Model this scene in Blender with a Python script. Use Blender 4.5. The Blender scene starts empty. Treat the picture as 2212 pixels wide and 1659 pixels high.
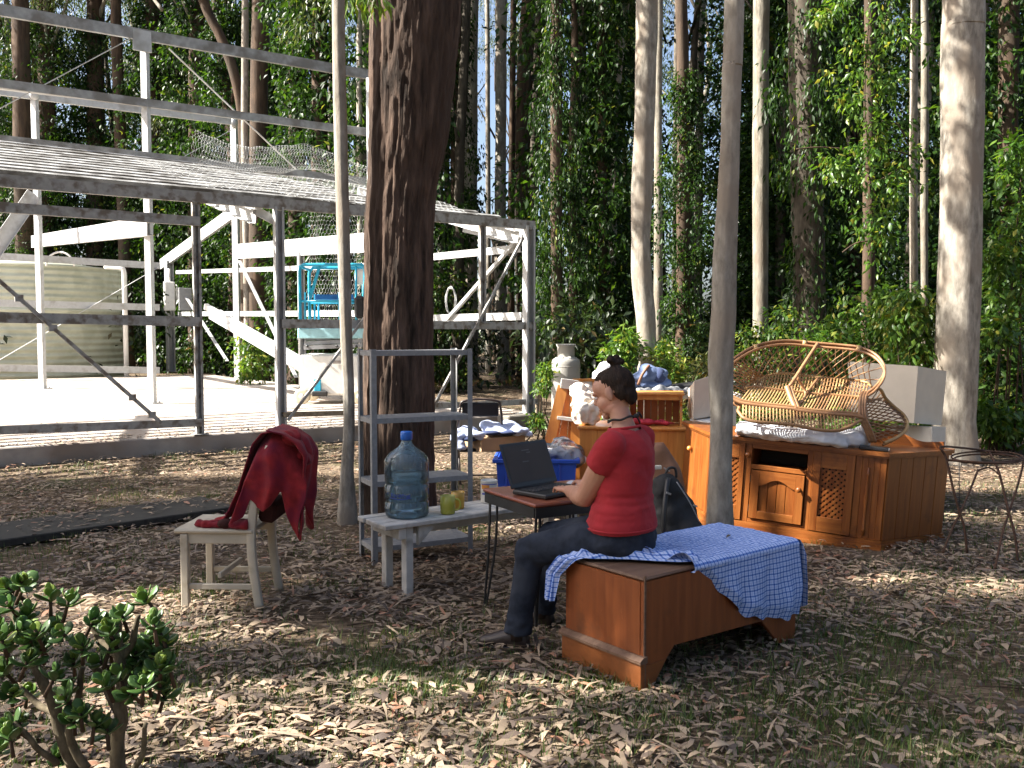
import bpy, math, random
import numpy as np
from mathutils import Vector, Matrix, noise

# ------------------------------------------------------------------ camera, sky, sun, exposure
SC = bpy.context.scene
COL = SC.collection
F = 1950.0            # focal length in pixels of a 2212 px wide picture
HOR = 722.0
CAMH = 1.55
TH = math.atan((829.5 - HOR) / F)
cam_d = bpy.data.cameras.new('camera')
cam = bpy.data.objects.new('camera', cam_d)
COL.objects.link(cam)
cam.location = (0, 0, CAMH)
cam.rotation_euler = (math.pi / 2 - TH, 0, 0)
cam_d.sensor_width = 36.0
cam_d.lens = 36.0 * F / 2212.0
cam_d.clip_start = 0.05
cam_d.clip_end = 1000
SC.camera = cam

SUN_EL = math.radians(41)
SUN_AZ = math.radians(186)          # direction towards the sun in the XY plane
SUNV = Vector((math.cos(SUN_AZ) * math.cos(SUN_EL), math.sin(SUN_AZ) * math.cos(SUN_EL), math.sin(SUN_EL)))
world = bpy.data.worlds.new('World')
SC.world = world
world.use_nodes = True
wn = world.node_tree
bg = wn.nodes['Background']
sky = wn.nodes.new('ShaderNodeTexSky')
sky.sky_type = 'NISHITA'
sky.sun_disc = False
sky.sun_elevation = SUN_EL
sky.sun_rotation = math.atan2(SUNV.x, SUNV.y) % (2 * math.pi)
sky.air_density = 0.8
sky.dust_density = 4.0
wn.links.new(sky.outputs[0], bg.inputs[0])
bg.inputs[1].default_value = 0.074
sun_d = bpy.data.lights.new('sun', 'SUN')
sun_d.energy = 5.0
sun_d.angle = math.radians(0.53)
sun_d.color = (1.0, 0.945, 0.86)
sun = bpy.data.objects.new('sun', sun_d)
COL.objects.link(sun)
sun.rotation_euler = SUNV.to_track_quat('Z', 'Y').to_euler()
sun.location = SUNV * 60
vs = SC.view_settings
vs.view_transform = 'Standard'
vs.look = 'None'
vs.gamma = 1.0
vs.exposure = 2.15
try:
    vs.use_curve_mapping = False
except Exception:
    pass
SC.cycles.max_bounces = 6
SC.cycles.diffuse_bounces = 3
SC.cycles.glossy_bounces = 3
SC.cycles.transmission_bounces = 6
SC.cycles.caustics_reflective = False
SC.cycles.caustics_refractive = False

# ------------------------------------------------------------------ helpers
R = random.Random(11)
NR = np.random.default_rng(11)
V3 = Vector

def K(px, py, Y):
    """world point seen at (px,py) of the 2212x1659 photograph, at world depth Y"""
    zc = -(py - 829.5) / F
    d = V3(((px - 1106) / F, math.cos(TH) + zc * math.sin(TH), -math.sin(TH) + zc * math.cos(TH)))
    return V3((0, 0, CAMH)) + d * (Y / d.y)

def G(px, py, z=0.0):
    """world point seen at (px,py), on the horizontal plane z"""
    zc = -(py - 829.5) / F
    d = V3(((px - 1106) / F, math.cos(TH) + zc * math.sin(TH), -math.sin(TH) + zc * math.cos(TH)))
    return V3((0, 0, CAMH)) + d * ((z - CAMH) / d.z)

def PL(px, py, o, n):
    """world point seen at (px,py), on the plane through o with normal n"""
    zc = -(py - 829.5) / F
    d = V3(((px - 1106) / F, math.cos(TH) + zc * math.sin(TH), -math.sin(TH) + zc * math.cos(TH)))
    c = V3((0, 0, CAMH))
    return c + d * ((o - c).dot(n) / d.dot(n))

MW = {}

def tag(o, label=None, cat=None, group=None, kind=None):
    if label: o['label'] = label
    if cat: o['category'] = cat
    if group: o['group'] = group
    if kind: o['kind'] = kind
    return o

def thing(name, label, cat, loc=(0, 0, 0), rotz=0.0, group=None, rot=None):
    o = bpy.data.objects.new(name, None)
    COL.objects.link(o)
    o.empty_display_size = 0.2
    o.location = loc
    e = rot if rot is not None else (0, 0, rotz)
    o.rotation_euler = e
    from mathutils import Euler
    MW[o.name] = Matrix.Translation(V3(loc)) @ Euler(e).to_matrix().to_4x4()
    return tag(o, label, cat, group)

def mesh_np(name, V, Fa, smooth=False, tint=None):
    me = bpy.data.meshes.new(name)
    V = np.asarray(V, dtype=np.float32)
    Fa = np.asarray(Fa, dtype=np.int32)
    k = Fa.shape[1]
    me.vertices.add(len(V)); me.vertices.foreach_set('co', V.ravel())
    me.loops.add(Fa.size); me.loops.foreach_set('vertex_index', Fa.ravel())
    me.polygons.add(len(Fa)); me.polygons.foreach_set('loop_start', np.arange(0, Fa.size, k, dtype=np.int32))
    if smooth:
        me.polygons.foreach_set('use_smooth', np.ones(len(Fa), dtype=bool))
    me.update(calc_edges=True)
    if tint is not None:
        a = me.attributes.new('tint', 'FLOAT', 'POINT')
        a.data.foreach_set('value', np.asarray(tint, dtype=np.float32))
    return me

def link_mesh(name, me, mat, parent=None, loc=None):
    if mat is not None and not me.materials:
        me.materials.append(mat)
    o = bpy.data.objects.new(name, me)
    COL.objects.link(o)
    if parent is not None:
        o.parent = parent
        MW[o.name] = MW.get(parent.name, Matrix())
    if loc is not None:
        o.location = loc
        if parent is None:
            MW[o.name] = Matrix.Translation(V3(loc))
    return o

def frame(p, q, up=(0, 0, 1)):
    z = (V3(q) - V3(p)).normalized()
    u = V3(up)
    if abs(z.dot(u.normalized())) > 0.98:
        u = V3((0, 1, 0)) if abs(z.y) < 0.9 else V3((1, 0, 0))
    x = u.cross(z).normalized()
    y = z.cross(x).normalized()
    return x, y, z

class MB:
    def __init__(self, world=False):
        self.v = []; self.f = []; self.s = []; self.world = world; self.uv = None
    def add(self, vs_, fs, smooth=False):
        b = len(self.v)
        self.v.extend([tuple(v) for v in vs_])
        for f in fs:
            self.f.append(tuple(i + b for i in f)); self.s.append(smooth)
        return self
    def box(self, c, size, M=None, b=0.0):
        hx, hy, hz = [s / 2 for s in size]
        M = M or Matrix.Identity(3)
        c = V3(c)
        if b <= 0:
            vs_ = [c + M @ V3((sx * hx, sy * hy, sz * hz)) for sx in (-1, 1) for sy in (-1, 1) for sz in (-1, 1)]
            fs = [(0, 1, 3, 2), (4, 6, 7, 5), (0, 4, 5, 1), (2, 3, 7, 6), (0, 2, 6, 4), (1, 5, 7, 3)]
            return self.add(vs_, fs)
        b = min(b, hx * .9, hy * .9, hz * .9)
        vs_ = []; idx = {}
        for sx in (-1, 1):
            for sy in (-1, 1):
                for sz in (-1, 1):
                    for ax in range(3):
                        p = [sx * (hx - b), sy * (hy - b), sz * (hz - b)]
                        p[ax] = (sx * hx, sy * hy, sz * hz)[ax]
                        idx[(sx, sy, sz, ax)] = len(vs_)
                        vs_.append(c + M @ V3(p))
        fs = []
        S = (-1, 1)
        for ax in range(3):
            o1, o2 = [a for a in range(3) if a != ax]
            for s in S:
                q = []
                for (a_, b_) in ((-1, -1), (1, -1), (1, 1), (-1, 1)):
                    k = [0, 0, 0]; k[ax] = s; k[o1] = a_; k[o2] = b_
                    q.append(idx[(k[0], k[1], k[2], ax)])
                flip = (s > 0) != (ax != 1)
                fs.append(tuple(q[::-1]) if flip else tuple(q))
            for a_ in S:
                for b_ in S:
                    k0 = [0, 0, 0]; k1 = [0, 0, 0]
                    k0[o1] = a_; k0[o2] = b_; k1[o1] = a_; k1[o2] = b_
                    k0[ax] = -1; k1[ax] = 1
                    fs.append((idx[(*k0, o1)], idx[(*k1, o1)], idx[(*k1, o2)], idx[(*k0, o2)]))
        for sx in S:
            for sy in S:
                for sz in S:
                    fs.append(tuple(idx[(sx, sy, sz, a)] for a in range(3)))
        return self.add(vs_, fs)
    def beam(self, p, q, w, h, up=(0, 0, 1), b=0.0):
        x, y, z = frame(p, q, up)
        p = V3(p); q = V3(q)
        M = Matrix((x, y, z)).transposed()
        return self.box((p + q) / 2, (w, h, (q - p).length), M, b)
    def channel(self, p, q, w, h, t=0.006, up=(0, 0, 1), lip=0.0, side=1):
        """a C section: web (height h along up) and two flanges of depth w"""
        x, y, z = frame(p, q, up)
        p = V3(p); q = V3(q)
        self.beam(p, q, t, h, up)
        for s in (-1, 1):
            o = y * (s * (h / 2 - t / 2)) + x * (side * (w / 2 + t / 2))
            self.beam(p + o, q + o, w, t, up)
            if lip > 0:
                o2 = y * (s * (h / 2 - t - lip / 2)) + x * (side * (w))
                self.beam(p + o2, q + o2, t, lip, up)
        return self
    def tube(self, pts, r, seg=8, caps=True, closed=False, smooth=True):
        pts = [V3(p) for p in pts]
        n = len(pts)
        rs = [r] * n if not hasattr(r, '__len__') else list(r)
        t0 = (pts[1] - pts[0]).normalized()
        ref = V3((0, 0, 1)) if abs(t0.z) < 0.9 else V3((1, 0, 0))
        x = ref.cross(t0).normalized()
        vs_ = []
        for i in range(n):
            if closed:
                t = (pts[(i + 1) % n] - pts[i - 1]).normalized()
            else:
                t = (pts[min(i + 1, n - 1)] - pts[max(i - 1, 0)]).normalized()
            x = (x - t * x.dot(t))
            if x.length < 1e-6:
                x = t.orthogonal()
            x.normalize()
            y = t.cross(x)
            for k in range(seg):
                a = 2 * math.pi * k / seg
                vs_.append(pts[i] + (x * math.cos(a) + y * math.sin(a)) * rs[i])
        fs = []
        m = n if closed else n - 1
        for i in range(m):
            for k in range(seg):
                a = i * seg + k; b_ = i * seg + (k + 1) % seg
                c = ((i + 1) % n) * seg + (k + 1) % seg; d = ((i + 1) % n) * seg + k
                fs.append((a, b_, c, d))
        if caps and not closed:
            fs.append(tuple(range(seg))[::-1]); fs.append(tuple((n - 1) * seg + k for k in range(seg)))
        return self.add(vs_, fs, smooth)
    def lathe(self, prof, seg=24, M=None, smooth=True):
        M = M or Matrix.Identity(4)
        vs_ = []; n = len(prof)
        for (r, z) in prof:
            for k in range(seg):
                a = 2 * math.pi * k / seg
                vs_.append(M @ V3((r * math.cos(a), r * math.sin(a), z)))
        fs = []
        for i in range(n - 1):
            for k in range(seg):
                fs.append((i * seg + k, i * seg + (k + 1) % seg, (i + 1) * seg + (k + 1) % seg, (i + 1) * seg + k))
        if prof[0][0] > 1e-5: fs.append(tuple(range(seg))[::-1])
        if prof[-1][0] > 1e-5: fs.append(tuple((n - 1) * seg + k for k in range(seg)))
        return self.add(vs_, fs, smooth)
    def ell(self, c, r, seg=16, M=None, smooth=True):
        M = M or Matrix.Identity(3)
        c = V3(c); rings = max(6, seg // 2 + 2)
        vs_ = []; fs = []
        for i in range(rings + 1):
            th = math.pi * i / rings
            for k in range(seg):
                a = 2 * math.pi * k / seg
                vs_.append(c + M @ V3((r[0] * math.sin(th) * math.cos(a), r[1] * math.sin(th) * math.sin(a), -r[2] * math.cos(th))))
        for i in range(rings):
            for k in range(seg):
                fs.append((i * seg + k, i * seg + (k + 1) % seg, (i + 1) * seg + (k + 1) % seg, (i + 1) * seg + k))
        return self.add(vs_, fs, smooth)
    def loft(self, secs, seg=24, smooth=True, pw=2.0):
        """secs: (centre, xdir, ydir, rx, ry)"""
        vs_ = []; n = len(secs)
        for (c, xd, yd, rx, ry) in secs:
            c = V3(c); xd = V3(xd); yd = V3(yd)
            for k in range(seg):
                a = 2 * math.pi * k / seg
                ca, sa = math.cos(a), math.sin(a)
                e = 2.0 / pw
                vs_.append(c + xd * (rx * math.copysign(abs(ca) ** e, ca)) + yd * (ry * math.copysign(abs(sa) ** e, sa)))
        fs = []
        for i in range(n - 1):
            for k in range(seg):
                fs.append((i * seg + k, i * seg + (k + 1) % seg, (i + 1) * seg + (k + 1) % seg, (i + 1) * seg + k))
        fs.append(tuple(range(seg))[::-1]); fs.append(tuple((n - 1) * seg + k for k in range(seg)))
        return self.add(vs_, fs, smooth)
    def grid(self, P, smooth=True, closed_u=False):
        nu = len(P); nv = len(P[0])
        vs_ = [p for row in P for p in row]
        fs = []
        for i in range(nu if closed_u else nu - 1):
            for j in range(nv - 1):
                i2 = (i + 1) % nu
                fs.append((i * nv + j, i2 * nv + j, i2 * nv + j + 1, i * nv + j + 1))
        return self.add(vs_, fs, smooth)
    def prism(self, poly, d, M=None):
        """poly: list of 2D points in local xz, extruded along +y by d; M maps to place (4x4)"""
        M = M or Matrix.Identity(4)
        n = len(poly)
        vs_ = [M @ V3((p[0], 0, p[1])) for p in poly] + [M @ V3((p[0], d, p[1])) for p in poly]
        fs = [tuple(range(n)), tuple(range(2 * n - 1, n - 1, -1))]
        for i in range(n):
            j = (i + 1) % n
            fs.append((j, i, i + n, j + n))
        return self.add(vs_, fs)
    def shift(self, fn):
        self.v = [tuple(fn(V3(v))) for v in self.v]
        return self
    def mesh(self, name, inv=None, origin=None):
        vs_ = self.v
        if inv is not None:
            vs_ = [tuple(inv @ V3(v)) for v in vs_]
        if origin is not None:
            vs_ = [(v[0] - origin[0], v[1] - origin[1], v[2] - origin[2]) for v in vs_]
        me = bpy.data.meshes.new(name)
        me.from_pydata(vs_, [], self.f)
        me.polygons.foreach_set('use_smooth', np.array(self.s, dtype=bool))
        me.update()
        return me
    def build(self, name, mat, parent=None, label=None, cat=None, group=None, kind=None):
        if parent is not None:
            inv = MW[parent.name].inverted() if self.world else None
            o = link_mesh(name, self.mesh(name, inv), mat, parent)
        else:
            a = np.array(self.v)
            org = ((a[:, 0].min() + a[:, 0].max()) / 2, (a[:, 1].min() + a[:, 1].max()) / 2, a[:, 2].min())
            o = link_mesh(name, self.mesh(name, None, org), mat, None, org)
        return tag(o, label, cat, group, kind)

def fix_normals(o):
    import bmesh
    bm = bmesh.new(); bm.from_mesh(o.data)
    bmesh.ops.recalc_face_normals(bm, faces=bm.faces)
    bm.to_mesh(o.data); bm.free()

def remeshed(mb, voxel, smooth=4, inv=None, disp=None):
    me = mb.mesh('tmp', inv)
    o = bpy.data.objects.new('tmp', me); COL.objects.link(o)
    m = o.modifiers.new('r', 'REMESH'); m.mode = 'VOXEL'; m.voxel_size = voxel
    if smooth:
        s = o.modifiers.new('s', 'SMOOTH'); s.factor = 0.5; s.iterations = smooth
    dg = bpy.context.evaluated_depsgraph_get()
    out = bpy.data.meshes.new_from_object(o.evaluated_get(dg))
    bpy.data.objects.remove(o); bpy.data.meshes.remove(me)
    if disp is not None:
        n = len(out.vertices)
        co = np.empty(n * 3, dtype=np.float32); out.vertices.foreach_get('co', co)
        no = np.empty(n * 3, dtype=np.float32); out.vertex_normals.foreach_get('vector', no)
        co = co.reshape(-1, 3); no = no.reshape(-1, 3)
        co += no * disp(co)[:, None]
        out.vertices.foreach_set('co', co.ravel()); out.update()
    out.polygons.foreach_set('use_smooth', np.ones(len(out.polygons), dtype=bool))
    return out

def smooth_path(pts, n=6, closed=False):
    """Catmull-Rom through pts"""
    pts = [V3(p) for p in pts]; out = []; m = len(pts)
    for i in range(m if closed else m - 1):
        if closed:
            p0, p1, p2, p3 = pts[i - 1], pts[i], pts[(i + 1) % m], pts[(i + 2) % m]
        else:
            p0, p1, p2, p3 = pts[max(i - 1, 0)], pts[i], pts[i + 1], pts[min(i + 2, m - 1)]
        for k in range(n):
            t = k / n
            out.append(0.5 * ((2 * p1) + (p2 - p0) * t + (2 * p0 - 5 * p1 + 4 * p2 - p3) * t * t + (3 * p1 - p0 - 3 * p2 + p3) * t ** 3))
    if not closed: out.append(pts[-1])
    return out

# ------------------------------------------------------------------ materials
def nm(name):
    m = bpy.data.materials.new(name); m.use_nodes = True
    nt = m.node_tree
    return m, nt, nt.nodes['Principled BSDF'], nt.nodes.new, nt.links.new

def mat(name, col, rough=0.6, var=0.2, scale=8.0, col2=None, mixs=3.0, mixt=(0.45, 0.62), bump=0.2, bscale=60.0, bdist=0.004,
        metal=0.0, stretch=(1, 1, 1), spec=0.5, coat=0.0, sheen=0.0):
    m, nt, p, N, L = nm(name)
    tc = N('ShaderNodeTexCoord'); mp = N('ShaderNodeMapping'); mp.inputs['Scale'].default_value = stretch
    L(tc.outputs['Object'], mp.inputs[0])
    n1 = N('ShaderNodeTexNoise'); n1.inputs['Scale'].default_value = scale; n1.inputs['Detail'].default_value = 5
    L(mp.outputs[0], n1.inputs['Vector'])
    r1 = N('ShaderNodeValToRGB')
    lo = [max(0, c * (1 - var)) for c in col]; hi = [min(1, c * (1 + var)) for c in col]
    r1.color_ramp.elements[0].color = (*lo, 1); r1.color_ramp.elements[0].position = 0.3
    r1.color_ramp.elements[1].color = (*hi, 1); r1.color_ramp.elements[1].position = 0.7
    L(n1.outputs[0], r1.inputs[0])
    out = r1.outputs[0]
    if col2 is not None:
        n2 = N('ShaderNodeTexNoise'); n2.inputs['Scale'].default_value = mixs; n2.inputs['Detail'].default_value = 6
        L(mp.outputs[0], n2.inputs['Vector'])
        r2 = N('ShaderNodeMapRange'); r2.inputs[1].default_value = mixt[0]; r2.inputs[2].default_value = mixt[1]
        L(n2.outputs[0], r2.inputs[0])
        mx = N('ShaderNodeMix'); mx.data_type = 'RGBA'
        L(r2.outputs[0], mx.inputs[0]); L(out, mx.inputs[6]); mx.inputs[7].default_value = (*col2, 1)
        out = mx.outputs[2]
    L(out, p.inputs['Base Color'])
    rr = N('ShaderNodeMapRange'); rr.inputs[3].default_value = max(0.03, rough - 0.1); rr.inputs[4].default_value = min(1, rough + 0.1)
    L(n1.outputs[0], rr.inputs[0]); L(rr.outputs[0], p.inputs['Roughness'])
    p.inputs['Metallic'].default_value = metal
    p.inputs['Specular IOR Level'].default_value = spec
    if coat: p.inputs['Coat Weight'].default_value = coat; p.inputs['Coat Roughness'].default_value = 0.2
    if sheen: p.inputs['Sheen Weight'].default_value = sheen
    if bump:
        n3 = N('ShaderNodeTexNoise'); n3.inputs['Scale'].default_value = bscale; n3.inputs['Detail'].default_value = 6
        L(mp.outputs[0], n3.inputs['Vector'])
        b = N('ShaderNodeBump'); b.inputs['Strength'].default_value = bump; b.inputs['Distance'].default_value = bdist
        L(n3.outputs[0], b.inputs['Height']); L(b.outputs[0], p.inputs['Normal'])
    return m

def leaf_mat(name, stops, rough=0.42, trans=0.35, spec=0.5):
    """stops: [(pos, rgb)...] over the per-leaf attribute 'tint'"""
    m, nt, p, N, L = nm(name)
    at = N('ShaderNodeAttribute'); at.attribute_name = 'tint'
    r = N('ShaderNodeValToRGB')
    cr = r.color_ramp
    cr.elements[0].position = stops[0][0]; cr.elements[0].color = (*stops[0][1], 1)
    cr.elements[1].position = stops[-1][0]; cr.elements[1].color = (*stops[-1][1], 1)
    for s in stops[1:-1]:
        e = cr.elements.new(s[0]); e.color = (*s[1], 1)
    L(at.outputs['Fac'], r.inputs[0])
    L(r.outputs[0], p.inputs['Base Color'])
    p.inputs['Roughness'].default_value = rough
    p.inputs['Specular IOR Level'].default_value = spec
    if trans > 0:
        t = N('ShaderNodeBsdfTranslucent'); mx = N('ShaderNodeMixShader')
        hs = N('ShaderNodeHueSaturation'); hs.inputs['Hue'].default_value = 0.485; hs.inputs['Value'].default_value = 1.6; hs.inputs['Saturation'].default_value = 1.1
        L(r.outputs[0], hs.inputs['Color']); L(hs.outputs[0], t.inputs[0])
        mx.inputs[0].default_value = trans
        L(p.outputs[0], mx.inputs[1]); L(t.outputs[0], mx.inputs[2])
        L(mx.outputs[0], nt.nodes['Material Output'].inputs[0])
    return m

def bark_mat(name, c1, c2, c3, vs=(1, 1, .12), sc=9.0, bump=0.6, dist=0.02, rough=0.9, patch=1.6):
    m, nt, p, N, L = nm(name)
    tc = N('ShaderNodeTexCoord'); mp = N('ShaderNodeMapping'); mp.inputs['Scale'].default_value = vs
    L(tc.outputs['Object'], mp.inputs[0])
    n1 = N('ShaderNodeTexNoise'); n1.inputs['Scale'].default_value = sc; n1.inputs['Detail'].default_value = 8; n1.inputs['Roughness'].default_value = 0.65
    L(mp.outputs[0], n1.inputs['Vector'])
    r1 = N('ShaderNodeValToRGB'); r1.color_ramp.elements[0].position = 0.35; r1.color_ramp.elements[0].color = (*c1, 1)
    r1.color_ramp.elements[1].position = 0.66; r1.color_ramp.elements[1].color = (*c2, 1)
    L(n1.outputs[0], r1.inputs[0])
    n2 = N('ShaderNodeTexNoise'); n2.inputs['Scale'].default_value = patch; n2.inputs['Detail'].default_value = 5
    mp2 = N('ShaderNodeMapping'); mp2.inputs['Scale'].default_value = (1, 1, .45); L(tc.outputs['Object'], mp2.inputs[0]); L(mp2.outputs[0], n2.inputs['Vector'])
    r2 = N('ShaderNodeMapRange'); r2.inputs[1].default_value = 0.48; r2.inputs[2].default_value = 0.62
    L(n2.outputs[0], r2.inputs[0])
    mx = N('ShaderNodeMix'); mx.data_type = 'RGBA'
    L(r2.outputs[0], mx.inputs[0]); L(r1.outputs[0], mx.inputs[6]); mx.inputs[7].default_value = (*c3, 1)
    L(mx.outputs[2], p.inputs['Base Color'])
    p.inputs['Roughness'].default_value = rough
    p.inputs['Specular IOR Level'].default_value = 0.25
    b = N('ShaderNodeBump'); b.inputs['Strength'].default_value = bump; b.inputs['Distance'].default_value = dist
    L(n1.outputs[0], b.inputs['Height']); L(b.outputs[0], p.inputs['Normal'])
    return m

def wood_mat(name, c1, c2, axis=2, rough=0.4, scale=5.0, coat=0.0, bump=0.1, wear=None, knots=False):
    st = [1, 1, 1]
    for i in range(3): st[i] = 0.07 if i == axis else 1.0
    m, nt, p, N, L = nm(name)
    tc = N('ShaderNodeTexCoord'); mp = N('ShaderNodeMapping'); mp.inputs['Scale'].default_value = st
    L(tc.outputs['Object'], mp.inputs[0])
    n1 = N('ShaderNodeTexNoise'); n1.inputs['Scale'].default_value = scale * 6; n1.inputs['Detail'].default_value = 7; n1.inputs['Distortion'].default_value = 0.6
    L(mp.outputs[0], n1.inputs['Vector'])
    r1 = N('ShaderNodeValToRGB'); r1.color_ramp.elements[0].position = 0.32; r1.color_ramp.elements[0].color = (*c1, 1)
    r1.color_ramp.elements[1].position = 0.68; r1.color_ramp.elements[1].color = (*c2, 1)
    L(n1.outputs[0], r1.inputs[0])
    out = r1.outputs[0]
    if wear is not None:
        n2 = N('ShaderNodeTexNoise'); n2.inputs['Scale'].default_value = 4.0; n2.inputs['Detail'].default_value = 8; n2.inputs['Roughness'].default_value = 0.7
        L(tc.outputs['Object'], n2.inputs['Vector'])
        r2 = N('ShaderNodeMapRange'); r2.inputs[1].default_value = 0.55; r2.inputs[2].default_value = 0.7
        L(n2.outputs[0], r2.inputs[0])
        mx = N('ShaderNodeMix'); mx.data_type = 'RGBA'
        L(r2.outputs[0], mx.inputs[0]); L(out, mx.inputs[6]); mx.inputs[7].default_value = (*wear, 1)
        out = mx.outputs[2]
        # fine scratches and scuffs
        n4 = N('ShaderNodeTexNoise'); n4.inputs['Scale'].default_value = 34; n4.inputs['Detail'].default_value = 9; n4.inputs['Roughness'].default_value = .8; n4.inputs['Distortion'].default_value = 1.5
        mp4 = N('ShaderNodeMapping'); mp4.inputs['Scale'].default_value = (1, 1, .5); mp4.inputs['Rotation'].default_value = (.4, .3, .2); L(tc.outputs['Object'], mp4.inputs[0]); L(mp4.outputs[0], n4.inputs['Vector'])
        r4 = N('ShaderNodeMapRange'); r4.inputs[1].default_value = .60; r4.inputs[2].default_value = .70; r4.inputs[4].default_value = .55; L(n4.outputs[0], r4.inputs[0])
        m4 = N('ShaderNodeMix'); m4.data_type = 'RGBA'; L(r4.outputs[0], m4.inputs[0]); L(out, m4.inputs[6]); m4.inputs[7].default_value = (min(1, c2[0] * 1.5 + .02), c2[1] * 1.8 + .02, c2[2] * 2 + .02, 1)
        out = m4.outputs[2]
    L(out, p.inputs['Base Color'])
    rr = N('ShaderNodeMapRange'); rr.inputs[3].default_value = max(.05, rough - .1); rr.inputs[4].default_value = rough + .12
    L(n1.outputs[0], rr.inputs[0]); L(rr.outputs[0], p.inputs['Roughness'])
    if coat: p.inputs['Coat Weight'].default_value = coat; p.inputs['Coat Roughness'].default_value = 0.25
    b = N('ShaderNodeBump'); b.inputs['Strength'].default_value = bump; b.inputs['Distance'].default_value = 0.002
    L(n1.outputs[0], b.inputs['Height']); L(b.outputs[0], p.inputs['Normal'])
    return m

M = {}
# foliage
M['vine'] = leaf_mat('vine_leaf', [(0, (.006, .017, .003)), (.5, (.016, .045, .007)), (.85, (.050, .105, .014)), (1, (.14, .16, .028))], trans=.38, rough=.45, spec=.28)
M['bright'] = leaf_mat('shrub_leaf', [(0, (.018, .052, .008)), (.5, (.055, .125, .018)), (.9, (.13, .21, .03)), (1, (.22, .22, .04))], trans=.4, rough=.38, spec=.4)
M['crown'] = leaf_mat('eucalypt_leaf', [(0, (.025, .05, .012)), (.6, (.06, .095, .022)), (1, (.12, .12, .035))], trans=.3, rough=.45)
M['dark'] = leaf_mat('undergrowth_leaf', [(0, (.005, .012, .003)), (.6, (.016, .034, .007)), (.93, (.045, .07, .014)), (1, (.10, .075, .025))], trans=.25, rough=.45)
M['jade'] = leaf_mat('succulent_leaf', [(0, (.035, .075, .02)), (.5, (.07, .15, .03)), (.9, (.20, .28, .045)), (1, (.36, .26, .05))], trans=.2, rough=.42)
M['fern'] = leaf_mat('fern_frond', [(0, (.05, .09, .02)), (.5, (.12, .12, .03)), (1, (.20, .085, .03))], trans=.3, rough=.6)
M['litter'] = leaf_mat('dry_leaf', [(0, (.05, .036, .028)), (.25, (.15, .112, .088)), (.6, (.32, .243, .168)), (.85, (.43, .335, .23)), (1, (.30, .13, .075))], trans=.12, rough=.6)
M['grass'] = leaf_mat('grass_blade', [(0, (.03, .065, .012)), (.7, (.07, .12, .022)), (1, (.16, .16, .05))], trans=.3, rough=.5)
# bark
M['bark_red'] = bark_mat('stringy_red_bark', (.022, .015, .011), (.135, .088, .064), (.056, .037, .027), vs=(1, 1, .16), sc=13, bump=1.0, dist=.035)
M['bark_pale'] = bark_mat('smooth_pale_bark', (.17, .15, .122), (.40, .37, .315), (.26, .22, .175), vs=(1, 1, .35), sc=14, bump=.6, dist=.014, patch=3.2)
M['bark_grey'] = bark_mat('grey_bark', (.11, .10, .08), (.30, .275, .225), (.18, .15, .115), vs=(1, 1, .25), sc=14, bump=.8, dist=.016, patch=3.5)
M['bark_jade'] = bark_mat('succulent_stem', (.06, .048, .03), (.17, .14, .09), (.10, .085, .05), vs=(1, 1, .5), sc=30, bump=.6, dist=.006)
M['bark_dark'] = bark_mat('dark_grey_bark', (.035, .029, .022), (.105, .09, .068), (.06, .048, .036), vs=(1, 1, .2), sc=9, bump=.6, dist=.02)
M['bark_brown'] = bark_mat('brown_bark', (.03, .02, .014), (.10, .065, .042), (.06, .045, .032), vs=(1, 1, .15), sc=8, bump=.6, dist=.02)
# ground and concrete
M['concrete'] = mat('old_concrete', (.40, .36, .32), rough=.9, var=.18, scale=6, col2=(.27, .22, .18), mixs=1.5, bump=.4, bscale=90)
M['concrete_side'] = mat('stained_concrete', (.22, .20, .17), rough=.95, var=.3, scale=4, col2=(.11, .10, .08), mixs=2.5, bump=.5, bscale=40)
# metal
M['galv'] = mat('galvanised_steel', (.50, .51, .51), rough=.45, var=.08, scale=12, col2=(.36, .35, .33), mixs=4, mixt=(.52, .7), bump=.1, metal=.1)
M['galv_dirty'] = mat('weathered_galvanised_steel', (.38, .38, .365), rough=.75, var=.2, scale=14, col2=(.19, .16, .13), mixs=9, mixt=(.48, .64), bump=.25, metal=.1)
M['galv_roof'] = mat('dark_roof_steel', (.27, .275, .275), rough=.8, var=.25, scale=7, col2=(.07, .066, .06), mixs=3, bump=.15)
M['galv_grey'] = mat('dull_galvanised_steel', (.34, .345, .34), rough=.6, var=.2, scale=9, col2=(.20, .19, .175), mixs=3, bump=.15, metal=.15)
M['shelf'] = mat('grey_enamel_steel', (.25, .255, .26), rough=.6, var=.15, scale=30, col2=(.34, .33, .30), mixs=25, mixt=(.6, .7), bump=.15, metal=.2)
M['white_paint'] = mat('white_paint', (.78, .78, .74), rough=.5, var=.06, scale=12, bump=.06)
M['cream_paint'] = mat('cream_paint', (.47, .42, .33), rough=.5, var=.08, scale=12, col2=(.34, .29, .21), mixs=9, mixt=(.62, .74), bump=.1)
M['bench_paint'] = mat('worn_white_paint', (.52, .50, .46), rough=.7, var=.12, scale=15, col2=(.33, .30, .26), mixs=8, mixt=(.52, .68), bump=.25, stretch=(1, 1, 1))
M['black_metal'] = mat('black_metal', (.022, .022, .022), rough=.45, var=.2, bump=.05)
M['rust'] = mat('rusty_wire', (.065, .032, .018), rough=.85, var=.4, scale=40, bump=.4, bscale=150)
M['blue_paint'] = mat('sky_blue_paint', (.02, .36, .55), rough=.45, var=.1, bump=.05)
M['tank'] = mat('pale_green_steel', (.52, .54, .43), rough=.5, var=.08, scale=3, col2=(.42, .44, .34), mixs=2, bump=.05)
M['wire'] = mat('galvanised_wire', (.52, .53, .52), rough=.5, var=.2, bump=0, metal=.3)
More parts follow.
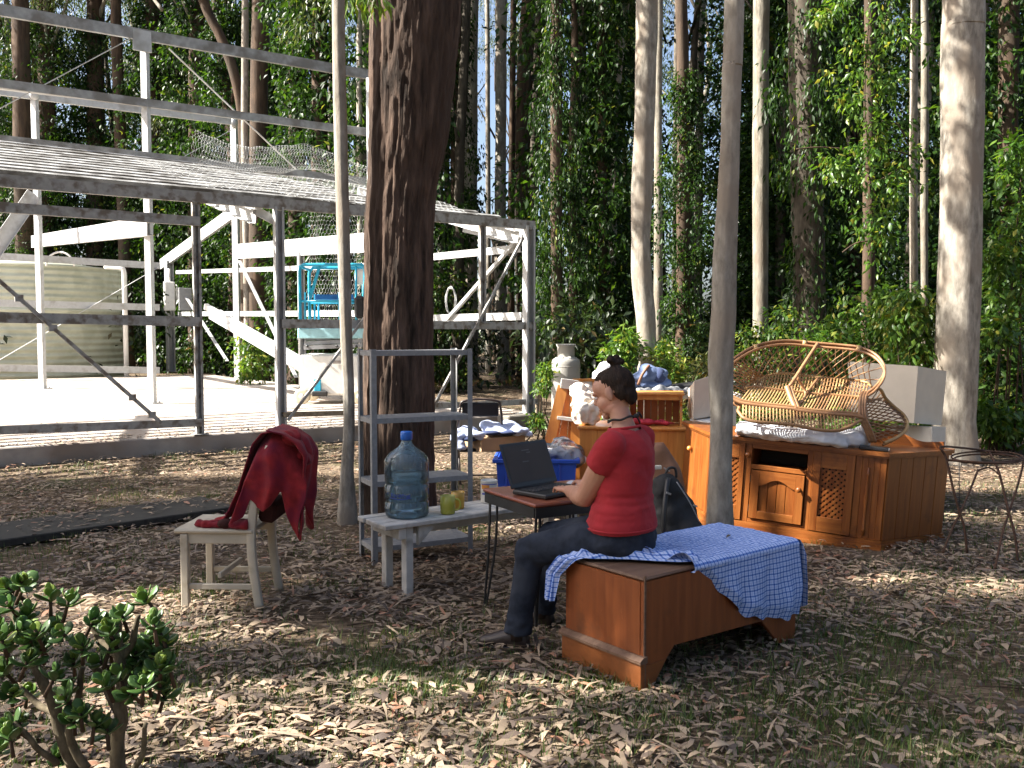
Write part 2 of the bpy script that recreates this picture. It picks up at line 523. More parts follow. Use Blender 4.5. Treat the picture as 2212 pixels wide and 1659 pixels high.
# wood
M['pine_v'] = wood_mat('stained_pine_upright', (.165, .043, .007), (.26, .086, .015), axis=2, coat=.2, wear=(.11, .03, .007))
M['pine_h'] = wood_mat('stained_pine_rail', (.18, .049, .008), (.28, .096, .018), axis=0, coat=.2, wear=(.12, .034, .009))
M['pine_light'] = wood_mat('honey_pine', (.50, .185, .036), (.64, .28, .062), axis=2, coat=.25)
M['pine_orange'] = wood_mat('orange_pine', (.50, .13, .018), (.60, .19, .03), axis=2, coat=.25)
M['console'] = wood_mat('red_brown_plywood', (.17, .041, .008), (.245, .066, .013), axis=2, coat=.15, wear=(.13, .042, .013), rough=.5)
M['console_l'] = wood_mat('orange_brown_plywood', (.17, .05, .010), (.22, .068, .015), axis=0, coat=.2, rough=.5)
M['console_edge'] = wood_mat('worn_timber_edge', (.095, .048, .026), (.16, .095, .06), axis=0, rough=.7)
M['dark_board'] = wood_mat('dark_timber', (.018, .017, .014), (.045, .042, .034), axis=0, rough=.8, bump=.3)
M['timber'] = wood_mat('weathered_timber', (.22, .17, .11), (.38, .31, .22), axis=0, rough=.85, bump=.3)
M['table_top'] = wood_mat('red_table_veneer', (.20, .055, .03), (.27, .085, .045), axis=0, rough=.35)
M['cane'] = wood_mat('rattan_cane', (.20, .10, .04), (.34, .19, .085), axis=0, rough=.5)
M['cane_dark'] = wood_mat('dark_rattan_cane', (.22, .11, .05), (.36, .19, .09), axis=0, rough=.45)
M['cane_light'] = wood_mat('pale_rattan_cane', (.33, .20, .08), (.47, .31, .135), axis=0, rough=.5)
# cloth and the rest
M['red_knit'] = mat('red_knitted_wool', (.22, .018, .022), rough=.95, var=.25, scale=25, col2=(.14, .014, .03), mixs=6, bump=.6, bscale=220, bdist=.004, spec=.1, sheen=.1)
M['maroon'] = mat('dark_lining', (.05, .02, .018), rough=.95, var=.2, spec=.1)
M['shirt'] = mat('red_cotton_jersey', (.33, .027, .034), rough=.9, var=.12, scale=14, bump=.25, bscale=300, bdist=.002, spec=.15, sheen=.05)
M['denim'] = mat('dark_denim', (.022, .028, .042), rough=.9, var=.3, scale=30, col2=(.035, .042, .058), mixs=8, bump=.4, bscale=350, bdist=.002, spec=.15)
M['skin'] = mat('skin', (.46, .245, .165), rough=.5, var=.08, scale=12, col2=(.44, .19, .125), mixs=18, mixt=(.5, .75), bump=.1, bscale=200, bdist=.001)
M['hair'] = mat('dark_brown_hair', (.024, .014, .009), rough=.72, spec=.25, var=.5, scale=60, bump=.7, bscale=90, bdist=.004, stretch=(1, 1, .3))
M['leather'] = mat('dark_leather', (.035, .024, .02), rough=.4, var=.3, bump=.2)
M['black_cloth'] = mat('black_nylon', (.008, .008, .009), rough=.7, var=.3, bump=.3, bscale=150)
M['white_cloth'] = mat('white_cotton', (.68, .69, .72), rough=.9, var=.06, bump=.3, bscale=40)
M['blue_cloth'] = mat('pale_blue_cotton', (.42, .48, .64), rough=.9, var=.12, scale=5, bump=.3, bscale=60)
M['navy'] = mat('navy_cloth', (.03, .045, .11), rough=.9, var=.2, bump=.2)
M['denim_blue'] = mat('faded_blue_denim', (.12, .17, .30), rough=.9, var=.3, scale=8, bump=.2)
M['card'] = mat('cardboard', (.40, .26, .15), rough=.9, var=.1, bump=.1)
M['white_card'] = mat('white_board', (.66, .60, .49), rough=.8, var=.05, bump=.05)
M['grey_white'] = mat('off_white_laminate', (.58, .57, .52), rough=.5, var=.06, bump=.03)
M['blue_plastic'] = mat('blue_plastic', (.02, .085, .50), rough=.4, var=.08, bump=.05)
M['cap_blue'] = mat('bottle_cap_blue', (.01, .10, .42), rough=.35, var=.05, bump=0)
M['white_plastic'] = mat('white_plastic', (.80, .79, .76), rough=.4, var=.04, bump=.05)
M['black_plastic'] = mat('black_plastic', (.018, .018, .019), rough=.4, var=.15, bump=.1, bscale=200)
M['grey_enamel'] = mat('grey_gas_bottle_enamel', (.34, .33, .30), rough=.45, var=.08, bump=.05)
M['mug_green'] = mat('yellow_green_glaze', (.42, .40, .06), rough=.25, var=.05, bump=0)
M['mug_yellow'] = mat('yellow_glaze', (.52, .29, .03), rough=.25, var=.05, bump=0)
M['brown_paper'] = mat('brown_leather_bag', (.20, .095, .05), rough=.6, var=.2, scale=10, bump=.3)
M['screen'] = mat('laptop_screen', (.06, .052, .047), rough=.6, var=.1, bump=0, spec=.2)
M['rubber'] = mat('cream_rubber', (.62, .56, .42), rough=.7, var=.08, bump=0)
M['grey_panel'] = mat('grey_steel_panel', (.30, .31, .32), rough=.5, var=.1, bump=0)
M['red_cloth'] = mat('crimson_cloth', (.40, .03, .05), rough=.9, var=.2, bump=.2)
M['print_blue'] = mat('blue_print', (.03, .06, .35), rough=.5, var=.05, bump=0)
M['print_red'] = mat('orange_print', (.60, .24, .04), rough=.5, var=.05, bump=0)
M['sack'] = mat('cream_sack_plastic', (.72, .63, .52), rough=.55, var=.08, bump=.2, bscale=25)
M['zip'] = mat('dull_silver', (.35, .35, .36), rough=.4, var=.1, bump=0, metal=.5)
# ------------------------------------------------------------------ ground
def ground_mat():
    m, nt, p, N, L = nm('forest_soil')
    tc = N('ShaderNodeTexCoord')
    a = N('ShaderNodeTexNoise'); a.inputs['Scale'].default_value = 22; a.inputs['Detail'].default_value = 9; a.inputs['Roughness'].default_value = .7
    b = N('ShaderNodeTexNoise'); b.inputs['Scale'].default_value = .9; b.inputs['Detail'].default_value = 6
    v = N('ShaderNodeTexVoronoi'); v.inputs['Scale'].default_value = 26
    mp = N('ShaderNodeMapping'); mp.inputs['Scale'].default_value = (1, 2.2, 1); L(tc.outputs['Object'], mp.inputs[0]); L(mp.outputs[0], v.inputs['Vector'])
    L(tc.outputs['Object'], a.inputs['Vector']); L(tc.outputs['Object'], b.inputs['Vector'])
    r = N('ShaderNodeValToRGB')
    r.color_ramp.elements[0].position = .3; r.color_ramp.elements[0].color = (.030, .023, .016, 1)
    r.color_ramp.elements[1].position = .75; r.color_ramp.elements[1].color = (.165, .125, .09, 1)
    L(a.outputs[0], r.inputs[0])
    # scattered leaf flecks for the far ground
    r3 = N('ShaderNodeValToRGB'); r3.color_ramp.elements[0].position = .45; r3.color_ramp.elements[0].color = (.10, .07, .045, 1)
    r3.color_ramp.elements[1].position = .9; r3.color_ramp.elements[1].color = (.36, .27, .18, 1)
    sp = N('ShaderNodeSeparateColor'); L(v.outputs['Color'], sp.inputs[0]); L(sp.outputs[0], r3.inputs[0])
    m1 = N('ShaderNodeMix'); m1.data_type = 'RGBA'; m1.inputs[0].default_value = .45
    L(r.outputs[0], m1.inputs[6]); L(r3.outputs[0], m1.inputs[7])
    r2 = N('ShaderNodeMapRange'); r2.inputs[1].default_value = .56; r2.inputs[2].default_value = .72; r2.inputs[4].default_value = .75
    L(b.outputs[0], r2.inputs[0])
    m2 = N('ShaderNodeMix'); m2.data_type = 'RGBA'; L(r2.outputs[0], m2.inputs[0]); L(m1.outputs[2], m2.inputs[6]); m2.inputs[7].default_value = (.035, .055, .016, 1)
    L(m2.outputs[2], p.inputs['Base Color']); p.inputs['Roughness'].default_value = 1; p.inputs['Specular IOR Level'].default_value = .1
    bp = N('ShaderNodeBump'); bp.inputs['Strength'].default_value = .8; bp.inputs['Distance'].default_value = .02
    L(a.outputs[0], bp.inputs['Height']); L(bp.outputs[0], p.inputs['Normal'])
    return m

def gz(x, y):
    return 0.012 * math.sin(x * 1.7 + 1.3) * math.cos(y * 1.3) - 0.01

def make_ground():
    t = np.linspace(-1, 1, 161)
    ax = np.sign(t) * (np.abs(t) ** 2.6) * 260
    X, Y = np.meshgrid(ax, ax + 6, indexing='ij')
    near = np.exp(-((X / 25) ** 2 + ((Y - 6) / 25) ** 2))
    Z = (0.012 * np.sin(X * 1.7 + 1.3) * np.cos(Y * 1.3)) * near - 0.012
    n = len(ax)
    V = np.stack([X.ravel(), Y.ravel(), Z.ravel()], 1)
    i, j = np.meshgrid(np.arange(n - 1), np.arange(n - 1), indexing='ij')
    a = (i * n + j).ravel()
    Fq = np.stack([a, a + n, a + n + 1, a + 1], 1)
    me = mesh_np('ground', V, Fq, smooth=True)
    tag(link_mesh('ground', me, ground_mat()), kind='structure')
make_ground()

# ------------------------------------------------------------------ shed frame of reference (front wall line)
SU = V3((math.sin(math.radians(54)), math.cos(math.radians(54)), 0))   # along the front wall, away to the right
SV = V3((-SU.y, SU.x, 0))                                             # into the shed
SO = G(0, 1008)
SLAB = 0.22
def SP(t, s, z=0.0):
    p = SO + SU * t + SV * s
    return V3((p.x, p.y, z))
def FW(px, py, s=0.0):
    return PL(px, py, SO + SV * s, SV)
def EP(px, py, t):
    return PL(px, py, SO + SU * t, SU)
T_END = (FW(1140, 700) - SO).dot(SU)       # end frame
sl = MB(world=True)
T0, T1, S1 = -9.0, T_END + .35, 18.0
Mx = Matrix((SU, SV, V3((0, 0, 1)))).transposed()
sl.box(SP((T0 + T1) / 2, S1 / 2 - .0, SLAB / 2 - .15), (T1 - T0, S1, SLAB + .3), Mx, b=.015)
slab = sl.build('concrete_slab', M['concrete'], kind='structure')

# ------------------------------------------------------------------ leaves on the ground
def in_slab(X, Y, m=0.0):
    rx = X - SO.x; ry = Y - SO.y
    t = rx * SU.x + ry * SU.y; s = rx * SV.x + ry * SV.y
    return (t > T0 - m) & (t < T1 + m) & (s > -m) & (s < S1 + m)

def leaf_arrays(P, yaw, pitch, roll, L, W, curl):
    """6-vertex curled leaf blades: returns V,F"""
    n = len(P)
    cy, sy = np.cos(yaw), np.sin(yaw)
    D = np.stack([cy * np.cos(pitch), sy * np.cos(pitch), np.sin(pitch)], 1)
    S0 = np.stack([-sy, cy, np.zeros(n)], 1)
    U0 = np.cross(D, S0)
    S = S0 * np.cos(roll)[:, None] + U0 * np.sin(roll)[:, None]
    U = np.cross(D, S)
    l = L[:, None]; w = W[:, None]; c = curl[:, None]
    b0 = P - D * l * .5
    m1 = P - D * l * .16 + U * c * l * .35
    m2 = P + D * l * .2 + U * c * l * .32 + S * w * .25
    tp = P + D * l * .5 + S * w * .3
    V = np.stack([b0, m1 + S * w * .5 + U * w * .12, m1 - S * w * .5 + U * w * .12, m2 + S * w * .42 + U * w * .08, m2 - S * w * .42 + U * w * .08, tp], 1)
    o = np.arange(n)[:, None] * 6
    Ft = np.concatenate([o + np.array([[0, 2, 1]]), o + np.array([[1, 2, 4]]), o + np.array([[1, 4, 3]]), o + np.array([[3, 4, 5]])], 0)
    return V.reshape(-1, 3), Ft

_a = G(506, 1108); _b = G(75, 1172)
BOARD_D = (_b - _a).normalized(); BOARD_W = V3((-BOARD_D.y, BOARD_D.x, 0))
if BOARD_W.y < 0: BOARD_W = -BOARD_W
BOARD_C = _a - BOARD_D * .02 + BOARD_D * 1.7 + BOARD_W * .34
def make_litter():
    xs = []; ys = []
    def band(y0, y1, dens, margin=.4):
        n = int(dens * (y1 - y0) * ((y0 + y1) * .57 + 2 * margin))
        y = NR.uniform(y0, y1, n)
        x = NR.uniform(-1, 1, n) * (y * .6 + margin)
        xs.append(x); ys.append(y)
    band(2.4, 4.2, 1900); band(4.2, 6, 1400); band(6, 9, 850); band(9, 13, 430); band(13, 20, 190); band(20, 34, 70)
    x = np.concatenate(xs); y = np.concatenate(ys)
    keep = ~in_slab(x, y, .02)
    # patchy: bare / grassy places
    f = np.sin(x * 2.1 + .7 * np.sin(y * 1.9)) * np.sin(y * 2.6 + 1.1 * np.sin(x * 1.3)) + .5 * np.sin(x * 5.3 + y * 4.1)
    keep &= NR.random(len(x)) < np.clip(.80 - .48 * f, .16, 1) * np.where((x > .7 + .25 * np.sin(y * 5)) & (y < 4.7), .5, 1)
    x = x[keep]; y = y[keep]; n = len(x)
    z = NR.random(n) ** 1.6 * .03 + .004
    bx, by = x - BOARD_C.x, y - BOARD_C.y
    bu = bx * BOARD_D.x + by * BOARD_D.y; bv = bx * BOARD_W.x + by * BOARD_W.y
    onb = (np.abs(bu) < 1.68) & (np.abs(bv) < .33)
    z = np.where(onb, .062 + NR.random(n) * .008, z)
    x = np.where(onb & (NR.random(n) < .72), 500.0, x)
    L = np.clip(NR.lognormal(math.log(.058), .30, n), .025, .105) * np.where(NR.random(n) < .15, 1.25, 1.0)
    W = L * NR.uniform(.2, .36, n)
    kind = NR.random(n)
    L = np.where(kind < .12, NR.uniform(.012, .032, n), L); W = np.where(kind < .12, L * .6, W)          # crumbs
    L = np.where(kind > .965, NR.uniform(.12, .30, n), L); W = np.where(kind > .965, NR.uniform(.010, .020, n), W)   # bark strips
    V, Ft = leaf_arrays(np.stack([x, y, z], 1), NR.uniform(0, 6.283, n), NR.normal(0, .08, n), NR.normal(0, .2, n), L, W, NR.normal(.13, .2, n))
    V[:, 2] = np.maximum(V[:, 2], .001)
    tint = np.clip(NR.normal(.52, .2, n), 0, .86); rr = NR.random(n)
    tint = np.where(rr < .06, .97, tint); tint = np.where(rr > .86, NR.uniform(0, .22, n), tint)
    me = mesh_np('leaf_litter', V, Ft, tint=np.repeat(tint, 6))
    tag(link_mesh('leaf_litter', me, M['litter']), kind='stuff')
    # some blown onto the slab
    n = 2600
    t = NR.uniform(T0, T1, n); s = np.abs(NR.normal(0, 1, n)) * NR.choice([.35, 3.5], n)
    keep = s < S1; t = t[keep]; s = s[keep]; n = len(t)
    P = np.stack([SO.x + SU.x * t + SV.x * s, SO.y + SU.y * t + SV.y * s, np.full(n, SLAB + .006) + NR.random(n) * .008], 1)
    L = NR.uniform(.05, .11, n)
    V, Ft = leaf_arrays(P, NR.uniform(0, 6.28, n), NR.normal(0, .08, n), NR.normal(0, .2, n), L, L * .26, NR.normal(.1, .15, n))
    V[:, 2] = np.maximum(V[:, 2], SLAB + .003)
    me = mesh_np('leaf_litter', V, Ft, tint=np.repeat(np.clip(NR.normal(.4, .2, n), 0, .86), 6))
    tag(link_mesh('slab_leaf_litter', me, M['litter']), kind='stuff')
    # thin grass between the leaves
    cs = []
    for k in range(330):
        yy = R.uniform(2.5, 15) if k > 90 else R.uniform(2.6, 4.6)
        xx = R.uniform(-1, 1) * yy * .6
        if not in_slab(np.array(xx), np.array(yy), .1): cs.append((xx, yy, R.uniform(.05, .28)))
    for (px, py, r) in ((500, 1265, .22), (850, 1435, .25), (880, 1450, .2), (510, 1420, .2), (1290, 1480, .3), (1000, 1490, .3), (1700, 1450, .5), (1850, 1500, .4), (1600, 1560, .4), (2050, 1450, .5), (1950, 1600, .4), (1750, 1620, .3), (1900, 1340, .35), (2050, 1150, .8), (1950, 1110, .4), (950, 870, .9), (1060, 880, .7)):
        g = G(px, py); cs += [(g.x + R.gauss(0, r), g.y + R.gauss(0, r * .8), r * .5) for _ in range(6)]
    px_, py_ = [], []
    for (cx, cy, r) in cs:
        k = int(40 + 340 * r)
        px_.append(NR.normal(cx, r, k)); py_.append(NR.normal(cy, r, k))
    x = np.concatenate(px_); y = np.concatenate(py_); keep = ~in_slab(x, y, .0); x = x[keep]; y = y[keep]; n = len(x)
    h = NR.uniform(.02, .075, n); yaw = NR.uniform(0, 6.28, n); ln = NR.uniform(.2, .9, n) * h; w = NR.uniform(.002, .004, n)
    b = np.stack([x, y, np.full(n, .0)], 1); s = np.stack([-np.sin(yaw), np.cos(yaw), np.zeros(n)], 1) * w[:, None]
    tip = b + np.stack([np.cos(yaw) * ln, np.sin(yaw) * ln, h], 1)
    V = np.stack([b - s, b + s, tip], 1).reshape(-1, 3)
    Ft = np.arange(n * 3).reshape(-1, 3)
    me = mesh_np('grass', V, Ft, tint=np.repeat(NR.random(n), 3))
    tag(link_mesh('grass', me, M['grass']), kind='stuff')
    # twigs
    tw = MB()
    for k in range(420):
        yy = R.uniform(2.6, 12); xx = R.uniform(-1, 1) * yy * .6
        if in_slab(np.array(xx), np.array(yy), .1): continue
        a = R.uniform(0, 6.28); l = R.uniform(.06, .3) if R.random() < .93 else R.uniform(.4, .8)
        p = V3((xx, yy, R.uniform(.012, .035)))
        d = V3((math.cos(a), math.sin(a), R.uniform(-.05, .05))) * l
        q = V3((R.uniform(-.1, .1), R.uniform(-.1, .1), 0)) * l
        tw.tube([p, p + d * .5 + q, p + d], [.004, .0035, .002], seg=4)
    tag(tw.build('twig_litter', M['bark_brown']), kind='stuff')
make_litter()

# ------------------------------------------------------------------ foliage generators
def leaf_cloud(name, P, D, N_, L, W, tint, fold=.18):
    D = D / (np.linalg.norm(D, axis=1, keepdims=True) + 1e-9)
    S = np.cross(D, N_); S /= (np.linalg.norm(S, axis=1, keepdims=True) + 1e-9)
    U = np.cross(S, D)
    l = L[:, None]; w = W[:, None]
    a = P; m = P + D * l * .42 + U * l * .06
    V = np.stack([a, m + S * w * .5 - U * w * fold, P + D * l - U * l * .1, m - S * w * .5 - U * w * fold, m], 1)
    n = len(P); o = np.arange(n)[:, None] * 5
    Ft = np.concatenate([o + np.array([[0, 4, 1]]), o + np.array([[4, 2, 1]]), o + np.array([[0, 3, 4]]), o + np.array([[3, 2, 4]])], 0)
    return mesh_np(name, V.reshape(-1, 3), Ft, tint=np.repeat(tint, 5))

def leaf_cloud2(name, P, D, N_, L, W, tint):
    """two-triangle leaves for far and dense foliage"""
    D = D / (np.linalg.norm(D, axis=1, keepdims=True) + 1e-9)
    S = np.cross(D, N_); S /= (np.linalg.norm(S, axis=1, keepdims=True) + 1e-9)
    U = np.cross(S, D)
    l = L[:, None]; w = W[:, None]
    m = P + D * l * .45
    V = np.stack([P, m + S * w * .5 + U * w * .2, P + D * l, m - S * w * .5 + U * w * .2], 1)
    n = len(P); o = np.arange(n)[:, None] * 4
    Ft = np.concatenate([o + np.array([[0, 2, 1]]), o + np.array([[0, 3, 2]])], 0)
    return mesh_np(name, V.reshape(-1, 3), Ft, tint=np.repeat(tint, 4))

def rnd_unit(n):
    a = NR.normal(0, 1, (n, 3)); return a / np.linalg.norm(a, axis=1, keepdims=True)

def clump_leaves(centres, radii, per, L, W=.4, droop=.6, tint0=.4, tvar=.2, fine=False, name='crown', inner=.35):
    """leaf clumps: centres (n,3), radii (n,)"""
    C = np.asarray(centres, float); r = np.asarray(radii, float)
    n = len(C)
    idx = np.repeat(np.arange(n), per)
    u = rnd_unit(len(idx)) * (NR.random(len(idx)) ** .45)[:, None]
    P = C[idx] + u * r[idx][:, None] * np.array([1, 1, .8])
    D = u * .6 + rnd_unit(len(idx)) * .6 + np.array([0, 0, -droop])
    Nn = np.array([0, 0, 1.0]) + rnd_unit(len(idx)) * .7
    ct = NR.normal(0, 1, n)
    t = np.clip(tint0 + ct[idx] * tvar * .6 + NR.normal(0, tvar, len(idx)), 0, 1)
    ll = NR.uniform(.65, 1.25, len(idx)) * L
    fn = leaf_cloud if fine else leaf_cloud2
    return fn(name, P, D, Nn, ll, ll * W * NR.uniform(.8, 1.2, len(idx)), t)

def vine_mesh(seed, H, rad, nclump, per, L, z0=0.2, top=.75):
    g = np.random.default_rng(seed)
    h = z0 + (H - z0) * g.random(nclump) ** 1.1
    a = g.uniform(0, 6.283, nclump)
    prof = rad * (.55 + .45 * np.sin(h * .9 + seed) * np.sin(h * .37 + 2 * seed)) * np.where(h > H * top, (H - h) / (H * (1 - top)) + .15, 1)
    rr = prof * np.sqrt(g.random(nclump)) + .12
    C = np.stack([rr * np.cos(a), rr * np.sin(a), h], 1)
    return clump_leaves(C, g.uniform(.22, .55, nclump) * (rad / 1.2) ** .5, per, L, W=.46, droop=.75, tint0=.42, tvar=.2, name='vine_foliage')

VINES = [vine_mesh(s, 13, rad, n, 34, .16) for (s, rad, n) in ((1, 1.25, 300), (2, 1.6, 360), (3, .95, 260), (4, 1.35, 320), (5, 1.8, 400))]
for v in VINES: v.materials.append(M['vine'])

def crown_mesh(seed, H0, H1, rad, nb, per, L):
    """open eucalypt crown: limbs and clumps"""
    g = np.random.default_rng(seed)
    cs = []; limbs = MB()
    for k in range(nb):
        a = g.uniform(0, 6.283); h = g.uniform(H0, H0 + (H1 - H0) * .7)
        tip = V3((math.cos(a) * rad * g.uniform(.4, 1), math.sin(a) * rad * g.uniform(.4, 1), h + g.uniform(1, 3.5)))
        base = V3((0, 0, h - .5))
        pts = smooth_path([base, base.lerp(tip, .5) + V3(g.normal(0, .25, 3)), tip], 4)
        limbs.tube(pts, list(np.linspace(.07, .015, len(pts))), seg=5)
        for j in range(5):
            q = base.lerp(tip, g.uniform(.55, 1.08)) + V3(g.normal(0, .5, 3))
            cs.append(q)
    me = clump_leaves([tuple(c) for c in cs], g.uniform(.4, .9, len(cs)), per, L, W=.24, droop=.8, tint0=.5, tvar=.2, name='crown')
    me.materials.append(M['crown'])
    lm = limbs.mesh('limbs'); lm.materials.append(M['bark_grey'])
    return me, lm

CROWNS = [crown_mesh(s, 12, 22, 2.6, 14, 46, .2) for s in (21, 22, 23)]

def trunk_mesh(pts, radii, seg=18, n=8, bark=.06, ridge=7, noise_s=1.0, seed=0):
    """tapered trunk through pts, with ridged, lumpy surface"""
    path = smooth_path(pts, n)
    m = len(path)
    t_in = np.linspace(0, 1, len(radii)); rs = np.interp(np.linspace(0, 1, m), t_in, radii)
    P = []
    off = V3((seed * 3.1, seed * 1.7, 0))
    for i, p in enumerate(path):
        ring = []
        for k in range(seg):
            a = 2 * math.pi * k / seg
            d = V3((math.cos(a), math.sin(a), 0))
            q = p + d * rs[i]
            e = noise.noise((V3((d.x * 1.6, d.y * 1.6, p.z * .55)) + off) * noise_s) * bark * 1.6 + noise.noise(V3((d.x * ridge, d.y * ridge, p.z * 1.6)) + off) * bark
            if p.z < .5: e += (.5 - max(p.z, 0)) * .35 * (1 + .5 * math.sin(a * 3 + seed))
            ring.append(q + d * rs[i] * e)
        ring.append(ring[0])
        P.append(ring)
    mb = MB()
    mb.grid(P)
    return mb

def copy_child(src_mesh, name, parent, loc=(0, 0, 0), rotz=0.0, sc=(1, 1, 1)):
    o = bpy.data.objects.new(name, src_mesh); COL.objects.link(o)
    o.parent = parent; o.location = loc; o.rotation_euler = (0, 0, rotz); o.scale = sc
    return o

# ------------------------------------------------------------------ trees
def px_tree(name, label, pts, Y, base=None, mat_='bark_pale', cat='tree', group=None, vine=None, crown=0, seg=20, bark=.05, ridge=6, H=None, n=8, vine_sc=(1, 1, 1), seed=1, ctop=None):
    """pts: (px left, px right, py) silhouette stations from top to bottom; base: py of the foot (else ground)"""
    st = []
    while True:
        q = K((pts[-1][0] + pts[-1][1]) / 2, pts[-1][2], Y)
        if not in_slab(np.array(q.x), np.array(q.y), 1.3): break
        Y += .5
    for (l, r, y) in pts:
        c = K((l + r) / 2, y, Y); st.append((c, (r - l) / 2 * Y / F))
    st.sort(key=lambda q: q[0].z)
    b = st[0]
    foot = V3((b[0].x, b[0].y, -.06))
    if b[0].z > .05: st.insert(0, (foot, b[1] * 1.06))
    else: st[0] = (foot, b[1])
    t = st[-1]; t2 = st[-2]
    Ht = H or 20
    dx = (t[0].x - t2[0].x) / max(.5, (t[0].z - t2[0].z))
    zz = t[0].z
    while zz < Ht:
        zz = min(Ht, zz + 4)
        st.append((V3((t[0].x + dx * .5 * (zz - t[0].z) + R.uniform(-.12, .12), t[0].y + R.uniform(-.15, .15), zz)), t[1] * max(.12, 1 - .9 * (zz - t[0].z) / (Ht + 2 - t[0].z))))
    root = thing(name, label, cat, (foot.x, foot.y, 0), group=group)
    mb = trunk_mesh([s[0] - V3((foot.x, foot.y, 0)) for s in st], [s[1] for s in st], seg=seg, n=n, bark=bark, ridge=ridge, seed=seed)
    mb.build('trunk', M[mat_], root)
    if crown is not None:
        cm, lm = CROWNS[crown % 3]
        top = st[-1][0]
        lo = (top.x - foot.x) * .8
        s = Ht / 21.0
        cr = copy_child(cm, 'crown', root, (lo, 0, 0), R.uniform(0, 6.28), (s, s, s))
        lb = copy_child(lm, 'limbs', root, (lo, 0, 0), cr.rotation_euler.z, (s, s, s))
    if vine is not None:
        copy_child(VINES[vine], 'vine_foliage', root, (0, 0, 0), R.uniform(0, 6.28), vine_sc)
    return root

# the big red-barked tree by the shelf
def big_tree():
    Y = 7.6
    rows = [(786, 941, 1120), (778, 938, 1040), (781, 937, 950), (784, 938, 850), (786, 936, 760), (786, 936, 690), (787, 936, 600), (788, 938, 500), (791, 944, 440), (795, 953, 385), (797, 962, 330), (798, 970, 270), (798, 977, 200), (799, 984, 130), (800, 990, 60), (801, 995, 0), (801, 998, -60)]
    cs = [(K((a + b) / 2, y, Y), (b - a) / 2 * Y / F) for a, b, y in rows]
    foot = V3((cs[0][0].x, cs[0][0].y, 0))
    root = thing('big_tree', 'huge red brown tree with rough stringy bark behind the grey metal shelves', 'tree', foot)
    zs = np.array([c[0].z for c in cs]); xs = np.array([c[0].x for c in cs]); rs = np.array([c[1] for c in cs])
    zz = np.concatenate([np.arange(-.08, 4.7, .022), np.arange(4.7, 17, .25)])
    seg = 150
    P = np.zeros((len(zz), seg + 1, 3))
    for i, z in enumerate(zz):
        cx = np.interp(z, zs, xs) + max(0, z - 4.7) * .02; r = np.interp(z, zs, rs)
        if z > 4.5: r *= max(.3, 1 - .05 * (z - 4.5))
        if z < .5: r *= 1 + (.5 - max(z, 0)) * .12
        for k in range(seg):
            a = 2 * math.pi * k / seg; ca, sa = math.cos(a), math.sin(a)
            w = noise.noise(V3((ca * 2.2, sa * 2.2, z * .55))) * .35
            f = noise.noise(V3((ca * 9 + w * 3, sa * 9, z * 1.7 + w)))
            f2 = noise.noise(V3((ca * 20, sa * 20 + 5, z * 3.4 + 3 * w)))
            f3 = noise.noise(V3((ca * 34, sa * 34, z * 14)))
            fl = noise.noise(V3((ca * 6 + 9, sa * 6, z * 5)))
            e = .018 * (1 - min(1, abs(f) * 3.2)) * -1 + .010 * f2 + .006 * f3 + .012 * max(0, fl - .15) + .02 * w
            # the burl on the right, over a dark hollow
            e += .03 * math.exp(-((z - 2.75) / .25) ** 2 - ((a if a < 3.14 else a - 6.283) / .5) ** 2) * -1
            P[i, k] = (cx - foot.x + (r + e) * ca, (r + e) * sa, z)
        P[i, seg] = P[i, 0]
    n = seg + 1; m = len(zz)
    i, j = np.meshgrid(np.arange(m - 1), np.arange(seg), indexing='ij'); a = (i * n + j).ravel()
    me = mesh_np('trunk', P.reshape(-1, 3), np.stack([a, a + 1, a + n + 1, a + n], 1), smooth=True)
    link_mesh('trunk', me, M['bark_red'], root)
    cm, lm = CROWNS[0]
    copy_child(cm, 'crown', root, (.3, 0, 0), 1.0, (1.1, 1.1, 1)); copy_child(lm, 'limbs', root, (.3, 0, 0), 1.0, (1.1, 1.1, 1))
    # the leafy sprig hanging into the top of the picture
    o = K(800, -25, 6.9)
    tw = MB(world=True); C = []; Dd = []
    for (dx, dy) in ((-38, 42), (-20, 48), (8, 50), (24, 40), (45, 34), (-50, 24), (-8, 30), (30, 22)):
        q = K(800 + dx, -25 + dy, 6.9 + R.uniform(-.15, .15))
        tw.tube([o, o.lerp(q, .5) + V3((0, 0, .03)), q], [.006, .004, .002], seg=5)
        for t in np.linspace(.3, 1, 6):
            C.append(tuple(o.lerp(q, t) - foot)); Dd.append((R.gauss(0, .5), R.gauss(0, .4), -1))
    tw.tube([V3((foot.x + .1, foot.y, o.z + .8)), o + V3((.1, .3, .5)), o], [.02, .012, .008], seg=6)
    br = tw.build('branch', M['bark_brown'], root)
    n = len(C)
    me = leaf_cloud('sprig_leaves', np.array(C), np.array(Dd), rnd_unit(n), NR.uniform(.09, .15, n), NR.uniform(.022, .034, n), NR.uniform(.5, 1, n))
    link_mesh('sprig_leaves', me, M['bright'], root)
big_tree()

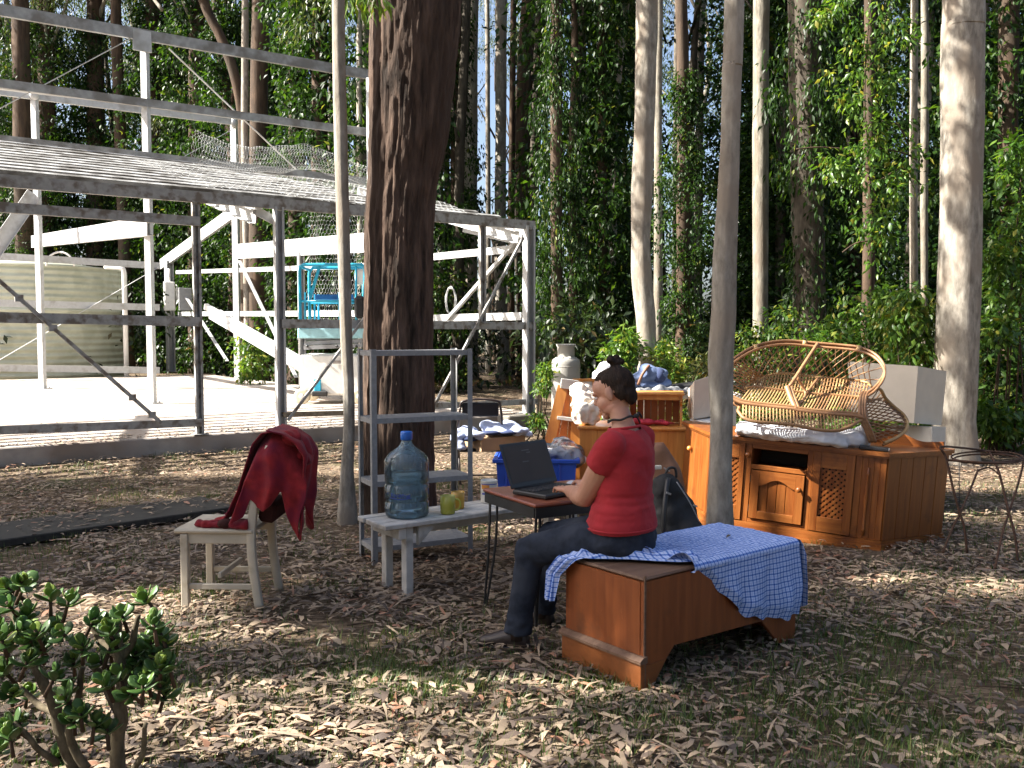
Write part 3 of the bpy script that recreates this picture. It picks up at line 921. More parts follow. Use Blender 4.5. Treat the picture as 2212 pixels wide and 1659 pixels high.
px_tree('slim_tree', 'slender grey tree just left of the huge red trunk, in front of the shed', [(718, 745, -10), (722, 750, 300), (727, 755, 480), (734, 760, 700), (742, 766, 900), (736, 764, 1020), (732, 768, 1105)], 7.35, mat_='bark_pale', crown=1, seg=28, bark=.07, n=10, H=15, seed=2)
px_tree('slim_tree', 'thin wavy grey tree standing in front of the pine cabinet', [(1565, 1607, -10), (1560, 1602, 150), (1558, 1597, 300), (1548, 1593, 460), (1541, 1590, 560), (1537, 1589, 680), (1530, 1583, 780), (1535, 1581, 900), (1533, 1580, 1000), (1527, 1582, 1120)], 6.0, mat_='bark_pale', crown=2, seg=36, bark=.06, ridge=9, n=12, H=15, seed=3)
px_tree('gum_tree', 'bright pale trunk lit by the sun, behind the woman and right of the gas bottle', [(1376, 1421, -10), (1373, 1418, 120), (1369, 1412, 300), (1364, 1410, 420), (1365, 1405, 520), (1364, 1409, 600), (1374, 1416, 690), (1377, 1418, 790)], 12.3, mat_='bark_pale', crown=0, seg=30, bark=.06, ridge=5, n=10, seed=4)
px_tree('gum_tree', 'thick pale grey trunk on the right edge beside the white box', [(2040, 2123, -10), (2038, 2122, 60), (2037, 2120, 250), (2034, 2118, 400), (2030, 2116, 560), (2026, 2112, 680), (2022, 2108, 800), (2020, 2104, 900), (2016, 2106, 985)], 10.9, mat_='bark_pale', crown=1, seg=44, bark=.05, ridge=8, n=12, seed=5)
px_tree('gum_tree', 'straight grey brown trunk between the slim tree and the vine hung tree', [(1629, 1662, -10), (1627, 1660, 200), (1626, 1659, 450), (1626, 1658, 720)], 18, mat_='bark_grey', crown=2, seed=6)
px_tree('gum_tree', 'pale straight trunk just right of the huge red tree, the nearer to it of two', [(1005, 1033, -10), (1004, 1031, 300), (1003, 1031, 600), (1008, 1034, 810)], 29, mat_='bark_pale', crown=0, H=26, seed=7)
px_tree('gum_tree', 'greyer straight trunk standing behind the braced end of the shed frame', [(1071, 1096, -10), (1070, 1093, 300), (1068, 1094, 600), (1072, 1104, 800)], 29.5, mat_='bark_pale', crown=1, H=26, seed=8)
px_tree('gum_tree', 'thin pale trunk seen between the two tall steel posts of the shed', [(523, 537, -10), (521, 537, 300), (527, 545, 700)], 23, mat_='bark_pale', crown=2, H=24, seed=9)
px_tree('gum_tree', 'very thin pale trunk in the gap between the slim tree and the red tree', [(770, 782, -10), (771, 784, 380)], 22, mat_='bark_pale', crown=0, H=22, seed=10)
px_tree('gum_tree', 'thick brown trunk behind the middle of the steel roof frame', [(546, 582, -10), (541, 578, 200), (538, 578, 600)], 26, mat_='bark_brown', crown=1, H=26, seed=11)
px_tree('gum_tree', 'broad brown trunk behind the water tank at the left edge', [(28, 60, -10), (30, 70, 300), (38, 78, 700)], 36, mat_='bark_brown', crown=2, H=26, vine=2, vine_sc=(.8, .8, .5), seed=12)
px_tree('gum_tree', 'slender brown trunk rising behind the right end of the water tank', [(240, 262, 60), (248, 272, 300), (262, 288, 700)], 36.5, mat_='bark_brown', crown=0, H=26, seed=13)
px_tree('leaning_tree', 'crooked brown trunk leaning behind the tallest steel post', [(425, 447, -10), (470, 492, 90), (500, 522, 180), (515, 537, 300), (520, 540, 600)], 27, mat_='bark_brown', crown=1, H=22, seed=14)
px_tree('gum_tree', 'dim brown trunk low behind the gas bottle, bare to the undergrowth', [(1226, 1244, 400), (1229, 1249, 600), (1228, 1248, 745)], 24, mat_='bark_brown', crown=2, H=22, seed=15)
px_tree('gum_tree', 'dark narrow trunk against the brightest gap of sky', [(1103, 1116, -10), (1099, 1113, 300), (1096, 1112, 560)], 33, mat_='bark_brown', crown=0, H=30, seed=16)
px_tree('forked_tree', 'dark branching trunk in the bright sky gap right of the shed roof', [(1140, 1158, -10), (1138, 1156, 200), (1136, 1150, 560)], 31, mat_='bark_brown', crown=1, H=30, seed=17)
px_tree('gum_tree', 'slim pale trunk leaning right, left of the bright sunlit trunk', [(1345, 1362, -20), (1322, 1340, 200), (1318, 1335, 420), (1312, 1330, 620)], 25, mat_='bark_pale', crown=0, H=24, seed=18)
px_tree('gum_tree', 'dark straight trunk close behind the bright sunlit trunk', [(1416, 1432, -10), (1414, 1430, 250), (1412, 1432, 650)], 20, mat_='bark_grey', crown=2, H=22, seed=19)
px_tree('gum_tree', 'one of two close thin trunks, the lefthand paler one behind the rattan settee', [(1966, 1982, 150), (1965, 1981, 420), (1966, 1982, 650)], 18.5, mat_='bark_pale', crown=1, H=20, seed=20)
px_tree('gum_tree', 'darker thin trunk, righthand one of a close pair behind the rattan settee', [(1990, 2006, 150), (1988, 2004, 420), (1990, 2004, 650)], 18.8, mat_='bark_grey', crown=2, H=20, seed=21)
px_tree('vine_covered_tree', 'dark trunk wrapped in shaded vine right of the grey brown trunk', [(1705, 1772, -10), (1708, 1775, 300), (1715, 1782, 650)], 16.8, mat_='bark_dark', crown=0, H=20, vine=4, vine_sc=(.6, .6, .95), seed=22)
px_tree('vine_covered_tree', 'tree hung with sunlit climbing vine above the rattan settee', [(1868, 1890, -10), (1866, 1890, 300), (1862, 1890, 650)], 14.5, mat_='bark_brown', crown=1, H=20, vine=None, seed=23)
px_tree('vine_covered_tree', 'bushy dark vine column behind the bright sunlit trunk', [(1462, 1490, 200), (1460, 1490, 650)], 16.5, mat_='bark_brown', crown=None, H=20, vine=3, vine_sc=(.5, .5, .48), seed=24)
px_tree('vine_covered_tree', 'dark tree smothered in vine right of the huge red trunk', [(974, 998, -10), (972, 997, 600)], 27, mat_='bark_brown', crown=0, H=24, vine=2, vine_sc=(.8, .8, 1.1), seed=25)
px_tree('vine_covered_tree', 'tall dense vine column left of the bright sunlit trunk, above the gas bottle', [(1190, 1215, -10), (1190, 1215, 600)], 22, mat_='bark_brown', crown=1, H=22, vine=1, vine_sc=(.55, .55, .9), seed=26)
px_tree('vine_covered_tree', 'vine shrouded dark tree beyond the dark slim trunks mid picture', [(1290, 1310, -10), (1292, 1312, 650)], 24, mat_='bark_brown', crown=2, H=24, vine=0, vine_sc=(.9, .9, 1), seed=27)
px_tree('vine_covered_tree', 'shadowy vine hung tree at the top right corner', [(2160, 2200, -10), (2158, 2196, 600)], 16, mat_='bark_brown', crown=0, H=20, vine=4, vine_sc=(1, 1, .9), seed=28)
for i, (px, Y, vn, sc, lab) in enumerate((
        (100, 38, 4, 1.25, 'dense leafy tree at the far left above the water tank'),
        (205, 39, 1, 1.3, 'leafy vine clad tree between the two left steel posts'),
        (330, 37, 3, 1.3, 'dark vine clad tree behind the tallest steel post'),
        (425, 36, 4, 1.3, 'dark vine clad tree behind the open middle bay of the shed'),
        (640, 27, 0, 1.2, 'vine clad tree just left of the slim grey tree'),
        (690, 24.5, 2, 1.3, 'thick dark leafy trunk right beside the slim grey tree'))):
    px_tree('vine_covered_tree', lab, [(px - 16, px + 16, 0), (px - 18, px + 18, 650)], Y, mat_='bark_brown', crown=i, H=24, vine=vn, vine_sc=(sc, sc, 1.15), seed=30 + i)

for (l, r, Y, m_, sd_, lab) in (
        (1172, 1184, 30, 'bark_pale', 70, 'very thin pale trunk between the dark forked trunk and the vine column'), (1256, 1270, 27, 'bark_grey', 71, 'thin grey trunk just right of the dim brown one above the gas bottle'),
        (1500, 1516, 30, 'bark_pale', 73, 'thin pale trunk in the second bright sky gap, right of the sunlit trunk'),
        (946, 957, 27, 'bark_grey', 75, 'thin grey trunk hugging the right side of the huge red tree'),
        (1050, 1060, 36, 'bark_pale', 76, 'threadlike pale trunk between the two straight grey trunks'), (1452, 1462, 33, 'bark_grey', 77, 'thin grey trunk in the sky gap nearest the sunlit trunk'),
        (706, 716, 30, 'bark_grey', 80, 'thin grey trunk close left of the slim grey tree')):
    o_ = R.uniform(-6, 10)
    px_tree('gum_tree', lab, [(l + o_, r + o_, -10), (l + o_ * .4, r + o_ * .4, 250), (l - 1, r + 1, 660)], Y, mat_=m_, crown=None, H=24, seed=sd_, seg=12)

# the sunlit hanging vine
def lit_vine():
    root = thing('climbing_vine', 'bright sunlit trailing vine leaves hanging above the rattan settee', 'vine', K(1870, 722, 14.0) * 1)
    o = root.location
    C = []; r = []
    path = [(1880, -20, 90), (1868, 60, 75), (1850, 130, 62), (1862, 190, 55), (1880, 260, 48), (1868, 330, 62), (1850, 370, 65), (1895, 430, 50), (1885, 480, 34), (1905, 520, 30), (1935, 300, 40), (1960, 360, 34), (1830, 385, 40), (1905, 180, 40), (1940, 60, 50), (1800, 20, 40)]
    for (px, py, w) in path:
        for k in range(7):
            p = K(px + R.gauss(0, w * .5), py + R.gauss(0, 26), 13.9 + R.uniform(-.45, .3)); C.append(tuple(p - o)); r.append(R.uniform(.14, .32))
    me = clump_leaves(C, r, 26, .115, W=.42, droop=.6, tint0=.5, tvar=.25, fine=True, name='vine_foliage')
    link_mesh('vine_foliage', me, M['bright'], root)
    st = MB(world=True)
    for pts in ([(1720, 322), (1770, 318), (1830, 322)], [(1960, 310), (1940, 270), (1905, 262)], [(1900, 320), (1950, 330), (1980, 345)], [(1820, 545), (1850, 525), (1885, 520)], [(1880, 0), (1868, 200), (1880, 400), (1890, 540)], [(1990, 400), (1950, 365), (1900, 390)]):
        st.tube(smooth_path([K(x, y, 13.8) for x, y in pts], 5), .012, seg=5)
    st.build('stem', M['bark_brown'], root)
lit_vine()

# ------------------------------------------------------------------ shrubs
def shrub(label, blobs, Y, L, per, mat_='bright', dy=.5, tint0=.45, name='shrub', W=.42, nsub=9, sz=.2, droop=.35, stems=True):
    """blobs: (px, py, radius px)"""
    c0 = K(sum(b[0] for b in blobs) / len(blobs), 722, Y)
    root = thing(name, label, 'shrub' if name == 'shrub' else name.replace('_', ' '), (c0.x, c0.y, 0))
    C = []; r = []; st = MB(world=True)
    low = [(px + R.uniform(-25, 25), 722 + 2600 / Y - R.uniform(10, 50), rp * .8) for (px, py, rp) in blobs] [:: 1 if mat_ != 'bright' else 2] if stems else []
    for (px, py, rp) in list(blobs) + low:
        c = K(px, py, Y); rr = rp * Y / F
        for k in range(nsub):
            u = rnd_unit(1)[0] * (R.random() ** .4) * rr
            p = c + V3((u[0], u[1] * .8 + R.uniform(-dy, dy) * .4, u[2]))
            if p.z < .05: p.z = R.uniform(.05, .3)
            C.append((p.x - c0.x, p.y - c0.y, p.z)); r.append(sz * R.uniform(.6, 1.3))
        if stems:
            b = V3((c.x + R.uniform(-.2, .2), c.y, 0)); st.tube([b, b.lerp(c, .5) + V3((R.uniform(-.1, .1), 0, 0)), c], [.013, .010, .005], seg=5)
    me = clump_leaves(C, r, per, L, W=W, droop=droop, tint0=tint0, tvar=.22, fine=True, name='foliage')
    link_mesh('foliage', me, M[mat_], root)
    if stems: st.build('stem', M['bark_brown'], root)
    return root

shrub('bright green leafy bush overhanging the right edge behind the thick pale trunk', [(2205, 400, 55), (2190, 500, 60), (2160, 570, 45), (2200, 640, 70), (2165, 700, 40), (2210, 330, 40)], 11.6, .13, 30, tint0=.5, sz=.26, nsub=10)
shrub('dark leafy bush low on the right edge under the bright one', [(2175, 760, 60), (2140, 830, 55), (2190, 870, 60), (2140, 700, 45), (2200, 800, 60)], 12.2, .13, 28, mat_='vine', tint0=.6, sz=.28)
shrub('bushy green shrub directly behind the top of the rattan settee', [(1780, 720, 45), (1820, 700, 50), (1870, 690, 45), (1760, 750, 35), (1850, 745, 50), (1900, 740, 50), (1910, 790, 45)], 11.8, .105, 26, tint0=.52, sz=.2)
shrub('yellow green shrub with drooping leaves beside the thick pale trunk', [(1980, 640, 35), (1960, 680, 40), (1995, 700, 45), (1970, 740, 40), (2000, 760, 40), (1935, 700, 30)], 11.2, .12, 24, tint0=.68, sz=.18, droop=.7)
shrub('small sapling with upright leafy tip behind the settee', [(1905, 640, 20), (1900, 665, 18), (1890, 700, 22)], 12.4, .10, 22, tint0=.45, sz=.12)
shrub('pale yellow green shrub at the foot of the bright sunlit trunk, on its right', [(1435, 760, 28), (1450, 785, 28), (1440, 810, 24), (1468, 800, 20)], 11.9, .085, 24, tint0=.72, sz=.13)
shrub('glossy green shrub left of the bright sunlit trunk, behind the woman\'s head', [(1335, 735, 30), (1350, 765, 32), (1325, 770, 28), (1360, 740, 24)], 11.9, .10, 24, tint0=.55, sz=.14)
shrub('small sunlit plant left of the gas bottle', [(1176, 815, 14), (1180, 800, 12), (1170, 835, 16)], 13, .08, 16, tint0=.55, sz=.11)
shrub('low leafy plant growing behind the slab inside the shed frame', [(520, 765, 35), (560, 770, 40), (545, 740, 28)], 24, .16, 20, tint0=.6, sz=.3)
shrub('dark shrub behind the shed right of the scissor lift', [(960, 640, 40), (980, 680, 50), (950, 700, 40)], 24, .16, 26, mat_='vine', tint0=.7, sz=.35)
shrub('brown and green ferny undergrowth right of the gas bottle and trunk', [(1500, 800, 40), (1480, 830, 35), (1530, 790, 35)], 12.6, .12, 22, mat_='fern', tint0=.35, W=.22, sz=.2)
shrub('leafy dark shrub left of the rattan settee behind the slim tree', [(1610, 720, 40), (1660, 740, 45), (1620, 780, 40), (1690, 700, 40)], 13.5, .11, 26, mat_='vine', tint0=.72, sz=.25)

def fern(px, py, label, n=11, l=.55, tint=.5):
    g = G(px, py); root = thing('fern', label, 'fern', g, group='ferns behind the end of the shed')
    P = []; D = []; Nn = []; Ls = []; T = []
    for k in range(n):
        a = R.uniform(0, 6.28); ll = l * R.uniform(.7, 1.2); tt = tint + R.uniform(-.3, .4)
        for t in np.linspace(.12, 1, 14):
            p = V3((math.cos(a) * ll * t, math.sin(a) * ll * t, ll * (1.15 * t - .75 * t * t)))
            for s in (-1, 1):
                P.append(p); D.append((-math.sin(a) * s + math.cos(a) * .4, math.cos(a) * s + math.sin(a) * .4, -.1)); Nn.append((0, 0, 1)); Ls.append(.16 * ll * (1.15 - t) + .02); T.append(tt)
    P = np.array([tuple(p) for p in P]); Ls = np.array(Ls)
    me = leaf_cloud('frond', P, np.array(D), np.array(Nn, float), Ls, Ls * .3, np.clip(T, 0, 1))
    link_mesh('frond', me, M['fern'], root)
for (px, py, l, t, lab) in ((1090, 838, .7, .95, 'brown dead fern clump behind the end post of the shed'), (1010, 842, .6, .55, 'green fern seen through the top of the metal shelves'), (1050, 835, .55, .9, 'rusty fern between the two straight grey trunks'),
                            (960, 850, .6, .5, 'green fern close to the huge red trunk'), (1120, 830, .5, .8, 'browning fern right of the dead clump'), (1460, 850, .6, .3, 'green fern right of the bright sunlit trunk'), (1500, 855, .6, .4, 'fern behind the folded clothes table')):
    fern(px, py, lab, l=l, tint=t)

# ------------------------------------------------------------------ far forest
GAPS = ((1030, 1180), (1410, 1560), (690, 785), (945, 1000))
def in_gap(px, m=0): return any(a - m < px < b + m for a, b in GAPS)
def far_forest():
    TR = []
    for (s, r0, H) in ((51, .2, 24), (52, .16, 22), (53, .26, 26), (54, .13, 20)):
        g = random.Random(s)
        pts = [V3((g.uniform(-.25, .25) * (z / 8), g.uniform(-.25, .25) * (z / 8), z)) for z in (-.1, 3, 7, 12, 17, H)]
        mb = trunk_mesh(pts, [r0 * 1.1, r0, r0 * .9, r0 * .75, r0 * .5, r0 * .15], seg=10, n=3, seed=s)
        # upper limbs
        for k in range(5):
            z = g.uniform(7, H - 3); a = g.uniform(0, 6.28); p = V3((0, 0, z))
            d = V3((math.cos(a), math.sin(a), 1.6)) * g.uniform(1, 2.2)
            mb.tube([p, p + d * .5 + V3((0, 0, .2)), p + d], [r0 * .4, r0 * .28, r0 * .1], seg=5)
        TR.append([mb.mesh('trunk') for _ in range(1)][0])
    mats = ['bark_brown', 'bark_dark', 'bark_grey', 'bark_dark']
    for me, mn in zip(TR, mats): me.materials.append(M[mn])
    placed = []
    k = 0; tries = 0
    while k < 150 and tries < 8000:
        tries += 1
        Y = R.uniform(24, 62); px = R.uniform(-160, 2380) if k < 105 else R.uniform(-1700, -160)
        X = (px - 1106) / F * Y
        if px < -160 and (X - SO.x) * SV.x + (Y - SO.y) * SV.y < 20: continue
        if px < -160 and Y < 36: continue
        if in_slab(np.array(X), np.array(Y), 1.0): continue
        if -160 < px < 330 and Y < 37: continue
        if any((X - a) ** 2 + (Y - b) ** 2 < 2.2 for a, b in placed): continue
        gap = in_gap(px, 12)
        if gap and R.random() < .5: continue
        placed.append((X, Y)); k += 1
        i = R.randrange(4)
        vined = R.random() < (.0 if gap else .92)
        where = ('far out of view to the left' if px < -160 else 'far behind the water tank' if px < 300 else 'far behind the middle bays of the shed frame' if px < 690 else
                 'far behind the huge red tree and shelf' if px < 1000 else 'far behind the right end of the shed' if px < 1190 else 'far behind the gas bottle and woman' if px < 1420 else
                 'far behind the pine hutch and slim tree' if px < 1640 else 'far behind the rattan settee' if px < 2010 else 'far behind the thick pale trunk at the right edge')
        if vined:
            lab = 'vine smothered forest tree ' + where; gr = 'vine smothered trees ' + where
        else:
            lab = 'bare thin forest trunk ' + where; gr = 'bare trunks ' + where
        root = thing('forest_tree', lab, 'tree', (X, Y, 0), R.uniform(0, 6.28), group=gr)
        s = R.uniform(.8, 1.25)
        copy_child(TR[i], 'trunk', root, sc=(s, s, s))
        if vined:
            v = R.uniform(1.0, 1.6)
            copy_child(VINES[R.randrange(5)], 'vine_foliage', root, (0, 0, 0), R.uniform(0, 6.28), (v, v, R.uniform(.8, 1.45)))
        c = CROWNS[R.randrange(3)][0]
        copy_child(c, 'crown', root, (0, 0, R.uniform(3, 6) if gap else R.uniform(-3.5, 1)), R.uniform(0, 6.28), (s * (.7 if gap else 1), s * (.7 if gap else 1), s))
    # undergrowth masses
    C = []; r = []
    for k in range(620):
        Y = R.uniform(19, 60) if k > 170 else R.uniform(17, 27)
        px = R.uniform(-150, 2360); X = (px - 1106) / F * Y
        if in_slab(np.array(X), np.array(Y), 1.2): continue
        if px < 1170 and Y < 24: continue
        h = R.uniform(.2, 2.0) * (1.0 if Y < 30 else 1.6)
        C.append((X, Y, h)); r.append(R.uniform(.5, 1.1) * (1 if Y < 30 else 1.5))
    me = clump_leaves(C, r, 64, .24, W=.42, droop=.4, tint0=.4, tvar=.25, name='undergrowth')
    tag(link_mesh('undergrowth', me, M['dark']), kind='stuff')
    # the wood goes on: one far mass of foliage and stems
    n = 950
    a = NR.uniform(math.radians(20), math.radians(160), n); d = NR.uniform(64, 95, n)
    hh = NR.random(n) ** 1.5 * 15
    fp = 1106 + F * np.cos(a) / np.maximum(np.sin(a), .05)
    hh = np.where([in_gap(q) for q in fp], hh * .3, hh)
    C = np.stack([np.cos(a) * d, np.sin(a) * d, hh], 1)
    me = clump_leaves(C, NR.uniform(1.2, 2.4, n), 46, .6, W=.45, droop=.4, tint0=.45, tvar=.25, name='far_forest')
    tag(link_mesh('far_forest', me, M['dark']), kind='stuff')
far_forest()
def wood_behind():
    # unseen wood behind the camera and to the right, added to dim skylight
    n = 1300
    a = NR.uniform(math.radians(168), math.radians(382), n); d = NR.uniform(17, 30, n)
    hh = NR.random(n) ** .9 * np.where((a > math.radians(168)) & (a < math.radians(215)), 9, 17)
    C = np.stack([np.cos(a) * d, np.sin(a) * d + 2, hh], 1)
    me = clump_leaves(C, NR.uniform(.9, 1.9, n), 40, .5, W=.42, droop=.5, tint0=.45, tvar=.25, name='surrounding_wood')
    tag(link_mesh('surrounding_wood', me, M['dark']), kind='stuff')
wood_behind()

# ------------------------------------------------------------------ trees beyond the left of the picture: unseen, crowns shaped to shade the clearing
def shade_trees():
    k = math.cos(SUN_EL) / math.sin(SUN_EL)
    sx, sy = math.cos(SUN_AZ) * k, math.sin(SUN_AZ) * k     # offset towards the sun per metre of height
    lit = [  # sun patches on the ground plane: x, y, rx, ry, strength
        (-2.25, 5.15, .7, .2, 1), (-1.7, 4.25, 1.0, .42, 1), (-.55, 4.12, .95, .38, 1), (.1, 4.0, .5, .25, 1), (.15, 3.85, .45, .2, .8), (-.5, 3.45, .9, .25, .55), (.6, 3.1, .8, .2, .5), (-2.2, 3.7, .4, .3, .6),
        (.30, 7.3, .4, .3, .95), (2.45, 5.45, .9, .2, .7), (3.8, 5.2, .6, .25, .6), (-.4, 6.95, .25, .12, .8), 
        (-3.2, 8.6, .7, .2, .7), (-1.9, 9.0, .6, .2, .5), (1.9, 3.3, .5, .12, .5), (-.9, 3.05, .8, .38, .95), (.3, 3.25, .5, .15, .8)]
    def want(x, y):
        w = 0.0
        if -5.2 < x < 4.6 and 2.2 < y < 7.25: w = 1.0
        if -5.5 < x < -.3 and 7.25 <= y < 9.7: w = .8
        if .9 < x < 5.6 and 6.05 < y < 7.45:
            rr_ = sy / sx; fx = (7.745 + rr_ * x - y) / (.483 + rr_)        # where on the cabinet front this light lands
            w = 1.0 if fx > 2.72 else 0.0
        if 5 < x < 12.5 and 10.6 < y < 13.2: w = .17
        if 6 < x < 9 and 5 < y < 9.8: w = .05
        for (a, b, rx, ry, s) in lit:
            q = ((x - a) / (rx * 1.2 + .1)) ** 2 + ((y - b) / (ry * 1.2 + .1)) ** 2
            if q < 1: w *= 1 - s
        return w
    trunks = [(-8.2, 1.2), (-10.4, 3.2), (-9.2, 5.4), (-12.6, 1.4), (-7.4, 3.6), (-12.2, 5.6), (-9.8, 7.4)]
    cl = {i: [] for i in range(len(trunks))}
    n = 0; tries = 0
    while n < 2500 and tries < 80000:
        tries += 1
        x = R.uniform(-5.5, 12.5); y = R.uniform(2.2, 13.2)
        if R.random() > want(x, y): continue
        z = R.uniform(7.5, 11.5)
        p = (x + sx * z, y + sy * z, z)
        i = min(range(len(trunks)), key=lambda q: (trunks[q][0] - p[0]) ** 2 + (trunks[q][1] - p[1]) ** 2 + R.uniform(0, 3))
        cl[i].append(p); n += 1
    for i, (tx, ty) in enumerate(trunks):
        root = thing('shade_tree', 'unseen tall tree left of the clearing, its crown shaped to shade it', 'tree', (tx, ty, 0), group='shade trees left of the clearing')
        mb = trunk_mesh([V3((0, 0, -.1)), V3((.1, .05, 4)), V3((.05, -.1, 8)), V3((.1, 0, 12.5))], [.2, .17, .13, .04], seg=12, n=4, seed=60 + i)
        lb = MB()
        for c in cl[i][::9]:
            q = V3((c[0] - tx, c[1] - ty, c[2])); b = V3((.05, -.05, max(5, q.z - 2.2)))
            lb.tube([b, b.lerp(q, .5) + V3((0, 0, .2)), q], [.05, .03, .01], seg=4)
        mb.build('trunk', M['bark_grey'], root)
        if lb.v: lb.build('limbs', M['bark_grey'], root)
        if cl[i]:
            C = np.array(cl[i]) - np.array([tx, ty, 0])
            me = clump_leaves(C, NR.uniform(.13, .24, len(C)), 34, .17, W=.34, droop=.6, tint0=.5, tvar=.2, name='crown')
            link_mesh('crown', me, M['crown'], root)
shade_trees()
# ------------------------------------------------------------------ the steel shed frame
def shed():
    s1, s2, s3 = 6.0, 12.5, 17.3
    root = thing('steel_shed_frame', 'bare galvanised steel frame of a shed standing open on a concrete slab', 'shed frame', SP(3, 0, SLAB))
    def part(name, m, mb, label=None):
        o = mb.build(name, M[m], root, label=label); return o
    def post(px, yt, s, w, d, m='galv', endplane=None, zb=SLAB):
        top = FW(px, yt, s) if endplane is None else EP(px, yt, endplane)
        mb = MB(world=True)
        b = V3((top.x, top.y, zb))
        mb.channel(b, top, d, w, .012, up=SU, lip=.02)
        mb.box(V3((top.x, top.y, zb + .008)), (w * 1.9, w * 1.9, .012), Mx)
        return part('column', m, mb)
    def tall_post(px, yt, s, w, d, endplane=None):
        top = FW(px, yt, s) if endplane is None else EP(px, yt, endplane)
        M2 = Mx @ Matrix.Rotation(math.radians(-57), 3, 'Z')
        mb = MB(world=True); h = top.z - SLAB
        mb.box((top.x, top.y, SLAB + h / 2), (w, d, h), M2, b=.006)
        mb.box((top.x, top.y, SLAB + .01), (w * 1.8, w * 1.8, .016), M2)
        for dx in (-.6, .6):
            for dy in (-.6, .6): mb.tube([V3((top.x, top.y, SLAB + .015)) + M2 @ V3((dx * w, dy * w, 0)), V3((top.x, top.y, SLAB + .05)) + M2 @ V3((dx * w, dy * w, 0))], .012, 6)
        return part('column', 'galv', mb)
    def rail(a, b, s, h, w=.06, m='galv', name='girt', lip=.018, plane=None, up=(0, 0, 1), side=1, label=None):
        p = FW(a[0], a[1], s) if plane is None else EP(a[0], a[1], plane)
        q = FW(b[0], b[1], s) if plane is None else EP(b[0], b[1], plane)
        mb = MB(world=True); mb.channel(p, q, w, h, .008, up=up, lip=lip, side=side)
        return part(name, m, mb, label)
    def rod(a, b, s, r=.018, m='galv_dirty', plane=None, nm_='brace', clips=(), flat=False):
        p = FW(a[0], a[1], s) if plane is None else EP(a[0], a[1], plane)
        q = FW(b[0], b[1], s) if plane is None else EP(b[0], b[1], plane)
        mb = MB(world=True)
        if flat: mb.beam(p, q, .012, r * 2, up=(SU if plane is not None else SV))
        else: mb.beam(p, q, r * 2, r * 2, up=SV)
        for t in clips:
            c = p.lerp(q, t); mb.box(c, (.09, .05, .08), Mx)
        return part(nm_, m, mb)
    # --- front wall (s = 0)
    rail((-260, 367), (1157, 487), -.02, .145, .05, 'galv_dirty', 'eave_beam', label='dirt streaked eave beam along the near wall')
    post(421, 432, .06, .10, .05, 'galv_dirty'); post(599, 448, .06, .13, .08, 'galv')
    o = post(1040, 486, .05, .11, .05, 'galv_dirty', zb=FW(1040, 700, .05).z)
    post(1138, 489, .05, .17, .12, 'galv')
    rail((-260, 680), (437, 695), -.03, .125, .05, 'galv_dirty'); rail((-260, 428), (432, 478), -.03, .12, .05, 'galv_dirty')
    rail((-260, 940), (437, 913), -.03, .10, .05, 'galv_dirty')
    rail((609, 699), (1158, 704), -.03, .125, .05, 'galv_dirty')
    rail((612, 896), (762, 892), -.03, .07, .05, 'timber'); rail((905, 879), (1167, 867), -.03, .09, .05, 'galv_dirty')
    rod((-40, 573), (349, 914), -.08, .022, clips=(.19, .37, .82, .94))
    rod((622, 908), (788, 686), -.08, .018)
    rod((1130, 514), (938, 875), -.07, .02)
    # knee brackets
    for (a, b, h) in (((548, 452), (596, 478), .12), ((1002, 484), (1128, 512), .17)):
        mb = MB(world=True)
        pl = None
        if a[0] < 700:
            p, q = FW(*a, .12), FW(*b, .12); mb.beam(p, q, .02, h, up=(0, 0, 1))
        else:
            p, q = EP(*a, T_END + .03), EP(*b, T_END + .03); mb.beam(p, q, .02, h + .12, up=(0, 0, 1))
        part('knee_bracket', 'galv', mb)
    # --- end frame (t = T_END)
    rail((800, 568), (1124, 536), 0, .13, .06, 'galv', plane=T_END + .06); rail((800, 690), (1126, 683), 0, .13, .06, 'galv', plane=T_END + .06)
    rod((1115, 521), (966, 690), 0, .03, 'galv', plane=T_END + .02)
    tall_post(800, 168, 0, .16, .1, T_END); tall_post(505, 256, 0, .2, .1, T_END)
    post(362, 560, 0, .24, .3, 'galv', endplane=T_END); post(648, 545, 0, .15, .1, 'galv', endplane=T_END)
    def rafter(a, b, h, plane, lab=None):
        p, q = EP(*a, plane), EP(*b, plane); mb = MB(world=True)
        mb.channel(p, q, .09, h, .014, up=(0, 0, 1), lip=.02, side=1); part('rafter', 'galv', mb, lab)
    rafter((514, 543), (800, 523), .42, T_END - .03); rafter((346, 571), (502, 458), .36, T_END - .03)
    rail((380, 588), (800, 574), 0, .12, .05, 'galv', plane=T_END + .05); rail((385, 678), (800, 677), 0, .14, .05, 'galv', plane=T_END + .05)
    rod((517, 563), (640, 815), 0, .05, 'galv', plane=T_END - .08, flat=True); rod((390, 623), (491, 780), 0, .05, 'galv', plane=T_END - .08, flat=True)
    # --- first inner row
    tA = (FW(318, 800, s1) - SO).dot(SU)
    tall_post(312, 86, s1, .15, .09)
    rail((-160, -8), (800, 161), s1 - .08, .20, .07, 'galv_grey', 'purlin'); rail((-160, 158), (797, 286), s1 - .08, .15, .07, 'galv_grey', 'purlin')
    rail((-160, 282), (790, 391), s1 - .08, .15, .07, 'galv_grey', 'purlin'); rail((-160, 170), (797, 279), s1 + .06, .05, .1, 'galv', 'purlin')
    rod((288, 80), (0, 234), s1 - .02, .03, 'galv', flat=True); rod((365, 105), (640, 366), s1 - .02, .03, 'galv', flat=True); rod((506, 277), (358, 361), s1 - .02, .03, 'galv', flat=True)
    for (px, py, s) in ((305, 90, s1),):
        mb = MB(world=True); p = FW(px, py, s); mb.box(p + SV * -.07 , (.34, .03, .4), Mx, b=.01); part('cap_plate', 'galv', mb)
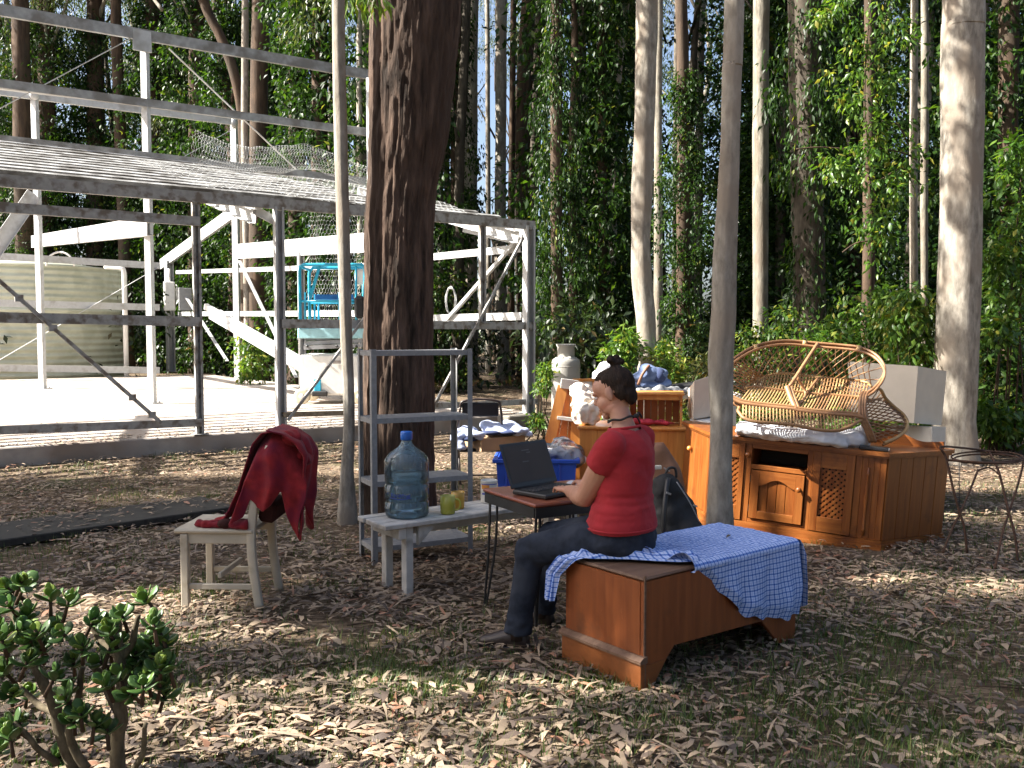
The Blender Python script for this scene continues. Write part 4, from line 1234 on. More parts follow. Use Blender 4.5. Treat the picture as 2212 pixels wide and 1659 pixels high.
    # --- second inner row
    tall_post(74, 196, s2, .17, .1); pass
    rail((-160, 176), (500, 262), s2, .17, .08, 'galv', 'purlin')
    for (a, pl) in (((74, 203), None), ((506, 266), T_END - .3)):
        p = FW(*a, s2 - .1) if pl is None else EP(*a, pl)
        mb = MB(world=True); mb.ell(p, (.11, .08, .15), 12, Mx); part('column_cap', 'galv', mb)
    rafter((68, 522), (318, 488), .36, tA - .03)
    mb = MB(world=True); mb.channel(FW(74, 418, s2), FW(-60, 612, s2), .09, .34, .012, up=(0, 0, 1)); part('rafter', 'galv', mb)
    # --- back wall
    for (y0, y1) in ((553, 574), (656, 664), (797, 800)):
        rail((-60, y0 - 3), (345, y1), s3, .2, .07, 'galv')
    rod((343, 577), (-60, 812), s3 - .06, .05, 'galv', flat=True)
    # --- lean-to roof purlins
    zf = FW(300, 415, 0).z + .02; zb = FW(300, 340, s1).z
    for k, s in enumerate((.5, .95, 1.4, 1.85, 2.3, 2.75, 3.2, 3.7, 4.2, 4.8, 5.4)):
        z = zf + (zb - zf) * s / s1
        mb = MB(world=True)
        t1 = T_END - .2 - (1.2 if k > 2 else 0) - .16 * k
        mb.channel(SP(-4.5, s, z), SP(t1, s, z), .09, .11, .008, up=(0, -.45, 1), lip=.02)
        part('roof_purlin', 'galv_roof', mb)
    # rafters carrying them
    for t in (-1.9, tA, T_END - .12):
        mb = MB(world=True); mb.channel(SP(t, .1, zf - .2), SP(t, s1, zb - .2), .08, .2, .01); part('rafter', 'galv', mb)
    return s1, zf, zb, tA
s1_, zf_, zb_, tA_ = shed()

# wire netting
def hexnet(mb, Pf, nu, nv, r, drop=0.0, rng=R):
    """hexagonal netting over a parametric sheet Pf(u,v) with u,v in cells"""
    for i in range(nu):
        for j in range(nv):
            if drop and rng.random() < drop: continue
            ox = .5 if j % 2 else 0
            a = Pf(i + ox, j + .33); b = Pf(i + ox, j + 1); c = Pf(i + ox + .5, j + 1.33); d = Pf(i + ox - .5, j + 1.33)
            for (p, q) in ((a, b), (b, c), (b, d)):
                mb.tube([p, q], r, seg=3, caps=False, smooth=False)
def nets():
    zf, zb = zf_, zb_
    def roofp(u, v):
        t = 2.6 + u * .105; s = .35 + v * .1
        z = zf + (zb - zf) * s / s1_ + .075 + .035 * math.sin(t * 2.3 + s) * math.sin(s * 2.9) + .02 * noise.noise(V3((t * 3, s * 3, 1)))
        return SP(t, s, z)
    mb = MB(world=True); hexnet(mb, roofp, int((T_END - 3.2) / .105), 38, .0022, .04)
    root = thing('wire_netting', 'silvery wire netting spread over the low roof purlins left of the big tree', 'wire netting', SP(4, 3, zf))
    tag(mb.build('mesh_sheet', M['wire'], root), kind='stuff')
    # rumpled roll along the upper edge
    def rollp(u, v):
        q = u / 62
        a = v / 22 * 2 * math.pi
        rr = (.30 - .12 * q) * (1 + .35 * noise.noise(V3((q * 9, math.cos(a), math.sin(a)))))
        p = K(425 + 375 * q, 318 + 58 * q + 14 * math.sin(q * 7), 16.0 + 3.2 * q)
        return p + SV * (rr * math.cos(a)) + V3((0, 0, rr * math.sin(a)))
    mb = MB(world=True); hexnet(mb, rollp, 62, 22, .0024, .03)
    root = thing('wire_netting', 'rumpled dark roll of wire netting draped along the upper purlin', 'wire netting', K(600, 345, 17))
    tag(mb.build('mesh_roll', M['wire'], root), kind='stuff')
    def hangp(u, v):
        q = v / 26
        p = K(664 + u * 5.3, 456 + q * 240, 18.9)
        return p + V3((.03 * math.sin(u * .6 + v * .2), .08 * math.sin(u * .8) + .05 * math.sin(v * .5), 0))
    mb = MB(world=True); hexnet(mb, hangp, 24, 26, .0022, .02)
    root = thing('wire_netting', 'strip of wire netting hanging down behind the blue lift rails', 'wire netting', K(720, 560, 18.9))
    tag(mb.build('mesh_sheet', M['wire'], root), kind='stuff')
    # small coil hanging right of the big tree
    mb = MB(world=True)
    for k in range(9):
        c = K(974, 650, 17.5 + k * .01); rx = .09 + R.uniform(-.015, .02); rz = .26 + R.uniform(-.03, .03)
        mb.tube([c + V3((rx * math.cos(a) + R.uniform(-.004, .004), R.uniform(-.03, .03), rz * math.sin(a))) for a in np.linspace(0, 6.28, 26)], .006, seg=4, caps=False)
    tag(mb.build('wire_coil', M['wire']), 'small coil of pale wire hanging just right of the big tree', 'wire coil')
nets()

# leaning steel channels
def loose_steel():
    for k, (a, b, ya, yb, lab) in enumerate((((441, 662), (640, 775), 22.5, 19.5, 'upper loose steel channel leaning inside the shed'), ((452, 682), (636, 790), 22.3, 19.3, 'lower loose steel channel leaning inside the shed'), ((470, 672), (660, 795), 22.6, 19.8, 'dark edged steel length between the two leaning channels'))):
        mb = MB(world=True); p = K(*a, ya); q = K(*b, yb)
        d = (q - p).normalized(); 
        if q.z > SLAB + .08: q = q + d * ((q.z - SLAB - .08) / max(1e-3, -d.z))
        mb.channel(p, q, .09, .14 if k < 2 else .07, .01, up=(0, 0, 1), lip=.02)
        tag(mb.build('steel_channel', M['galv']), lab, 'steel channel', 'loose steel channels inside the shed')
loose_steel()

# meter box on the far corner post
def meter_box():
    p = EP(366, 640, T_END - .25)
    root = thing('meter_box', 'white electrical box fixed to the far corner post of the shed', 'meter box', p, math.radians(30))
    MB().box((0, 0, 0), (.36, .2, 1.0), b=.02).build('case', M['white_paint'], root)
    MB().box((.30, .02, .1), (.14, .16, .42), b=.02).build('small_box', M['white_paint'], root)
    MB().tube([(0, 0, .5), (0, 0, .95)], .04, 8).build('conduit', M['white_paint'], root)
    MB().box((0, -.106, 0), (.3, .012, .9), b=.004).build('lid', M['white_paint'], root)
    e = EP(400, 640, T_END - .1)
    MB(world=True).box(e + V3((0, 0, -.1)), (.42, .06, .75), Mx, b=.01).build('back_board', M['grey_panel'], root)
meter_box()

# water tank
def tank():
    c = K(62, 722, 30.4); r = 3.0
    zt = K(62, 572, 30.4 - 2.6).z
    root = thing('water_tank', 'pale green corrugated steel water tank behind the shed at the left', 'water tank', (c.x, c.y, 0))
    prof = []; nb = 18; n = nb * 8
    for i in range(n + 1):
        z = zt * i / n; prof.append((r + .028 * math.sin(i / 8 * 2 * math.pi), z))
    MB().lathe(prof, 96).build('wall', M['tank'], root)
    MB().lathe([(r + .06, zt - .02), (r + .07, zt + .03), (r * .5, zt + .22), (0, zt + .34)], 64).build('roof', M['tank'], root)
    p = MB(world=True)
    a = K(228, 577, 28.6); b = K(268, 580, 28.4)
    foot = V3((b.x, b.y, .05))
    p.tube(smooth_path([a, b + V3((-.12, 0, .02)), b + V3((-.02, 0, -.06)), b + V3((0, 0, -.25))], 4) + [foot], .075, 10)
    p.build('overflow_pipe', M['white_plastic'], root)
    q = MB(world=True); h = K(130, 575, 27.2)
    q.tube([h + V3((.42 * math.cos(t), 0, .42 * math.sin(t))) for t in np.linspace(0, 3.14, 12)], .03, 6)
    q.build('hose_loop', M['white_plastic'], root)
tank()

# scissor lift
def lift():
    Y = 17.2
    g = K(718, 722, Y)
    root = thing('scissor_lift', 'sky blue and white scissor lift parked on the slab beside the big tree', 'scissor lift', (g.x, g.y, SLAB))
    def X(px): return (px - 718) * Y / F
    def Z(py): return 1.55 - SLAB - (py - 722) * Y / F
    D = .82
    MB().box((X(716), .42, (Z(765) + .16) / 2), (X(788) - X(648), D, Z(765) - .16), b=.04).build('base_body', M['white_paint'], root)
    for i, (px, yy) in enumerate(((652, -.02), (776, -.02), (652, .86), (776, .86))):
        w = MB(); Mw = Matrix.Translation(V3((X(px), yy, .15))) @ Matrix.Rotation(math.pi / 2, 4, 'X')
        w.lathe([(.05, -.055), (.11, -.06), (.148, -.05), (.15, 0), (.148, .05), (.11, .06), (.05, .055)], 24, Mw)
        wo = w.build('wheel', M['rubber'], root)
        h = MB(); h.lathe([(.0, .062), (.05, .066), (.05, .05)], 16, Mw); h.build('hub', M['white_paint'], wo)
    # folded scissor pack
    for k in range(3):
        z = Z(757) + .05 + k * .085
        m = MB(); m.beam((X(656), .0 + .04 * k, z), (X(782), .0 + .04 * k, z + .05), .04, .075); m.build('scissor_arm', M['grey_panel'], root)
        m = MB(); m.beam((X(656), .84 - .04 * k, z), (X(782), .84 - .04 * k, z + .05), .04, .075); m.build('scissor_arm', M['grey_panel'], root)
    for px in (664, 728, 770):
        MB().lathe([(.022, 0), (.022, .03), (0, .03)], 10, Matrix.Translation(V3((X(px), -.02, Z(748)))) @ Matrix.Rotation(math.pi / 2, 4, 'X')).build('pivot_pin', M['black_metal'], root)
    MB().box((X(716), .42, (Z(709) + Z(731)) / 2), (X(791) - X(645), D + .04, Z(709) - Z(731)), b=.015).build('platform_deck', mat('pale_blue_paint', (.35, .62, .68), rough=.5, var=.1), root)
    def hoop(yy):
        m = MB(); zt = Z(573); zb = Z(709)
        m.tube(smooth_path([(X(649), yy, zb), (X(649), yy, zt - .3), (X(650), yy, zt - .08), (X(656), yy, zt - .01), (X(670), yy, zt), (X(770), yy, zt), (X(783), yy, zt - .01), (X(789), yy, zt - .08), (X(789), yy, zt - .3), (X(789), yy, zb)], 4), .032, 8)
        m.build('guard_rail', M['blue_paint'], root)
        m = MB(); m.tube([(X(649), yy, Z(651)), (X(789), yy, Z(651))], .026, 8); m.build('mid_rail', M['blue_paint'], root)
        for px in (660, 669, 734, 741, 770):
            m = MB(); m.tube([(X(px), yy, zb), (X(px), yy, Z(632) if px < 750 else Z(573))], .022, 8); m.build('upright', M['blue_paint'], root)
    hoop(0.0); hoop(.82)
    for px in (649, 789):
        MB().tube([(X(px), 0, Z(577)), (X(px), .82, Z(577))], .028, 8).build('top_rail', M['blue_paint'], root)
    MB().beam((X(692), 0.02, Z(576)), (X(668), .02, Z(652)), .06, .05).build('gate_bar', M['blue_paint'], root)
    MB().box((X(780), .1, Z(598)), (.24, .2, .3), b=.03).build('control_box', M['white_paint'], root)
    MB().box((X(712), .5, Z(640)), (.75, .06, .1), b=.01).build('tool_tray', mat('deep_blue_paint', (.01, .12, .35), rough=.5), root)
    MB().box((X(685), -.012, .33), (.13, .03, .28), b=.01).build('battery_panel', M['blue_paint'], root)
    MB().box((X(690), -.03, .2), (.3, .06, .1), b=.02).build('step', M['black_metal'], root)
    MB().box((X(727), -.01, .80), (.14, .02, .06)).build('warning_plate', mat('grey_decal', (.25, .22, .2), rough=.5), root)
    MB().box((X(779), -.05, Z(664)), (.2, .2, .42), b=.05).build('black_bag', M['black_cloth'], root)
lift()
# ------------------------------------------------------------------ extra materials
def clear_mat(name, tint, gloss=.12, refr=0.0, ior=1.4, milky=0.0):
    m, nt, p, N, L = nm(name)
    nt.nodes.remove(p)
    t = N('ShaderNodeBsdfTransparent'); t.inputs[0].default_value = (*tint, 1)
    g = N('ShaderNodeBsdfGlossy'); g.inputs['Roughness'].default_value = gloss
    fr = N('ShaderNodeFresnel'); fr.inputs[0].default_value = ior
    mx = N('ShaderNodeMixShader'); L(fr.outputs[0], mx.inputs[0])
    src = t.outputs[0]
    if refr > 0:
        r = N('ShaderNodeBsdfRefraction'); r.inputs['IOR'].default_value = 1.33; r.inputs['Roughness'].default_value = .02; r.inputs[0].default_value = (*tint, 1)
        m2 = N('ShaderNodeMixShader'); m2.inputs[0].default_value = refr; L(t.outputs[0], m2.inputs[1]); L(r.outputs[0], m2.inputs[2]); src = m2.outputs[0]
    if milky > 0:
        d = N('ShaderNodeBsdfTranslucent'); d.inputs[0].default_value = (tint[0] * .8, tint[1] * .9, tint[2], 1)
        d2 = N('ShaderNodeBsdfDiffuse'); d2.inputs[0].default_value = (tint[0] * .6, tint[1] * .8, tint[2] * .95, 1)
        ma = N('ShaderNodeMixShader'); L(d.outputs[0], ma.inputs[1]); L(d2.outputs[0], ma.inputs[2])
        m3 = N('ShaderNodeMixShader'); m3.inputs[0].default_value = milky; L(src, m3.inputs[1]); L(ma.outputs[0], m3.inputs[2]); src = m3.outputs[0]
    L(src, mx.inputs[1]); L(g.outputs[0], mx.inputs[2])
    L(mx.outputs[0], nt.nodes['Material Output'].inputs[0])
    return m
M['bottle'] = clear_mat('blue_clear_plastic', (.80, .93, .99), .06, 0, 1.5, .15)
M['water'] = clear_mat('bottled_water', (.82, .92, .96), .03, .25, 1.33)
M['bag_clear'] = clear_mat('clear_plastic_bag', (.9, .9, .9), .2, 0, 1.6, .2)

def rotM(a, axis='Z'): return Matrix.Rotation(a, 3, axis)

# ------------------------------------------------------------------ dark board and timber on the ground
def boards():
    a = G(506, 1108); b = G(75, 1172); 
    d = (b - a).normalized(); w = V3((-d.y, d.x, 0)); w = w if w.y > 0 else -w
    a = a - d * .02
    mb = MB(world=True); L_ = 3.4
    c = a + d * (L_ / 2) + w * .34
    mb.box((c.x, c.y, .027), (L_, .68, .06), Matrix((d, w, V3((0, 0, 1)))).transposed(), b=.008)
    tag(mb.build('timber_board', M['dark_board']), 'dark damp timber board lying on the leaves behind the white chair', 'board')
    p = K(1164, 900, 15.2)
    MB(world=True)
    mb = MB(world=True); mb.box((p.x, p.y, .35), (.09, .09, .78), Mx, b=.006)
    tag(mb.build('timber_post', M['timber']), 'short weathered timber stake at the right corner of the slab', 'post')
    mb = MB(world=True); q = K(1130, 915, 14.6)
    mb.box((q.x - .12, q.y, .12), (.55, .3, .26), Mx @ rotM(.1), b=.02)
    tag(mb.build('sandstone_block', M['concrete_side']), 'rough block lying against the slab behind the folding chair', 'block')
    # paint spilled foam / straw coloured sack on slab edge
boards()

# ------------------------------------------------------------------ white chair with the red jumper
def chair():
    root = thing('wooden_chair', 'cream painted wooden chair with a red jumper over its back', 'chair', (-1.645, 5.21, 0), math.radians(-2))
    m = M['cream_paint']
    # local: the chair faces -x
    for sy in (-1, 1):
        mb = MB(); mb.box((-.19, sy * .19, .215), (.042, .042, .43), b=.004); mb.build('front_leg', m, root)
        mb = MB()
        pts = smooth_path([(.23, sy * .19, 0), (.195, sy * .19, .25), (.19, sy * .19, .45), (.225, sy * .185, .68), (.30, sy * .18, .93)], 5)
        for p, q in zip(pts[:-1], pts[1:]): pass
        mb.loft([(p, V3((1, 0, 0)), V3((0, 1, 0)), .024, .018) for p in pts], 12, pw=6); mb.build('back_leg', m, root)
        mb = MB(); mb.box((0, sy * .185, .405), (.345, .022, .06), b=.003); mb.build('apron', m, root)
        mb = MB(); mb.box((.005, sy * .19, .13), (.36, .02, .032), b=.003); mb.build('stretcher', m, root)
    mb = MB(); mb.box((-.19, 0, .405), (.022, .34, .06), b=.003); mb.build('apron', m, root)
    mb = MB(); mb.box((0, 0, .19), (.022, .36, .03), b=.003); mb.build('cross_rail', m, root)
    mb = MB(); mb.box((-.02, 0, .447), (.45, .43, .025), b=.008); mb.build('seat', m, root)
    for z in (.60, .76, .90):
        mb = MB(); mb.box((.205 + .33 * (z - .5) ** 1.3, 0, z), (.018, .35, .055), rotM(.22, 'Y'), b=.004); mb.build('back_slat', m, root)
    # the jumper
    jm = MB(world=True)
    o = V3((-1.645, 5.21, 0))
    def kp(px, py, Y): return K(px, py, Y)
    def strip(pts, rs, fl=.55):
        path = smooth_path([kp(*p) for p in pts], 6); rr = np.interp(np.linspace(0, 1, len(path)), np.linspace(0, 1, len(rs)), rs)
        secs = []
        for i, p in enumerate(path):
            t = (path[min(i + 1, len(path) - 1)] - path[max(i - 1, 0)]).normalized()
            x = V3((0, 1, 0)); x = (x - t * x.dot(t)).normalized(); y = t.cross(x)
            secs.append((p, x, y, rr[i] * 1.5, rr[i] * fl))
        jm.loft(secs, 16)
    jm.ell(kp(612, 960, 5.2), (.10, .17, .06), 20)
    jm.ell(kp(648, 985, 5.2), (.075, .15, .07), 16); jm.ell(kp(585, 985, 5.16), (.07, .13, .08), 16)
    jm.ell(kp(630, 948, 5.12), (.06, .08, .05), 14)
    def fold(co):
        out = np.empty(len(co), dtype=np.float32)
        for i, c in enumerate(co):
            x, y, z = [float(q) for q in c]
            r_ = 1 - abs(noise.noise(V3((x * 9 + z * 5, y * 7, z * 4)))) * 2
            out[i] = .022 * r_ - .012 + noise.noise(V3((x * 24, y * 24, z * 12))) * .012
        return out
    me = remeshed(jm, .009, 3, None, fold)
    for v in me.vertices: v.co -= o
    j = link_mesh('red_jumper', me, M['red_knit'], None, o)
    jm = MB(world=True); strip([(540, 1132, 5.02), (480, 1132, 5.05), (424, 1131, 5.08)], [.036, .030, .024], .85)
    me = remeshed(jm, .008, 2, None, lambda co: np.array([noise.noise(V3((float(c[0]) * 34, float(c[1]) * 14, float(c[2]) * 14))) * .009 for c in co], dtype=np.float32))
    for v in me.vertices: v.co -= o
    link_mesh('sleeve', me, M['red_knit'], j)
    tag(j, 'crimson knitted jumper slung over the cream wooden chair, one sleeve on its seat', 'jumper')
    # hanging cloth: sheets with folds, in chair coordinates (x back, y across, z up)
    def sheet(name, fn, nu, nv):
        mb = MB(world=True)
        P = [[o + fn(i / nu, k / nv) for k in range(nv + 1)] for i in range(nu + 1)]
        mb.grid(P); s_ = mb.build(name, M['red_knit'], j)
        m_ = s_.modifiers.new('thick', 'SOLIDIFY'); m_.thickness = .007; m_.offset = 0
    def fold2(a, d): return (.020 * math.sin(a * 27 + 2 * noise.noise(V3((a * 4, d * 3, 1)))) + .010 * math.sin(a * 61 + d * 6)) * min(1, d * 2.2 + .15)
    # towards the camera
    hx = [.06, .10, .14, .18, .22, .27, .31, .35, .385, .42, .445, .47, .50, .53]; hz = [.49, .50, .53, .63, .585, .565, .60, .68, .60, .46, .405, .52, .72, .82]
    tx = [.06, .15, .21, .3, .39, .45, .51]; tz = [.60, .85, .96, 1.015, .985, .92, .82]
    def near(u, v):
        x = .07 + .43 * u
        xt = x + (.30 - x) * .12 * (1 - v) ; zt = np.interp(x, tx, tz); zb = np.interp(x, hx, hz)
        z = zt + (zb - zt) * v; d = (zt - z)
        y = -.10 - .13 * math.sin(min(1, d / .16) * 1.57) - fold2(x, d) - .02 * noise.noise(V3((x * 8, z * 8, 4)))
        return V3((xt + .012 * math.sin(d * 18 + x * 9), y, z))
    sheet('front_drape', near, 70, 46)
    def left(u, v):     # over the front of the back rest, down on to the seat
        y = -.20 + .33 * u; pv = np.array([[.31, 1.005], [.25, .995], [.195, .93], [.155, .80], [.12, .67], [.07, .555], [.02, .495], [-.09 + .08 * u, .478]])
        t_ = v * 7; k = min(6, int(t_)); f = t_ - k; x = pv[k][0] * (1 - f) + pv[k + 1][0] * f; z = pv[k][1] * (1 - f) + pv[k + 1][1] * f
        q = fold2(y, v * .5); return V3((x - q * (1 if v < .8 else .2), y * (1 - .25 * v) - .02 * v, z + (abs(q) * .6 if v > .75 else 0)))
    sheet('seat_drape', left, 40, 40)
    def right(u, v):    # behind the back rest
        y = -.22 + .38 * u; L_ = .36 + .12 * math.sin(u * 8 + 1); pv = np.array([[.28, 1.015], [.37, .995], [.44, .945], [.475, .87], [.46, .87 - L_ * .5], [.44, .87 - L_]])
        t_ = v * 5; k = min(4, int(t_)); f = t_ - k; x = pv[k][0] * (1 - f) + pv[k + 1][0] * f; z = pv[k][1] * (1 - f) + pv[k + 1][1] * f
        return V3((x + fold2(y, v * .5) + .02 * noise.noise(V3((y * 9, z * 7, 2))), y, z))
    sheet('back_drape', right, 44, 36)
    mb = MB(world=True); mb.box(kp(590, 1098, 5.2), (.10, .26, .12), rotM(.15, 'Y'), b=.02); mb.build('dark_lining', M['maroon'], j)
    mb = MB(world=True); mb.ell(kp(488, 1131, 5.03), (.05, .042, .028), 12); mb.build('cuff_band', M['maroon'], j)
chair()

# ------------------------------------------------------------------ bench with bottle, mugs and tin
BO = V3((-.726, 5.13, 0)); BC = V3((.81, .586, 0)).normalized(); BN = V3((-BC.y, BC.x, 0)); BROT = math.atan2(BC.y, BC.x)
def bench():
    L_, W_ = 1.5, .36
    root = thing('slatted_bench', 'low white painted bench of planks carrying the water bottle and mugs', 'bench', BO, BROT)
    m = M['bench_paint']
    for k in range(4):
        w = W_ / 4
        mb = MB(); mb.box((L_ / 2 + R.uniform(-.006, .006), w * (k + .5), .434 + R.uniform(-.002, .002)), (L_, w - .006, .030), b=.005); mb.build('plank', m, root)
    for x in (.12, L_ - .12):
        mb = MB(); mb.box((x, W_ / 2, .385), (.05, W_ - .03, .066), b=.004); mb.build('cleat', m, root)
        for y in (.055, W_ - .055):
            mb = MB(); mb.box((x + .052, y, .209), (.05, .06, .418), b=.004); mb.build('leg', m, root)
    mb = MB(); mb.box((L_ / 2, W_ / 2, .375), (L_ - .4, .03, .07), b=.003); mb.build('stretcher', m, root)
    mb = MB(); mb.prism([(.235, .415), (.36, .415), (.235, .30)], .03, Matrix.Translation((0, .03, 0))); mb.build('corner_brace', m, root)
bench()
def on_bench(px, v):
    """point on the bench top seen at column px, v metres across the bench"""
    a = BO + BN * v; k = (px - 1106) / F
    t = (k * a.y - a.x) / (BC.x - k * BC.y)
    p = a + BC * t
    return V3((p.x, p.y, .4505))
def bottle():
    p = on_bench(877, .19)
    root = thing('water_bottle', 'large clear blue water cooler bottle standing on the white bench', 'bottle', p, .2)
    r = .134
    prof = [(0, .012), (.05, .008), (.10, 0), (.125, .004), (r, .022), (r, .085), (r - .008, .092), (r - .008, .104), (r, .112), (r, .19), (r - .008, .197), (r - .008, .209), (r, .217), (r, .285), (r + .001, .292), (r + .001, .335), (r - .004, .35), (.11, .378), (.075, .405), (.047, .425), (.034, .445), (.029, .465), (.029, .49)]
    MB().lathe(prof, 48).build('shell', M['bottle'], root)
    wr = [(0, .016), (.10, .006), (r - .005, .024), (r - .005, .085), (r - .013, .093), (r - .013, .103), (r - .005, .111), (r - .005, .19), (r - .013, .198), (r - .013, .208), (r - .005, .216), (r - .005, .262), (0, .264)]
    MB().lathe(wr, 48).build('water', M['water'], root)
    MB().lathe([(.034, .462), (.036, .468), (.036, .508), (.033, .514), (0, .515)], 28).build('cap', M['cap_blue'], root)
    # blue script printed on the front
    mb = MB()
    import itertools
    rr = r + .0015
    a0 = -math.pi / 2 - .2 - .62
    def sp(u, v): a = a0 + u / rr; return V3((rr * math.cos(a), rr * math.sin(a), .128 + v))
    strokes = [[(0, .03), (.004, .004), (.012, .03)], [(.02, .004), (.02, .024)], [(.028, .022), (.034, .004), (.042, .024)], [(.05, .012), (.062, .016), (.056, .024), (.049, .012), (.06, .005)], [(.07, .004), (.072, .022), (.082, .02), (.084, .004)], [(.092, .02), (.10, .004), (.106, .02), (.11, .004), (.118, .024)], [(-.01, .0), (.06, -.006), (.125, .002)]]
    for s in strokes:
        pts = smooth_path([V3((u, v, 0)) for u, v in s], 4)
        mb.tube([sp(q.x, q.y) for q in pts], .0026, 4)
    mb.build('printed_script', M['print_blue'], root)
bottle()
def mug(px, v, name_label, m, h, r, rot, py_h=None):
    p = on_bench(px, v)
    root = thing('mug', name_label, 'mug', p, rot, 'mugs on the bench')
    MB().lathe([(0, .003), (r * .86, 0), (r * .95, .006), (r, h * .5), (r * .98, h), (r * .92, h), (r * .93, h * .5), (r * .86, .012), (0, .01)], 28).build('body', m, root)
    MB().tube(smooth_path([(r * .95, 0, h * .8), (r + .022, 0, h * .76), (r + .032, 0, h * .5), (r + .02, 0, h * .26), (r * .95, 0, h * .2)], 5), .0065, 8).build('handle', m, root)
    MB().lathe([(0, h * .78), (r * .92, h * .78)], 20).build('drink', M['leather'], root)
mug(966, .10, 'yellow green mug with its handle to the right, nearer of two on the bench', M['mug_green'], .112, .047, -.1)
mug(988, .20, 'mustard yellow mug just behind the yellow green one on the bench', M['mug_yellow'], .108, .043, 1.3)
def tin():
    p = on_bench(1056, .27)
    root = thing('paint_tin', 'tall white tin with a blue and orange label on the bench by the table', 'tin', p, 0)
    MB().lathe([(0, 0), (.055, 0), (.056, .004), (.055, .01), (.055, .135), (.057, .14), (.055, .146), (.05, .146), (.049, .136), (0, .136)], 28).build('can', M['grey_white'], root)
    for z, h, m, a0, a1 in ((.105, .028, 'print_red', -2.6, -1.5), (.06, .012, 'print_blue', -2.5, -.7), (.135 - .012, .006, 'print_blue', -2.7, -.4)):
        mb = MB(); P = [[V3((.0557 * math.cos(a), .0557 * math.sin(a), zz)) for zz in (z - h / 2, z + h / 2)] for a in np.linspace(a0, a1, 10)]
        mb.grid(P); mb.build('label_print', M[m], root)
tin()

# ------------------------------------------------------------------ metal shelves
def shelves():
    a = G(806, 1222); b = G(1021, 1196)
    d = (b - a); L_ = d.length; rot = math.atan2(d.y, d.x)
    root = thing('metal_shelf', 'empty grey metal shelving unit standing against the huge red tree', 'shelf unit', a, rot)
    D = .30; H = 1.45; m = M['shelf']
    for x in (0, L_):
        for y in (0, D):
            sx = 1 if x == 0 else -1; sy = 1 if y == 0 else -1
            mb = MB(); mb.box((x + sx * .017, y, H / 2), (.036, .003, H)); mb.box((x, y + sy * .0185, H / 2), (.003, .034, H))
            # punched holes read as dark dots: small recessed studs
            mb.build('post', m, root)
    for z in (.12, .56, .985, H - .012):
        mb = MB(); t = .03
        mb.box((L_ / 2, D / 2, z), (L_ - .006, D - .006, .004))
        mb.box((L_ / 2, .005, z - t / 2 - .002), (L_ - .008, .004, t)); mb.box((L_ / 2, D - .005, z - t / 2 - .002), (L_ - .008, .004, t))
        mb.box((.0055, D / 2, z - t / 2 - .002), (.004, D - .02, t)); mb.box((L_ - .0055, D / 2, z - t / 2 - .002), (.004, D - .02, t))
        mb.build('tray', m, root)
shelves()

# ------------------------------------------------------------------ folding table and laptop
TZ = .675
TO = V3((.118, 4.60, 0)); TE1 = V3((-.5, .866, 0)); TE2 = V3((.866, .5, 0)); TROT = math.atan2(TE2.y, TE2.x)
def table():
    L1, L2 = .57, .62
    root = thing('folding_table', 'small red topped table on thin black rod legs under the laptop', 'table', TO, TROT)
    mb = MB(); mb.box((L2 / 2, L1 / 2, TZ - .010), (L2, L1, .020), b=.006); mb.build('top', M['table_top'], root)
    mb = MB(); i = .012; h = .055
    z = TZ - .022 - h / 2
    mb.box((L2 / 2, i, z), (L2 - .02, .012, h)); mb.box((L2 / 2, L1 - i, z), (L2 - .02, .012, h)); mb.box((i, L1 / 2, z), (.012, L1 - .04, h)); mb.box((L2 - i, L1 / 2, z), (.012, L1 - .04, h))
    mb.build('skirt', M['black_metal'], root)
    for x in (.03, L2 - .03):
        for y in (.035, L1 - .035):
            mb = MB(); dx = .035 if x < .3 else -.035; dy = .05 if y < .3 else -.05
            fx = x + (.02 if x > .3 else -.02); fy = y + (.03 if y > .3 else -.03)
            mb.tube(smooth_path([(x, y, TZ - .05), (x + (fx - x) * .5, y, .35), (fx, fy, .012), (fx + dx * .15, fy + dy * .15, .006), (x + dx * .7, y + dy * .3, .35), (x + dx, y + dy * .4, TZ - .05)], 5), .0075, 8)
            mb.build('leg', M['black_metal'], root)
table()
LBL = V3((.0, 4.885, TZ)); LW = V3((.7, .714, 0)).normalized(); LN = V3((.714, -.7, 0)).normalized()
